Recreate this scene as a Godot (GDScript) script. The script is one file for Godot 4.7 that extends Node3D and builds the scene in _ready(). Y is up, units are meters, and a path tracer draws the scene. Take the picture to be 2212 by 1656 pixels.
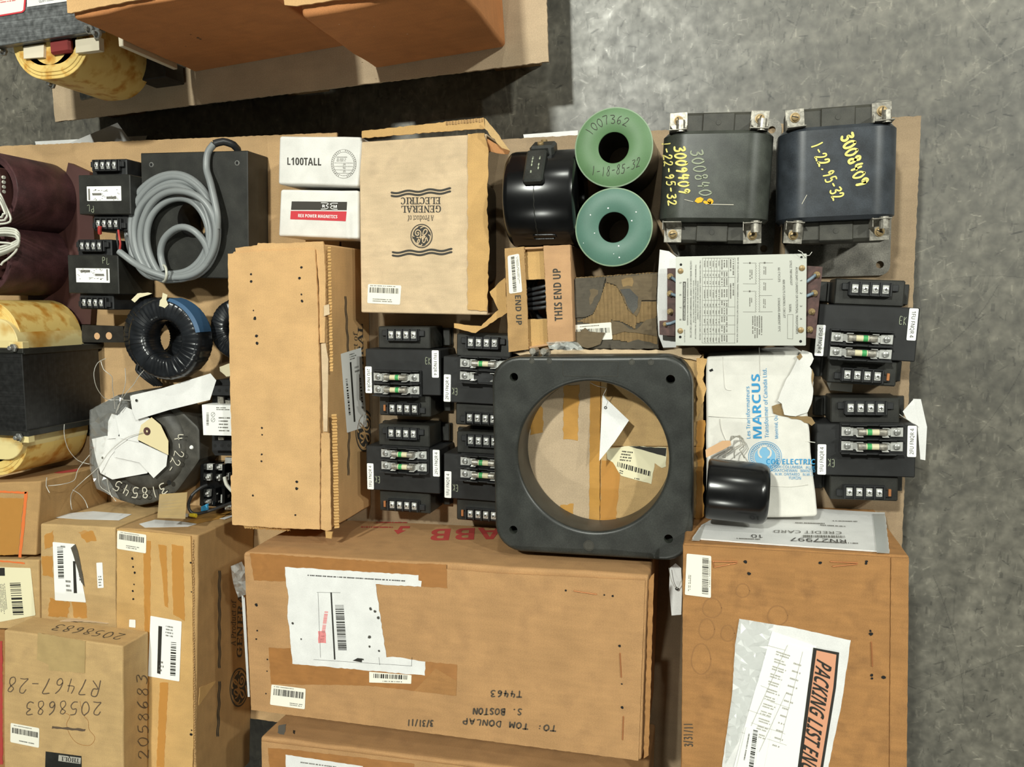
extends Node3D
# A warehouse floor seen from above: pallets covered with cardboard, cartons and electrical transformers.
# Metres, y up. A photo pixel gives a direction only; heights come from the pallets, cartons and parts the things stand on.

const FOCAL := 1700.0
const CAM_H := 1.6
const NADIR := Vector2(1560, 655)
const DECK := 0.130          # top of the pallet boards
const SHEET := 0.135         # top of the cardboard sheets on them

var ax_x: Vector3
var ax_y: Vector3
var ax_z: Vector3
var rng := RandomNumberGenerator.new()
var mats := {}
var tex := {}
var taken := {}
var wob := FastNoiseLite.new()

# crops of the photograph in which coordinates were read: x offset, y offset, scale
const CROPS := {"a": [0, 0, 3.5677], "b": [500, 0, 2.9892], "c": [0, 280, 3.5677], "d": [0, 620, 3.3115], "e": [0, 1060, 2.7786], "f": [480, 480, 2.3658], "g": [560, 240, 3.45], "h": [760, 660, 3.3111], "i": [1060, 220, 4.14], "j": [1400, 200, 3.6867], "k": [1060, 500, 5.52], "l": [1400, 520, 5.53], "m": [1720, 560, 2.9567], "n": [1040, 740, 3.3115], "o": [1480, 720, 3.3125], "p": [480, 1080, 2.1686], "r": [1400, 1080, 2.8742], "s": [1180, 0, 2.1434], "u": [400, 600, 3.1833], "w": [0, 320, 4.872], "x": [1080, 0, 5.5194], "0": [0, 0, 1.0]}


# ---------- picture directions ----------
func set_axes() -> void:
	var n := Vector3((NADIR.x - 1106.0) / FOCAL, (828.0 - NADIR.y) / FOCAL, -1.0).normalized()
	ax_y = -n
	ax_x = (Vector3.RIGHT - n * n.x).normalized()
	ax_z = ax_x.cross(ax_y)


func look(p: Vector2) -> Vector3:
	var d := Vector3((p.x - 1106.0) / FOCAL, (828.0 - p.y) / FOCAL, -1.0)
	return Vector3(d.dot(ax_x), d.dot(ax_y), d.dot(ax_z))


func px(crop: String, x: float, y: float) -> Vector2:
	var c: Array = CROPS[crop]
	return Vector2(c[0] + x / c[2], c[1] + y / c[2])


func at(p: Vector2, h: float) -> Vector3:
	var d := look(p)
	var t := (h - CAM_H) / d.y
	return Vector3(d.x * t, h, d.z * t)


func on(p: Vector2, pl: Plane) -> Vector3:
	var d := look(p)
	var o := Vector3(0, CAM_H, 0)
	return o + d * ((pl.d - pl.normal.dot(o)) / pl.normal.dot(d))


func level(h: float) -> Plane:
	return Plane(Vector3.UP, h)


func pts(crop: String, a: Array) -> Array:
	var r := []
	for i in range(0, a.size(), 2):
		r.append(px(crop, a[i], a[i + 1]))
	return r


# ---------- mesh collector ----------
class Bag:
	var v := PackedVector3Array()
	var n := PackedVector3Array()
	var uv := PackedVector2Array()

	func tri(a: Vector3, b: Vector3, c: Vector3, na: Vector3, nb: Vector3, nc: Vector3) -> void:
		var g := (b - a).cross(c - a)
		if g.length_squared() < 1e-20:
			return
		if g.dot(na + nb + nc) > 0.0:
			v.append_array([a, c, b])
			n.append_array([na, nc, nb])
		else:
			v.append_array([a, b, c])
			n.append_array([na, nb, nc])

	func flat(a: Vector3, b: Vector3, c: Vector3, out: Vector3) -> void:
		var g := (b - a).cross(c - a)
		if g.length_squared() < 1e-20:
			return
		g = g.normalized()
		if g.dot(out) < 0.0:
			g = -g
		tri(a, b, c, g, g, g)

	func quad(a: Vector3, b: Vector3, c: Vector3, d: Vector3, out: Vector3) -> void:
		flat(a, b, c, out)
		flat(a, c, d, out)

	func squad(a: Vector3, b: Vector3, c: Vector3, d: Vector3, na: Vector3, nb: Vector3, nc: Vector3, nd: Vector3) -> void:
		tri(a, b, c, na, nb, nc)
		tri(a, c, d, na, nc, nd)

	func mesh(origin: Vector3) -> ArrayMesh:
		var a := []
		a.resize(Mesh.ARRAY_MAX)
		var w := PackedVector3Array()
		w.resize(v.size())
		for i in v.size():
			w[i] = v[i] - origin
		a[Mesh.ARRAY_VERTEX] = w
		a[Mesh.ARRAY_NORMAL] = n
		if uv.size() == v.size():
			a[Mesh.ARRAY_TEX_UV] = uv
		var m := ArrayMesh.new()
		m.add_surface_from_arrays(Mesh.PRIMITIVE_TRIANGLES, a)
		return m

	# normals shared by all faces that meet within the given angle
	func smooth(deg := 60.0) -> void:
		var sums := {}
		var face := PackedVector3Array()
		for i in range(0, v.size(), 3):
			var g := (v[i + 2] - v[i]).cross(v[i + 1] - v[i])
			face.append(g)
			for k in 3:
				var key := Vector3i((v[i + k] * 20000.0).round())
				if not sums.has(key):
					sums[key] = []
				sums[key].append(g)
		var lim := cos(deg_to_rad(deg))
		for i in v.size():
			var own := face[i / 3]
			var on_ := own.normalized()
			var s := Vector3.ZERO
			for g in sums[Vector3i((v[i] * 20000.0).round())]:
				if g.normalized().dot(on_) > lim:
					s += g
			n[i] = s.normalized() if s.length_squared() > 0 else on_


# ---------- nodes ----------
func numbered(called: String) -> String:
	if not taken.has(called):
		taken[called] = 0
		return called
	taken[called] += 1
	return "%s_%03d" % [called, taken[called]]


func thing(called: String, label: String, category: String, where: Vector3, group := "") -> Node3D:
	var o := Node3D.new()
	o.name = numbered(called)
	add_child(o)
	o.position = where
	o.set_meta("label", label)
	o.set_meta("category", category)
	if group:
		o.set_meta("group", group)
	return o


func origin_of(o: Node) -> Vector3:
	var p := Vector3.ZERO
	while o is Node3D and o != self:
		p += o.position
		o = o.get_parent()
	return p


func part(called: String, b: Bag, m: Material, parent: Node, label := "") -> MeshInstance3D:
	var o := MeshInstance3D.new()
	o.name = called
	o.mesh = b.mesh(origin_of(parent))
	o.material_override = m
	parent.add_child(o, true)
	if label:
		o.set_meta("label", label)
	return o


func struct(called: String, b: Bag, m: Material) -> MeshInstance3D:
	var o := part(called, b, m, self)
	o.set_meta("kind", "structure")
	return o


# ---------- solids ----------
func frame(o: Vector3, yaw := 0.0) -> Transform3D:
	return Transform3D(Basis(Vector3.UP, yaw), o)


# frame with local y along dir
func along(o: Vector3, dir: Vector3, hint := Vector3.UP) -> Transform3D:
	var y := dir.normalized()
	if absf(y.dot(hint)) > 0.98:
		hint = Vector3.RIGHT
	var x := hint.cross(y).normalized()
	return Transform3D(Basis(x, y, x.cross(y)), o)


# chamfered box, centred on xf
func box(b: Bag, xf: Transform3D, s: Vector3, ch := 0.001) -> void:
	var hs := s * 0.5
	ch = minf(ch, minf(hs.x, minf(hs.y, hs.z)) * 0.98)
	var c := func(sx: int, sy: int, sz: int, k: int) -> Vector3:
		var q := Vector3(sx * (hs.x - ch), sy * (hs.y - ch), sz * (hs.z - ch))
		q[k] += ch * [sx, sy, sz][k]
		return xf * q
	for k in 3:
		var i := (k + 1) % 3
		var j := (k + 2) % 3
		for sg in [-1, 1]:
			var q := []
			for uvp in [[-1, -1], [1, -1], [1, 1], [-1, 1]]:
				var e := [0, 0, 0]
				e[k] = sg
				e[i] = uvp[0]
				e[j] = uvp[1]
				q.append(c.call(e[0], e[1], e[2], k))
			var nn := Vector3.ZERO
			nn[k] = sg
			b.quad(q[0], q[1], q[2], q[3], xf.basis * nn)
		# edges along axis k
		for si in [-1, 1]:
			for sj in [-1, 1]:
				var e0 := [0, 0, 0]
				e0[i] = si
				e0[j] = sj
				var e1 := e0.duplicate()
				e0[k] = -1
				e1[k] = 1
				var nn := Vector3.ZERO
				nn[i] = si
				nn[j] = sj
				b.quad(c.call(e0[0], e0[1], e0[2], i), c.call(e1[0], e1[1], e1[2], i), c.call(e1[0], e1[1], e1[2], j), c.call(e0[0], e0[1], e0[2], j), xf.basis * nn)
	for sx in [-1, 1]:
		for sy in [-1, 1]:
			for sz in [-1, 1]:
				b.flat(c.call(sx, sy, sz, 0), c.call(sx, sy, sz, 1), c.call(sx, sy, sz, 2), xf.basis * Vector3(sx, sy, sz))


# surface of revolution about local y; prof = [r, y, r, y ...]
func lathe(b: Bag, xf: Transform3D, prof: Array, seg := 32, closed := false, crease := 40.0) -> void:
	var m := prof.size() / 2
	var p := []
	for i in m:
		p.append(Vector2(prof[2 * i], prof[2 * i + 1]))
	var segs := m if closed else m - 1
	var nr := []
	for i in segs:
		var d: Vector2 = p[(i + 1) % m] - p[i]
		nr.append(Vector2(d.y, -d.x).normalized())
	var area := 0.0
	for i in m:
		var q: Vector2 = p[(i + 1) % m]
		area += p[i].x * q.y - q.x * p[i].y
	var sgn := 1.0 if area >= 0.0 else -1.0
	var lim := cos(deg_to_rad(crease))
	for i in segs:
		var a: Vector2 = p[i]
		var c: Vector2 = p[(i + 1) % m]
		var n0: Vector2 = nr[i]
		var n1: Vector2 = nr[i]
		if (closed or i > 0) and nr[(i - 1 + segs) % segs].dot(nr[i]) > lim:
			n0 = (nr[(i - 1 + segs) % segs] + nr[i]).normalized()
		if (closed or i < segs - 1) and nr[(i + 1) % segs].dot(nr[i]) > lim:
			n1 = (nr[(i + 1) % segs] + nr[i]).normalized()
		for k in seg:
			var t0 := TAU * k / seg
			var t1 := TAU * (k + 1) / seg
			var d0 := Vector3(cos(t0), 0, sin(t0))
			var d1 := Vector3(cos(t1), 0, sin(t1))
			var up := Vector3.UP
			b.squad(xf * (d0 * a.x + up * a.y), xf * (d1 * a.x + up * a.y), xf * (d1 * c.x + up * c.y), xf * (d0 * c.x + up * c.y),
				xf.basis * (d0 * n0.x + up * n0.y) * sgn, xf.basis * (d1 * n0.x + up * n0.y) * sgn, xf.basis * (d1 * n1.x + up * n1.y) * sgn, xf.basis * (d0 * n1.x + up * n1.y) * sgn)


# closed cylinder along local y with rounded rims
func cyl(b: Bag, xf: Transform3D, r: float, h: float, rim := 0.001, seg := 24) -> void:
	lathe(b, xf, [0, 0, r - rim, 0, r, rim, r, h - rim, r - rim, h, 0, h], seg)


func tube(b: Bag, p: Array, r: float, seg := 8, closed := false) -> void:
	var m := p.size()
	var fx := Vector3.ZERO
	var rings := []
	for i in m:
		var t: Vector3
		if closed:
			t = p[(i + 1) % m] - p[(i - 1 + m) % m]
		else:
			t = p[mini(i + 1, m - 1)] - p[maxi(i - 1, 0)]
		t = t.normalized()
		if fx == Vector3.ZERO:
			fx = t.cross(Vector3.UP if absf(t.y) < 0.9 else Vector3.RIGHT).normalized()
		else:
			fx = (fx - t * fx.dot(t)).normalized()
		var fy := t.cross(fx)
		var ring := []
		for k in seg:
			var a := TAU * k / seg
			ring.append(fx * cos(a) + fy * sin(a))
		rings.append(ring)
	for i in (m if closed else m - 1):
		var j := (i + 1) % m
		for k in seg:
			var l := (k + 1) % seg
			b.squad(p[i] + rings[i][k] * r, p[i] + rings[i][l] * r, p[j] + rings[j][l] * r, p[j] + rings[j][k] * r, rings[i][k], rings[i][l], rings[j][l], rings[j][k])
	if not closed:
		for e in [0, m - 1]:
			var out: Vector3 = (p[0] - p[1]) if e == 0 else (p[m - 1] - p[m - 2])
			for k in range(1, seg - 1):
				b.flat(p[e] + rings[e][0] * r, p[e] + rings[e][k] * r, p[e] + rings[e][k + 1] * r, out)


# smooth curve through the given points
func curve(p: Array, step := 0.006) -> Array:
	var r := []
	for i in p.size() - 1:
		var p0: Vector3 = p[maxi(i - 1, 0)]
		var p1: Vector3 = p[i]
		var p2: Vector3 = p[i + 1]
		var p3: Vector3 = p[mini(i + 2, p.size() - 1)]
		var k := maxi(1, int(p1.distance_to(p2) / step))
		for j in k:
			r.append(p1.cubic_interpolate(p2, p0, p3, float(j) / k))
	r.append(p[-1])
	return r


func curve2(p: Array, n := 6) -> Array:
	var r := []
	for i in p.size() - 1:
		for j in n:
			r.append(p[i].cubic_interpolate(p[i + 1], p[maxi(i - 1, 0)], p[mini(i + 2, p.size() - 1)], float(j) / n))
	r.append(p[-1])
	return r


func outline_normals(poly: PackedVector2Array) -> PackedVector2Array:
	var area := 0.0
	var m := poly.size()
	for i in m:
		area += poly[i].cross(poly[(i + 1) % m])
	var r := PackedVector2Array()
	for i in m:
		var d0 := (poly[i] - poly[(i - 1 + m) % m]).normalized()
		var d1 := (poly[(i + 1) % m] - poly[i]).normalized()
		var q := Vector2(d0.y, -d0.x) + Vector2(d1.y, -d1.x)
		q = q.normalized() / maxf(0.4, q.length() * 0.5)
		r.append(q if area > 0 else -q)
	return r


# polygon (x, z of the frame) from y 0 to h, chamfered edges
func slab(b: Bag, xf: Transform3D, poly: PackedVector2Array, h: float, ch := 0.0, round_sides := false) -> void:
	var nn := outline_normals(poly)
	var m := poly.size()
	var inner := PackedVector2Array()
	for i in m:
		inner.append(poly[i] - nn[i] * ch)
	var f := func(q: Vector2, y: float) -> Vector3: return xf * Vector3(q.x, y, q.y)
	var big := PackedVector2Array()
	for q in inner:
		big.append(q * 2000.0)
	var t := Geometry2D.triangulate_polygon(big)
	if t.is_empty():
		print("no cap for an outline of ", inner.size())
	for i in range(0, t.size(), 3):
		b.flat(f.call(inner[t[i]], h), f.call(inner[t[i + 1]], h), f.call(inner[t[i + 2]], h), xf.basis.y)
		b.flat(f.call(inner[t[i]], 0), f.call(inner[t[i + 1]], 0), f.call(inner[t[i + 2]], 0), -xf.basis.y)
	for i in m:
		var j := (i + 1) % m
		var mid: Vector2 = (nn[i] + nn[j]) * 0.5
		var o := xf.basis * Vector3(mid.x, 0, mid.y)
		if round_sides:
			var ni := (xf.basis * Vector3(nn[i].x, 0, nn[i].y)).normalized()
			var nj := (xf.basis * Vector3(nn[j].x, 0, nn[j].y)).normalized()
			b.squad(f.call(poly[i], ch), f.call(poly[j], ch), f.call(poly[j], h - ch), f.call(poly[i], h - ch), ni, nj, nj, ni)
		else:
			b.quad(f.call(poly[i], ch), f.call(poly[j], ch), f.call(poly[j], h - ch), f.call(poly[i], h - ch), o)
		if ch > 0:
			b.quad(f.call(poly[i], h - ch), f.call(poly[j], h - ch), f.call(inner[j], h), f.call(inner[i], h), o + xf.basis.y)
			b.quad(f.call(poly[i], ch), f.call(poly[j], ch), f.call(inner[j], 0), f.call(inner[i], 0), o - xf.basis.y)


func round_rect(w: float, d: float, r: float, k := 6) -> PackedVector2Array:
	var p := PackedVector2Array()
	for c in [[1, 1, 0.0], [-1, 1, 90.0], [-1, -1, 180.0], [1, -1, 270.0]]:
		for i in k + 1:
			var a := deg_to_rad(c[2] + 90.0 * i / k)
			p.append(Vector2(c[0] * (w / 2 - r) + cos(a) * r, c[1] * (d / 2 - r) + sin(a) * r))
	return p


func circle(r: float, k := 32, c := Vector2.ZERO) -> PackedVector2Array:
	var p := PackedVector2Array()
	for i in k:
		p.append(c + Vector2(cos(TAU * i / k), sin(TAU * i / k)) * r)
	return p


# soft-edged carton body: top corners (back-left, back-right, front-right, front-left), down to y0
func carton_body(q: Array, y0: float, r := 0.004, amp := 0.0012, sub := 14, seed_ := 1) -> Bag:
	var w: float = (q[0].distance_to(q[1]) + q[3].distance_to(q[2])) / 2
	var d: float = (q[0].distance_to(q[3]) + q[1].distance_to(q[2])) / 2
	var y1: float = q[0].y
	var half := Vector3(w, y1 - y0, d) / 2
	var b := Bag.new()
	var place := func(c: Vector3) -> Vector3:
		var inn := c.clamp(-(half - Vector3.ONE * r), half - Vector3.ONE * r)
		var dd := c - inn
		var p := inn + (dd.normalized() * r if dd.length() > 1e-9 else Vector3.ZERO)
		var u := p.x / w + 0.5
		var t := p.z / d + 0.5
		var top: Vector3 = q[0].lerp(q[1], u).lerp(q[3].lerp(q[2], u), t)
		var g := Vector3(top.x, y0 + p.y + half.y, top.z)
		var sd := float(seed_) * 7.3
		var fade := clampf((g.y - y0) / 0.03, 0.0, 1.0)
		var away := half - p.abs()
		var e1 := [away.x, away.y, away.z]
		e1.sort()
		var s := Vector3(wob.get_noise_3d(g.x * 60 + sd, g.y * 60, g.z * 60), wob.get_noise_3d(g.x * 60, g.y * 60 + sd, g.z * 60 + 50), wob.get_noise_3d(g.x * 60 + 90, g.y * 60, g.z * 60 + sd)) * amp * fade
		# panels stay flat, edges wander
		return g + s * (1.0 - smoothstep(0.006, 0.02, e1[1]))
	var steps := func(len_: float) -> Array:
		var s := [0.0, r * 0.33 / len_, r * 0.67 / len_, r / len_]
		var k := maxi(2, int(len_ / (0.5 / sub)))
		for i in range(1, k):
			s.append(lerpf(r / len_, 1.0 - r / len_, float(i) / k))
		s.append_array([1.0 - r / len_, 1.0 - r * 0.67 / len_, 1.0 - r * 0.33 / len_, 1.0])
		return s
	for f in [[0, 1, 2, 1], [0, 1, 2, -1], [1, 2, 0, 1], [1, 2, 0, -1], [2, 0, 1, 1], [2, 0, 1, -1]]:
		var i: int = f[0]
		var j: int = f[1]
		var k: int = f[2]
		var si: Array = steps.call(half[i] * 2)
		var sj: Array = steps.call(half[j] * 2)
		var o := Vector3.ZERO
		o[k] = f[3]
		var rows := []
		for a in si:
			var row := []
			for c in sj:
				var e := Vector3.ZERO
				e[i] = (a - 0.5) * 2 * half[i]
				e[j] = (c - 0.5) * 2 * half[j]
				e[k] = f[3] * half[k]
				row.append(place.call(e))
			rows.append(row)
		for a in si.size() - 1:
			for c in sj.size() - 1:
				var cen: Vector3 = rows[a][c]
				var sgn := Vector3.ZERO
				sgn[k] = f[3]
				b.quad(cen, rows[a + 1][c], rows[a + 1][c + 1], rows[a][c + 1], sgn)
	b.smooth(75.0)
	return b


# flat or bent sheet lying on a plane: polygon of pixels, thickness t, raised by lift
func patch(b: Bag, poly_px: Array, pl: Plane, t := 0.0004, lift := 0.0003, ragged := 0.0, seed_ := 1) -> void:
	var w := []
	for p in poly_px:
		w.append(on(p, pl))
	patch3(b, w, pl.normal, t, lift, ragged, seed_)


func patch3(b: Bag, w: Array, nrm: Vector3, t := 0.0004, lift := 0.0003, ragged := 0.0, seed_ := 1) -> void:
	var x: Vector3 = (w[1] - w[0]).normalized()
	x = (x - nrm * x.dot(nrm)).normalized()
	var z := x.cross(nrm)
	var xf := Transform3D(Basis(x, nrm, z), w[0] + nrm * lift)
	var inv := xf.affine_inverse()
	var poly := PackedVector2Array()
	var r := RandomNumberGenerator.new()
	r.seed = seed_ * 97 + 3
	for i in w.size():
		var a: Vector3 = inv * w[i]
		var c: Vector3 = inv * w[(i + 1) % w.size()]
		var a2 := Vector2(a.x, a.z)
		var c2 := Vector2(c.x, c.z)
		poly.append(a2)
		if ragged > 0:
			var k := int(a2.distance_to(c2) / 0.006)
			var nn := (c2 - a2).orthogonal().normalized()
			for j in range(1, k):
				poly.append(a2.lerp(c2, float(j) / k) + nn * r.randf_range(-ragged, ragged))
	slab(b, xf, poly, t, 0.0)


func rounded(p: Array, rad_px: float, k := 3) -> Array:
	var r := []
	var m := p.size()
	for i in m:
		var a: Vector2 = p[i]
		var d0: Vector2 = (p[(i - 1 + m) % m] - a).normalized() * rad_px
		var d1: Vector2 = (p[(i + 1) % m] - a).normalized() * rad_px
		for j in k + 1:
			var t := float(j) / k
			r.append((a + d0).lerp(a, t).lerp(a.lerp(a + d1, t), t))
	return r


# ---------- print ----------
# ribbon along a polyline of world points lying on a surface with normal nrm
func ribbon(b: Bag, p: Array, wid: float, nrm: Vector3, lift := 0.0005) -> void:
	if p.size() < 2:
		return
	var l := []
	var r := []
	for i in p.size():
		var t: Vector3 = (p[mini(i + 1, p.size() - 1)] - p[maxi(i - 1, 0)]).normalized()
		var s := t.cross(nrm).normalized() * wid * 0.5
		l.append(p[i] + s + nrm * lift)
		r.append(p[i] - s + nrm * lift)
	for i in p.size() - 1:
		b.quad(l[i], l[i + 1], r[i + 1], r[i], nrm)
	for e in [[0, p[0] - p[1]], [p.size() - 1, p[-1] - p[-2]]]:
		var d: Vector3 = e[1].normalized() * wid * 0.5
		b.flat(l[e[0]], r[e[0]], p[e[0]] + d + nrm * lift, nrm)


# letters: a = start of the baseline, c = its end, u = top of the first letter (pixels on the plane)
func print_text(parent: Node, s: String, pl: Plane, a: Vector2, c: Vector2, u: Vector2, m: Material, face := "sans", called := "lettering", lift := 0.0005) -> void:
	var A := on(a, pl)
	var B := Bag.new()
	text_bag(B, s, A, on(c, pl) - A, on(u, pl) - A, pl.normal, face, lift)
	part(called, B, m, parent)


var fonts := {}
func text_bag(B: Bag, s: String, A: Vector3, along_: Vector3, up: Vector3, nrm: Vector3, face := "sans", lift := 0.0005) -> void:
	if not fonts.has(face):
		var f := SystemFont.new()
		f.font_names = PackedStringArray([{"sans": "Droid Sans", "bold": "Droid Sans", "serif": "Droid Serif", "italic": "Droid Serif", "mono": "Droid Sans Mono"}[face]])
		if face == "bold" or face == "serif":
			f.font_weight = 700
		if face == "italic":
			f.font_italic = true
		fonts[face] = f
	var t := TextMesh.new()
	t.font = fonts[face]
	t.text = s
	t.font_size = 48
	t.pixel_size = 0.01
	t.depth = 0.0
	t.curve_step = 3.0
	t.horizontal_alignment = HORIZONTAL_ALIGNMENT_LEFT
	t.vertical_alignment = VERTICAL_ALIGNMENT_TOP
	var arr := t.get_mesh_arrays()
	var v: PackedVector3Array = arr[Mesh.ARRAY_VERTEX]
	var ix: PackedInt32Array = arr[Mesh.ARRAY_INDEX] if arr[Mesh.ARRAY_INDEX] != null else PackedInt32Array(range(v.size()))
	var lo := Vector2(1e9, 1e9)
	var hi := -lo
	for p in v:
		lo = lo.min(Vector2(p.x, p.y))
		hi = hi.max(Vector2(p.x, p.y))
	# cap height: top of the box; baseline guessed from a capital
	var base := lo.y
	if s.contains("Q") or s.contains("g") or s.contains("p") or s.contains("y") or s.contains(",") or s.contains("f") and face == "italic":
		base = lo.y + (hi.y - lo.y) * 0.2
	var sc := Vector2(1.0 / maxf(hi.x - lo.x, 1e-6), 1.0 / maxf(hi.y - base, 1e-6))
	for i in range(0, ix.size(), 3):
		var q := []
		for k in 3:
			var p := v[ix[i + k]]
			q.append(A + along_ * ((p.x - lo.x) * sc.x) + up * ((p.y - base) * sc.y) + nrm * lift)
		B.flat(q[0], q[1], q[2], nrm)


const STROKES := {
	"0": [[.5, 1, .15, .75, .1, .35, .4, 0, .75, .15, .9, .55, .75, .9, .5, 1]], "1": [[.45, 1, .5, .5, .45, 0]], "2": [[.1, .75, .3, 1, .7, .95, .75, .7, .45, .35, .1, .03, .5, .06, .95, .02]],
	"3": [[.15, .95, .7, .98, .8, .8, .4, .55, .8, .45, .85, .15, .5, 0, .12, .08]], "4": [[.3, 1, .15, .5, .85, .45], [.7, .85, .65, .4, .62, 0]], "5": [[.85, 1, .3, .97, .25, .58, .65, .6, .85, .3, .6, .03, .15, .05]],
	"6": [[.7, 1, .3, .7, .15, .25, .4, 0, .75, .12, .72, .4, .4, .42, .2, .25]], "7": [[.1, .97, .8, 1, .55, .5, .4, 0]], "8": [[.6, .55, .2, .75, .4, 1, .75, .9, .65, .65, .2, .3, .35, 0, .75, .05, .8, .35, .6, .55]],
	"9": [[.8, .75, .5, 1, .2, .8, .35, .55, .8, .7, .7, .3, .55, 0]], "-": [[.2, .45, .8, .48]], ".": [[.4, .05, .55, .08]], "/": [[.75, 1.05, .25, -.05]], ":": [[.45, .2, .5, .25], [.45, .65, .5, .7]],
	"T": [[.05, .97, .95, 1], [.5, .98, .48, 0]], "O": [[.5, 1, .1, .7, .15, .2, .5, 0, .9, .3, .85, .8, .5, 1]], "M": [[.05, 0, .15, 1, .5, .3, .85, 1, .95, 0]], "D": [[.15, 0, .18, 1, .7, .85, .9, .45, .6, .05, .15, 0]],
	"U": [[.1, 1, .12, .3, .45, 0, .85, .25, .9, 1]], "N": [[.1, 0, .12, 1, .85, .05, .9, 1]], "L": [[.2, 1, .15, .02, .85, .05]], "A": [[.05, 0, .45, 1, .9, 0], [.2, .38, .75, .38]], "P": [[.2, 0, .15, 1, .75, .95, .8, .6, .2, .48]],
	"S": [[.85, .9, .5, 1, .2, .8, .5, .52, .85, .3, .6, .02, .1, .1]], "B": [[.15, 0, .15, 1, .65, .97, .7, .65, .2, .52, .8, .4, .8, .1, .15, 0]], "R": [[.15, 0, .18, 1, .75, .95, .7, .55, .2, .5, .9, 0]], "K": [[.2, 1, .15, 0], [.85, 1, .2, .5, .9, 0]],
	"E": [[.85, 1, .2, .97, .18, .02, .85, .03], [.2, .5, .7, .52]], "H": [[.15, 1, .15, 0], [.85, 1, .85, 0], [.15, .5, .85, .5]], "X": [[.1, 1, .9, 0], [.9, 1, .1, 0]],
}


# handwriting along the baseline a..c with letter tops at u, in strokes of width wid
func write_hand(parent: Node, s: String, pl: Plane, a: Vector2, c: Vector2, u: Vector2, m: Material, wid := 0.0024, called := "handwriting") -> void:
	var b := Bag.new()
	var A := on(a, pl)
	hand_bag(b, s, func(p: Vector2) -> Vector3: return A + (on(c, pl) - A) * p.x + (on(u, pl) - A) * p.y, pl.normal, wid, hash(s))
	part(called, b, m, parent)


func hand_bag(b: Bag, s: String, f: Callable, nrm: Vector3, wid: float, seed_: int, lift := 0.0006) -> void:
	var r := RandomNumberGenerator.new()
	r.seed = seed_
	var n := s.length()
	for i in n:
		if not STROKES.has(s[i]):
			continue
		var jy := r.randf_range(-.07, .07)
		for st in STROKES[s[i]]:
			var q := []
			for k in range(0, st.size(), 2):
				q.append(Vector2(st[k] + r.randf_range(-.03, .03), st[k + 1] + jy + r.randf_range(-.03, .03)))
			var w := []
			for p in curve2(q, 5):
				w.append(f.call(Vector2((i + 0.1 + p.x * 0.78) / n, p.y)))
			ribbon(b, w, wid * r.randf_range(0.85, 1.15), nrm, lift)


# bars from a to c (pixels), bars reach from that line to the line through u
func bars(b: Bag, pl: Plane, a: Vector2, c: Vector2, u: Vector2, n := 46, lift := 0.0007, seed_ := 1) -> void:
	var r := RandomNumberGenerator.new()
	r.seed = seed_ + 11
	var A := on(a, pl) + pl.normal * lift
	var X := on(c, pl) + pl.normal * lift - A
	var U := on(u, pl) + pl.normal * lift - A
	var t := 0.0
	var unit := 1.0 / (n * 2.0)
	while t < 1.0 - unit:
		var w: float = unit * [1.0, 1.0, 2.0, 3.0][r.randi() % 4] * 0.9
		w = minf(w, 1.0 - t)
		b.quad(A + X * t, A + X * (t + w), A + X * (t + w) + U, A + X * t + U, pl.normal)
		t += w + unit * [1.0, 1.0, 2.0][r.randi() % 3]


# rows of unreadable small print
func fine_print(b: Bag, pl: Plane, a: Vector2, c: Vector2, u: Vector2, rows := 2, lift := 0.0007, seed_ := 1, fill := 0.8) -> void:
	var r := RandomNumberGenerator.new()
	r.seed = seed_ + 5
	var A := on(a, pl) + pl.normal * lift
	var X := on(c, pl) + pl.normal * lift - A
	var U := on(u, pl) + pl.normal * lift - A
	var len_ := X.length()
	for k in rows:
		var y0 := (k + 0.25) / rows
		var y1 := (k + 0.72) / rows
		var t := r.randf_range(0.0, 0.05)
		var end := r.randf_range(fill * 0.7, fill)
		while t < end:
			var w := r.randf_range(0.0008, 0.0022) / len_
			b.quad(A + X * t + U * y0, A + X * (t + w) + U * y0, A + X * (t + w) + U * y1, A + X * t + U * y1, pl.normal)
			t += w + r.randf_range(0.0003, 0.0007) / len_
			if r.randf() < 0.15:
				t += 0.0015 / len_


# paper label with a bar code: quad of pixels (corner order: text start-top, along, ...), code band given in shares of the quad
func sticker(parent: Node, q: Array, pl: Plane, bar := [0.08, 0.9, 0.12, 0.5], prints := [], called := "bar_code_label", lift := 0.0004, m: Material = null, rad := 3.0, n := 40) -> MeshInstance3D:
	var b := Bag.new()
	patch(b, rounded(q, rad), pl, 0.0003, lift)
	var o := part(called, b, m if m else mats.label, parent)
	var f := func(x: float, y: float) -> Vector2: return q[0].lerp(q[1], x).lerp(q[3].lerp(q[2], x), y)
	if bar.size():
		var bb := Bag.new()
		bars(bb, pl, f.call(bar[0], bar[2]), f.call(bar[1], bar[2]), f.call(bar[0], bar[3]), n, lift + 0.0005, int(q[0].x * 7 + q[0].y))
		part("bar_code", bb, mats.ink, o)
	if prints.size():
		var bb := Bag.new()
		for p in prints:
			fine_print(bb, pl, f.call(p[0], p[2]), f.call(p[1], p[2]), f.call(p[0], p[3]), p[4], lift + 0.0005, int(q[0].x * 3 + p[2] * 50), 0.95)
		part("small_print", bb, mats.ink_grey, o).set_meta("kind", "stuff")
	return o


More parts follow.
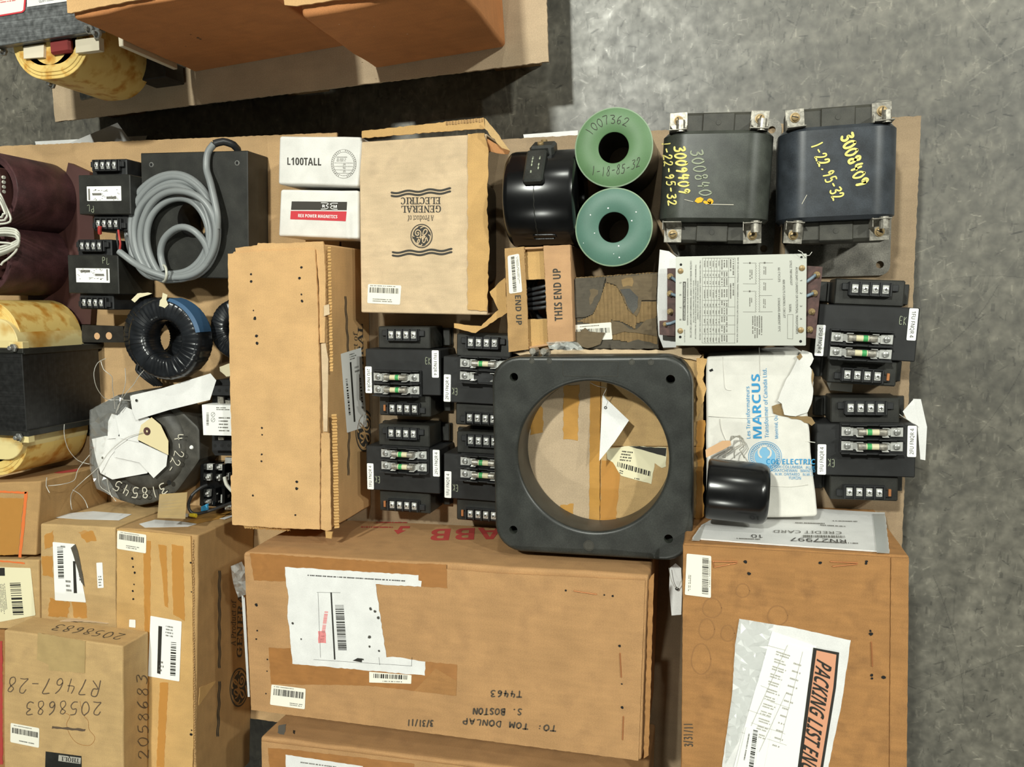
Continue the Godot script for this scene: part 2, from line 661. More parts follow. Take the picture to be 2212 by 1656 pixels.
func _ready() -> void:
	rng.seed = 4
	wob.seed = 3
	wob.noise_type = FastNoiseLite.TYPE_SIMPLEX_SMOOTH
	wob.frequency = 0.12
	wob.fractal_octaves = 3
	set_axes()
	# camera: held at head height, looking almost straight down
	var cam := Camera3D.new()
	cam.name = "camera"
	add_child(cam)
	cam.transform = Transform3D(Basis(Vector3(ax_x.x, ax_y.x, ax_z.x), Vector3(ax_x.y, ax_y.y, ax_z.y), Vector3(ax_x.z, ax_y.z, ax_z.z)), Vector3(0, CAM_H, 0))
	cam.fov = rad_to_deg(2.0 * atan(828.0 / FOCAL))
	cam.near = 0.02
	cam.current = true
	var we := WorldEnvironment.new()
	we.name = "environment"
	var env := Environment.new()
	env.background_mode = Environment.BG_COLOR
	env.background_color = Color8(16, 16, 16)
	env.tonemap_mode = Environment.TONE_MAPPER_LINEAR
	env.tonemap_exposure = 0.59
	env.sdfgi_enabled = true
	env.ssao_enabled = true
	env.ssil_enabled = true
	we.environment = env
	add_child(we)
	make_textures()
	make_materials()
	# high-bay lamps and an added fill lamp under the roof, the brightest one beyond the upper pallet
	high_bay(Vector3(-1.3, 6.0, -2.5), 62.0, "round high-bay lamp above the pallets")
	high_bay(Vector3(0.9, 6.0, -7.5), 40.0, "round high-bay lamp beyond the pallets")
	high_bay(Vector3(4.4, 6.0, -2.9), 60.0, "round high-bay lamp over the bare floor")
	high_bay(Vector3(7.2, 6.0, -4.2), 64.0, "round high-bay lamp near the east wall")
	high_bay(Vector3(-0.8, 6.0, 4.6), 18.0, "added fill lamp behind the camera in a round high-bay housing")  # unseen lamp added as fill, brightens the near floor and cartons
	warehouse()
	pallets()
	upper_goods()
	middle_cartons()
	lower_cartons()
	fuse_units()
	window_unit()
	round_units()
	potential_units()
	plate_unit()
	left_goods()
	loose_goods()


func high_bay(p: Vector3, e: float, label: String) -> void:
	var t := thing("high_bay_lamp", label, "lamp", p)
	var b := Bag.new()
	lathe(b, frame(p), [0.0, 0.16, 0.07, 0.16, 0.09, 0.12, 0.19, 0.05, 0.2, 0.0, 0.19, 0.0, 0.18, 0.04, 0.0, 0.04], 32)
	part("housing", b, mats.lamp_shell, t)
	var g := Bag.new()
	lathe(g, frame(p + Vector3(0, 0.012, 0)), [0.0, 0.012, 0.17, 0.012, 0.17, 0.0, 0.0, 0.0], 32)
	part("diffuser", g, mats.lamp_glow, t)
	var r := Bag.new()
	tube(r, [p + Vector3(0, 0.15, 0), p + Vector3(0, 1.5, 0)], 0.008)
	part("hanger", r, mats.lamp_shell, t)
	var l := AreaLight3D.new()
	l.name = "glow"
	l.area_size = Vector2(0.3, 0.3)
	l.light_energy = e
	l.light_color = Color8(248, 251, 240)
	l.area_range = 40.0
	l.area_attenuation = 2.0
	l.shadow_enabled = true
	l.position = Vector3(0, -0.004, 0)
	l.rotation.x = -PI / 2
	t.add_child(l)


func warehouse() -> void:
	var b := Bag.new()
	box(b, frame(Vector3(0, -0.1, 0)), Vector3(26, 0.2, 26), 0.001)
	struct("floor", b, mats.concrete)
	for w in [["wall_north", Vector3(0, 3.75, -13), Vector3(26, 7.5, 0.2)], ["wall_south", Vector3(0, 3.75, 13), Vector3(26, 7.5, 0.2)], ["wall_west", Vector3(-13, 3.75, 0), Vector3(0.2, 7.5, 26)], ["wall_east", Vector3(13, 3.75, 0), Vector3(0.2, 7.5, 26)]]:
		var c := Bag.new()
		box(c, frame(w[1]), w[2], 0.001)
		struct(w[0], c, mats.wall_paint)
	var d := Bag.new()
	box(d, frame(Vector3(0, 7.6, 0)), Vector3(26, 0.2, 26), 0.001)
	struct("ceiling", d, mats.ceiling_paint)


# stringer pallet: o = corner, dir along the stringers' deck, both in the floor plane
func pallet(label: String, o: Vector3, x: Vector3, w: float, z: Vector3, d: float) -> void:
	var c := o + x * w / 2 + z * d / 2
	var t := thing("pallet", label, "pallet", Vector3(c.x, 0, c.z), "wooden pallets under the cardboard")
	var xf := Transform3D(Basis(x, Vector3.UP, z), Vector3(c.x, 0, c.z))
	for k in 3:
		var b := Bag.new()
		box(b, xf * Transform3D(Basis(), Vector3(0, 0.063, (k - 1) * (d / 2 - 0.022))), Vector3(w, 0.09, 0.04), 0.002)
		part("stringer", b, mats.wood, t)
	var n := 7
	for k in n:
		var b := Bag.new()
		box(b, xf * Transform3D(Basis(), Vector3((k - (n - 1) / 2.0) * (w - 0.1) / (n - 1), 0.119, 0)), Vector3(0.098, 0.022, d), 0.002)
		part("deck_board", b, mats.wood, t)
	for k in 3:
		var b := Bag.new()
		box(b, xf * Transform3D(Basis(), Vector3((k - 1) * (w - 0.1) / 2, 0.009, 0)), Vector3(0.098, 0.018, d), 0.002)
		part("bottom_board", b, mats.wood, t)


func sheet(label: String, q: Array, m: Material, seed_: int) -> Node3D:
	var c: Vector3 = (q[0] + q[1] + q[2] + q[3]) / 4
	var t := thing("cardboard_sheet", label, "cardboard", Vector3(c.x, DECK, c.z))
	var b := Bag.new()
	var y := SHEET - DECK
	patch3(b, q, Vector3.UP, y, -y, 0.0007, seed_)
	part("sheet", b, m, t)
	# the cut edge shows its flutes as a fine saw line
	return t


func pallets() -> void:
	# right and left pallets of the main row
	pallet("wooden pallet under the cartons and potential transformers", Vector3(-0.74, 0, -0.29), Vector3.RIGHT, 1.03, Vector3.BACK, 1.2)
	pallet("wooden pallet under the maroon and yellow coils", Vector3(-1.82, 0, -0.31), Vector3.RIGHT, 1.03, Vector3.BACK, 1.2)
	var a := at(px("0", 1990, 250), SHEET)
	var c := at(px("0", 1950, 1140), SHEET)
	var e := at(px("0", 1090, 301), SHEET)
	var zdir := (c - a).normalized()
	var far := a + zdir * 1.22
	sheet("tan cardboard sheet under the potential transformers", [Vector3(-0.745, SHEET, e.z), a, far, Vector3(-0.745, SHEET, far.z)], mats.sheet_right, 3)
	sheet("orange-tan cardboard sheet under the coils and small transformers", [Vector3(-1.85, SHEET, -0.358), Vector3(-0.75, SHEET, -0.338), Vector3(-0.75, SHEET, 0.92), Vector3(-1.85, SHEET, 0.92)], mats.sheet_left, 4)
	# upper pallet, turned a little
	var p0 := at(px("0", 119, 263), SHEET)
	var p1 := at(px("0", 1185, 133), SHEET)
	var x := (p1 - p0).normalized()
	var z := Vector3(-x.z, 0, x.x)
	sheet("pale brown cardboard sheet with sharp corner beside the bare floor", [p0 - z * 1.0, p1 - z * 1.0, p1, p0], mats.sheet_upper, 5)
	var o := p0 + x * 0.03 - z * 1.0
	pallet("wooden pallet carrying two large reddish cartons", Vector3(o.x, 0, o.z), x, p0.distance_to(p1) - 0.07, z, 0.965)


# ---------- cartons ----------
func carton(called: String, label: String, q_px: Array, h: float, y0: float, m: Material, opt := {}) -> Dictionary:
	var q := []
	for p in q_px:
		q.append(at(p, h) if p is Vector2 else p)
	var c: Vector3 = (q[0] + q[1] + q[2] + q[3]) / 4
	var t := thing(called, label, opt.get("cat", "box"), Vector3(c.x, y0, c.z), opt.get("group", ""))
	part("body", carton_body(q, y0, opt.get("r", 0.004), opt.get("amp", 0.0014), opt.get("sub", 16), int(c.x * 100 + c.z * 37)), m, t)
	var d := {"node": t, "q": q, "top": level(h), "h": h, "y0": y0}
	var names := ["back", "right", "front", "left"]
	for i in 4:
		var e: Vector3 = (q[(i + 1) % 4] - q[i]).normalized()
		var n := Vector3(e.z, 0, -e.x)
		if n.dot(q[i] - c) < 0:
			n = -n
		d[names[i]] = Plane(n, n.dot(q[i]))
	return d


func add_patch(parent: Node, called: String, poly: Array, pl: Plane, m: Material, t := 0.0004, lift := 0.0003, ragged := 0.0, label := "") -> MeshInstance3D:
	var b := Bag.new()
	patch(b, poly, pl, t, lift, ragged, int(poly[0].x + poly[0].y))
	return part(called, b, m, parent, label)


func staple(parent: Node, a: Vector2, c: Vector2, pl: Plane) -> void:
	var b := Bag.new()
	var A := on(a, pl)
	var C := on(c, pl)
	var n := pl.normal
	tube(b, [A - n * 0.001, A + n * 0.0012, C + n * 0.0012, C - n * 0.001], 0.0009, 6)
	part("staple", b, mats.copper, parent)


# row of paper flutes showing at a cut edge, from A to C, height t along nrm
func flutes(parent: Node, A: Vector3, C: Vector3, up: Vector3, depth := 0.004, m: Material = null) -> void:
	var b := Bag.new()
	var d := (C - A).normalized()
	var side := d.cross(up.normalized())
	var n := int(A.distance_to(C) / 0.0027)
	var prev := A
	for i in range(1, n + 1):
		var p := A.lerp(C, float(i) / n) + (up * rng.randf_range(0.4, 0.8) if i % 2 else Vector3.ZERO) + side * rng.randf_range(-0.0008, 0.0008)
		b.quad(prev - side * depth * 0.5, p - side * depth * 0.5, p + side * depth * 0.5, prev + side * depth * 0.5, up)
		prev = p
	part("cut_edge", b, m if m else mats.raw_edge, parent)


func speckle(parent: Node, called: String, spots: Array, pl: Plane, m: Material, r0 := 0.0015) -> void:
	var b := Bag.new()
	for s in spots:
		var c := on(s, pl)
		var k := circle(r0 * rng.randf_range(0.6, 1.5), 7)
		var w := []
		var x := pl.normal.cross(Vector3(0.3, 0.1, 1)).normalized()
		var z := x.cross(pl.normal)
		for p in k:
			w.append(c + x * p.x * rng.randf_range(0.7, 1.4) + z * p.y)
		for i in range(1, w.size() - 1):
			b.flat(w[0] + pl.normal * 0.0005, w[i] + pl.normal * 0.0005, w[i + 1] + pl.normal * 0.0005, pl.normal)
	part(called, b, m, parent).set_meta("kind", "stuff")


const GE_STROKES := [
	[300, 870, 330, 850, 350, 885, 325, 930, 275, 932, 240, 885, 252, 815, 315, 772, 390, 815, 410, 900, 385, 985, 340, 1060, 310, 1120, 295, 1175, 325, 1192, 362, 1130, 370, 1060, 340, 1012, 285, 1005],
	[365, 1050, 430, 990, 480, 950, 560, 890, 598, 815, 572, 757, 510, 775, 475, 860, 468, 945], [445, 1060, 470, 990, 520, 965, 550, 1005, 545, 1090, 510, 1160, 470, 1150, 465, 1085, 500, 1012, 560, 1002, 595, 1050, 607, 1110],
	[400, 715, 440, 690, 520, 665, 620, 725, 690, 830], [640, 925, 682, 960, 690, 1050, 640, 1160, 560, 1240], [440, 1215, 415, 1255, 330, 1240, 230, 1160, 175, 1060], [205, 975, 165, 950, 165, 850, 230, 735, 310, 680],
]


# round emblem: c centre, x = right of the upright emblem, y = its top (pixels)
func emblem(parent: Node, pl: Plane, c: Vector2, x: Vector2, y: Vector2, ground: Material) -> void:
	var C := on(c, pl)
	var X := on(x, pl) - C
	var Y := on(y, pl) - C
	var f := func(u: float, v: float) -> Vector3: return C + X * u + Y * v
	var b := Bag.new()
	var n := pl.normal
	for i in 48:
		var a0 := TAU * i / 48
		var a1 := TAU * (i + 1) / 48
		for rr in [[0.0, 0.84], [0.92, 1.0]]:
			b.quad(f.call(cos(a0) * rr[0], sin(a0) * rr[0]) + n * 0.0005, f.call(cos(a0) * rr[1], sin(a0) * rr[1]) + n * 0.0005, f.call(cos(a1) * rr[1], sin(a1) * rr[1]) + n * 0.0005, f.call(cos(a1) * rr[0], sin(a1) * rr[0]) + n * 0.0005, n)
	var o := part("round_emblem", b, mats.ink_box, parent)
	var s := Bag.new()
	for st in GE_STROKES:
		var q := []
		for k in range(0, st.size(), 2):
			q.append(Vector2(-(st[k] - 425.0) / 335.0, (st[k + 1] - 960.0) / 375.0))
		var w := []
		for p in curve2(q, 5):
			w.append(f.call(p.x, p.y))
		ribbon(s, w, X.length() * 0.085, n, 0.0009)
	part("script", s, ground, o)


func waves(parent: Node, pl: Plane, a: Vector2, c: Vector2, side: Vector2, lobes := 4.0, both := true) -> void:
	var b := Bag.new()
	for k in (2 if both else 1):
		var w := []
		for i in 61:
			var t := i / 60.0
			w.append(on(a.lerp(c, t) + side * (k * 1.0 + 0.28 * sin(t * TAU * lobes)), pl))
		ribbon(b, w, (on(a + side, pl) - on(a, pl)).length() * 0.62, pl.normal, 0.0005)
	part("wavy_rule", b, mats.ink_box, parent)


# upright board from a to e, between two heights, outside face on the line
func board(t: Node3D, called: String, a: Vector3, e: Vector3, c: Vector3, y0: float, y1: float, m: Material) -> void:
	var n := (e - a).cross(Vector3.UP).normalized()
	if n.dot(a - c) < 0:
		n = -n
	var b := Bag.new()
	var mid := (a + e) / 2 - n * 0.0018
	var xx := (e - a).normalized()
	box(b, Transform3D(Basis(xx, Vector3.UP, xx.cross(Vector3.UP)), Vector3(mid.x, (y0 + y1) / 2, mid.z)), Vector3(a.distance_to(e), y1 - y0, 0.0035), 0.0008)
	part(called, b, m, t)


# ---------- textures and materials ----------
func noise_img(w: int, h: int, freq: float, seed_: int, oct := 4, kind := FastNoiseLite.TYPE_SIMPLEX_SMOOTH) -> PackedByteArray:
	var n := FastNoiseLite.new()
	n.seed = seed_
	n.noise_type = kind
	n.frequency = freq
	n.fractal_octaves = oct
	var im := n.get_seamless_image(w, h, false, false, 0.15, true)
	im.convert(Image.FORMAT_L8)
	return im.get_data()


func to_tex(w: int, h: int, d: PackedByteArray) -> ImageTexture:
	return ImageTexture.create_from_image(Image.create_from_data(w, h, false, Image.FORMAT_RGB8, d))


func make_textures() -> void:
	# cardboard: faint flutes, fibres, blotches
	var S := 768
	for k in 3:
		var big := noise_img(S, S, 0.006, 10 + k, 4)
		var mid := noise_img(S, S, 0.014, 20 + k, 4)
		var fine := noise_img(S, S, 0.3, 30 + k, 2)
		var streak := noise_img(S, S, 0.05, 40 + k, 3)
		var d := PackedByteArray()
		d.resize(S * S * 3)
		var dirt: float = [0.04, 0.09, 0.17][k]
		for i in S * S:
			var x := i % S
			var v: float = 0.9 + (fine[i] - 128) * 0.0005 + (big[i] - 128) * 0.0004 + (2.0 if x % 8 < 4 else -2.0) * 0.0012 + (streak[(i / S) * S + x / 6] - 128) * [0.0001, 0.0002, 0.00035][k]
			var s := maxf(0.0, (mid[i] * 0.5 + big[i] * 0.5 - 132.0) / 100.0) * dirt
			v -= s
			d[i * 3] = int(clampf(v, 0, 1) * 255)
			d[i * 3 + 1] = int(clampf(v - s * 0.02, 0, 1) * 255)
			d[i * 3 + 2] = int(clampf(v + s * 0.05, 0, 1) * 255)
		tex["card%d" % k] = to_tex(S, S, d)
	# dusty black plastic, white paint/paper, metal
	for k in 3:
		var big := noise_img(512, 512, 0.012, 50 + k, 5)
		var fine := noise_img(512, 512, 0.2, 60 + k, 3)
		var d := PackedByteArray()
		d.resize(512 * 512 * 3)
		for i in 512 * 512:
			var v := 0.0
			if k == 0:
				v = 0.66 + (big[i] - 128) * 0.0011 + (fine[i] - 128) * 0.0007
			elif k == 1:
				v = 0.95 + (big[i] - 128) * 0.00025 + (fine[i] - 128) * 0.0002 - (0.10 if fine[i] > 205 and big[i] > 140 else 0.0)
			else:
				v = 0.75 + (big[i] - 128) * 0.0014 + (fine[i] - 128) * 0.001
			var c := int(clampf(v, 0, 1) * 255)
			d[i * 3] = c
			d[i * 3 + 1] = c
			d[i * 3 + 2] = c
		tex[["dust", "paper", "metal"][k]] = to_tex(512, 512, d)
	# stacked laminations: fine lines
	var n1 := noise_img(512, 512, 0.02, 71, 3)
	var r := RandomNumberGenerator.new()
	r.seed = 5
	var line := []
	for y in 512:
		line.append(r.randf_range(-0.16, 0.16))
	var dl := PackedByteArray()
	dl.resize(512 * 512 * 3)
	for i in 512 * 512:
		var c := int(clampf(0.72 + line[i / 512] + (n1[i] - 128) * 0.0015, 0, 1) * 255)
		dl[i * 3] = c
		dl[i * 3 + 1] = c
		dl[i * 3 + 2] = c
	tex.lam = to_tex(512, 512, dl)
	# wood
	var wd := noise_img(512, 512, 0.02, 81, 4)
	var wf := noise_img(512, 512, 0.1, 82, 3)
	var dw := PackedByteArray()
	dw.resize(512 * 512 * 3)
	for i in 512 * 512:
		var y := i / 512
		var g := sin(y * 0.25 + wd[i] * 0.12) * 0.08
		var v := 0.78 + g + (wf[(y * 512 + (i % 512) / 8)] - 128) * 0.0012
		var c := clampf(v, 0, 1) * 255
		dw[i * 3] = int(c)
		dw[i * 3 + 1] = int(c * 0.96)
		dw[i * 3 + 2] = int(c * 0.9)
	tex.wood = to_tex(512, 512, dw)
	# varnish stains on the yellow coils
	var ya := noise_img(512, 512, 0.015, 91, 5)
	var dy := PackedByteArray()
	dy.resize(512 * 512 * 3)
	for i in 512 * 512:
		var s := clampf((ya[i] - 120) / 120.0, 0, 1)
		dy[i * 3] = int(255 * (0.97 - 0.2 * s))
		dy[i * 3 + 1] = int(255 * (0.93 - 0.38 * s))
		dy[i * 3 + 2] = int(255 * (0.85 - 0.6 * s))
	tex.varnish = to_tex(512, 512, dy)
	make_concrete()


func make_concrete() -> void:
	# 3.2 m of trowelled, worn concrete: mottles, scuffs, scratches
	var S := 2048
	var big := noise_img(S, S, 0.0022, 101, 4)
	var mid := noise_img(S, S, 0.02, 102, 5)
	var fine := noise_img(S, S, 0.06, 103, 4)
	var fib := noise_img(S, S, 0.02, 104, 3, FastNoiseLite.TYPE_CELLULAR)
	var v := PackedFloat32Array()
	v.resize(S * S)
	for i in S * S:
		var f := (fine[i] - 128) * 0.0009 + (mid[i] - 128) * 0.0006 + (big[i] - 128) * 0.0009
		if mid[i] > 165:
			f += (mid[i] - 165) * 0.0012
		v[i] = 0.60 + f + (fib[i] - 128) * 0.0003
	var r := RandomNumberGenerator.new()
	r.seed = 12
	for k in 52000:
		var p := Vector2(r.randf() * S, r.randf() * S)
		var a := r.randf() * TAU if r.randf() < 0.5 else (PI / 2 + r.randf_range(-0.25, 0.25))
		var long := r.randf_range(3, 13) if k > 420 else r.randf_range(30, 260)
		var d := Vector2(cos(a), sin(a))
		var bend := r.randf_range(-0.006, 0.006)
		var dv := r.randf_range(0.02, 0.12) * (1.0 if r.randf() < 0.55 else -1.0)
		var wdt := 1 if r.randf() < 0.5 else (2 if r.randf() < 0.8 else 4)
		for s in int(long):
			p += d
			d = d.rotated(bend)
			for o in wdt:
				var ix := posmod(int(p.x) + o, S)
				var iy := posmod(int(p.y), S)
				v[iy * S + ix] += dv
	# saw lines seen as thin dark strokes
	for x in [700, 905, 1500]:
		for y in S:
			if fine[y * S + x] > 100:
				v[y * S + x] -= 0.13
				v[y * S + x + 1] -= 0.06
	var d3 := PackedByteArray()
	d3.resize(S * S * 3)
	var rg := PackedByteArray()
	rg.resize(S * S * 3)
	for i in S * S:
		var c := clampf(v[i], 0.05, 1.0)
		d3[i * 3] = int(c * 255)
		d3[i * 3 + 1] = int(c * 252)
		d3[i * 3 + 2] = int(c * 243)
		var q := int(clampf(0.46 + (0.60 - c) * 0.35 + (big[i] - 128) * 0.0006, 0.2, 0.9) * 255)
		rg[i * 3] = q
		rg[i * 3 + 1] = q
		rg[i * 3 + 2] = q
	tex.concrete = to_tex(S, S, d3)
	var im := Image.create_from_data(S, S, false, Image.FORMAT_RGB8, rg)
	im.resize(1024, 1024)
	tex.concrete_rough = ImageTexture.create_from_image(im)


func mat(called: String, c: Color, rough := 0.8, metal := 0.0, t := "", tile := 0.4, spec := 0.5) -> StandardMaterial3D:
	var m := StandardMaterial3D.new()
	m.resource_name = called
	m.albedo_color = c
	m.roughness = rough
	m.metallic = metal
	m.metallic_specular = spec
	if t:
		m.albedo_texture = tex[t]
		m.uv1_triplanar = true
		m.uv1_triplanar_sharpness = 8.0
		m.uv1_scale = Vector3.ONE / tile
	mats[called] = m
	return m


func clear(called: String, c: Color, rough := 0.12) -> StandardMaterial3D:
	var m := mat(called, c, rough)
	m.transparency = BaseMaterial3D.TRANSPARENCY_ALPHA
	return m


func make_materials() -> void:
	# cardboards
	mat("kraft", Color8(209, 173, 119), 0.85, 0, "card1", 0.5)
	mat("kraft_abb", Color8(197, 151, 101), 0.85, 0, "card1", 0.55)
	mat("kraft_red", Color8(182, 131, 77), 0.85, 0, "card2", 0.45)
	mat("kraft_pale", Color8(228, 201, 164), 0.85, 0, "card1", 0.4)
	mat("kraft_gold", Color8(226, 181, 125), 0.85, 0, "card0", 0.5)
	mat("kraft_orange", Color8(201, 141, 88), 0.85, 0, "card0", 0.5)
	mat("kraft_yellow", Color8(220, 176, 112), 0.8, 0, "card0", 0.45)
	mat("kraft_side", Color8(195, 155, 102), 0.85, 0, "card1", 0.5)
	mat("kraft_upper", Color8(210, 140, 84), 0.85, 0, "card1", 0.6)
	mat("kraft_end_up", Color8(208, 163, 119), 0.85, 0, "card0", 0.3)
	mat("grimy", Color8(119, 103, 79), 0.9, 0, "card2", 0.2)
	mat("grimy_dark", Color8(93, 86, 74), 0.9, 0, "card2", 0.16)
	mat("flute", Color8(156, 129, 88), 0.9, 0, "card2", 0.15)
	mat("sheet_left", Color8(207, 170, 123), 0.85, 0, "card0", 0.6)
	mat("sheet_right", Color8(170, 146, 116), 0.85, 0, "card1", 0.6)
	mat("sheet_upper", Color8(199, 175, 144), 0.85, 0, "card0", 0.6)
	mat("raw_edge", Color8(168, 133, 90), 0.95)
	mat("white_board", Color8(231, 229, 224), 0.6, 0, "paper", 0.25)
	mat("white_worn", Color8(229, 226, 218), 0.75, 0, "paper", 0.2)
	mat("tape_brown", Color8(180, 124, 68), 0.45, 0, "card1", 0.3)
	mat("tape_tan", Color8(199, 170, 118), 0.4, 0, "card0", 0.3)
	mat("tape_gold", Color8(207, 154, 78), 0.35, 0, "card0", 0.3)
	# papers and inks
	mat("label", Color8(239, 234, 219), 0.6)
	mat("label_white", Color8(241, 241, 238), 0.5)
	mat("label_cream", Color8(232, 224, 189), 0.55)
	mat("paper_sheet", Color8(237, 236, 234), 0.7, 0, "paper", 0.3)
	mat("manila", Color8(220, 205, 163), 0.7)
	mat("tag_salmon", Color8(217, 154, 120), 0.6)
	mat("tag_tan", Color8(201, 160, 119), 0.7)
	mat("ink", Color8(38, 36, 31), 0.7)
	mat("ink_grey", Color8(109, 106, 99), 0.8)
	mat("ink_faint", Color8(169, 165, 155), 0.8)
	mat("ink_box", Color8(59, 56, 51), 0.8)
	mat("ink_red", Color8(200, 50, 60), 0.6)
	mat("ink_abb", Color8(181, 64, 58), 0.8)
	mat("ink_pink", Color8(224, 138, 138), 0.7)
	mat("ink_blue", Color8(47, 143, 196), 0.6)
	mat("ink_pale_blue", Color8(127, 182, 216), 0.6)
	mat("ink_orange", Color8(224, 116, 58), 0.6)
	mat("pencil", Color8(90, 74, 58), 0.8)
	mat("marker", Color8(74, 64, 52), 0.8)
	mat("chalk_yellow", Color8(227, 214, 126), 0.9)
	mat("chalk_orange", Color8(240, 180, 40), 0.8)
	mat("chalk_grey", Color8(154, 160, 138), 0.9)
	mat("chalk_white", Color8(207, 201, 184), 0.9)
	# plastics, resin, rubber
	mat("black", Color8(65, 65, 60), 0.45, 0, "dust", 0.3)
	mat("black_matt", Color8(39, 40, 41), 0.6, 0, "dust", 0.2)
	mat("black_gloss", Color8(29, 30, 32), 0.22, 0, "dust", 0.4)
	mat("black_hole", Color8(12, 12, 12), 0.8)
	mat("resin", Color8(76, 78, 74), 0.38, 0, "dust", 0.35)
	mat("epoxy", Color8(95, 99, 91), 0.36, 0, "dust", 0.25)
	mat("epoxy_blue", Color8(82, 89, 98), 0.34, 0, "dust", 0.25)
	mat("epoxy_flat", Color8(96, 94, 84), 0.6, 0, "dust", 0.2)
	mat("grey_plastic", Color8(58, 59, 61), 0.5, 0, "dust", 0.2)
	mat("tape_black", Color8(48, 51, 56), 0.28, 0, "dust", 0.2)
	mat("octagon", Color8(107, 104, 96), 0.55, 0, "dust", 0.25)
	mat("maroon", Color8(92, 57, 59), 0.45, 0, "metal", 0.3)
	mat("maroon_dark", Color8(74, 43, 39), 0.6)
	mat("bakelite", Color8(107, 74, 68), 0.5, 0, "metal", 0.1)
	mat("green_light", Color8(93, 129, 86), 0.5, 0, "paper", 0.3)
	mat("green_dark", Color8(83, 122, 107), 0.5, 0, "paper", 0.3)
	mat("green_edge", Color8(138, 160, 132), 0.6)
	mat("cable_grey", Color8(133, 137, 138), 0.4)
	mat("cable_black", Color8(44, 45, 47), 0.4)
	mat("wire_white", Color8(207, 206, 194), 0.5)
	mat("tie_white", Color8(201, 200, 186), 0.5)
	mat("wire_blue", Color8(118, 136, 150), 0.5)
	mat("wire_red", Color8(181, 58, 54), 0.5)
	mat("blue_plug", Color8(63, 160, 212), 0.5)
	mat("yellow_sleeve", Color8(216, 192, 46), 0.5)
	mat("varnished", Color8(230, 207, 138), 0.45, 0, "varnish", 0.3)
	mat("varnished_light", Color8(230, 220, 174), 0.45, 0, "varnish", 0.9)
	mat("insulation", Color8(214, 203, 180), 0.6)
	mat("red_block", Color8(122, 42, 40), 0.5)
	mat("foam_tape", Color8(217, 207, 174), 0.7)
	mat("blue_sticker", Color8(58, 92, 126), 0.5)
	# metals
	mat("steel", Color8(198, 198, 194), 0.35, 0.55, "metal", 0.1)
	mat("tinned", Color8(226, 226, 222), 0.3, 0.5)
	mat("clip_metal", Color8(207, 201, 188), 0.36, 0.5, "metal", 0.05)
	mat("brass", Color8(150, 128, 90), 0.45, 0.4)
	mat("copper", Color8(189, 125, 80), 0.45, 0.5)
	mat("core_silver", Color8(162, 165, 166), 0.33, 0.45, "lam", 0.16)
	mat("core_black", Color8(43, 43, 43), 0.42, 0, "lam", 0.16)
	mat("plate_grey", Color8(179, 174, 163), 0.5, 0.0, "metal", 0.3)
	mat("plate_white", Color8(220, 217, 207), 0.55, 0.1, "paper", 0.3)
	mat("fuse_body", Color8(207, 198, 163), 0.5)
	mat("fuse_green", Color8(63, 154, 87), 0.5)
	mat("name_plate", Color8(205, 206, 197), 0.35, 0.25)
	mat("dark_steel", Color8(59, 57, 54), 0.5, 0.4, "metal", 0.2)
	mat("thin_wire", Color8(210, 208, 200), 0.35, 0.3)
	mat("wood", Color8(165, 138, 99), 0.85, 0, "wood", 0.5)
	# clear films
	clear("film", Color(0.93, 0.94, 0.93, 0.14), 0.08)
	clear("film_milky", Color(0.93, 0.94, 0.92, 0.45), 0.35)
	clear("film_tape", Color(0.86, 0.62, 0.3, 0.4), 0.32)
	mat("stain_line", Color8(150, 108, 66), 0.85)
	clear("film_silver", Color(0.86, 0.87, 0.86, 0.42), 0.24)
	var fl := StandardMaterial3D.new()
	fl.resource_name = "concrete"
	fl.albedo_color = Color8(163, 160, 151)
	fl.metallic_specular = 0.6
	fl.albedo_texture = tex.concrete
	fl.roughness_texture = tex.concrete_rough
	fl.roughness = 1.0
	fl.uv1_triplanar = true
	fl.uv1_world_triplanar = true
	fl.uv1_scale = Vector3.ONE / 3.2
	mats.concrete = fl
	mat("wall_paint", Color8(201, 199, 192), 0.8)
	mat("ceiling_paint", Color8(185, 185, 182), 0.8)
	mat("lamp_shell", Color8(92, 95, 98), 0.5, 0.5)
	var lg := mat("lamp_glow", Color8(255, 250, 240), 0.5)
	lg.emission_enabled = true
	lg.emission = Color8(248, 251, 240)
	lg.emission_energy_multiplier = 12.0


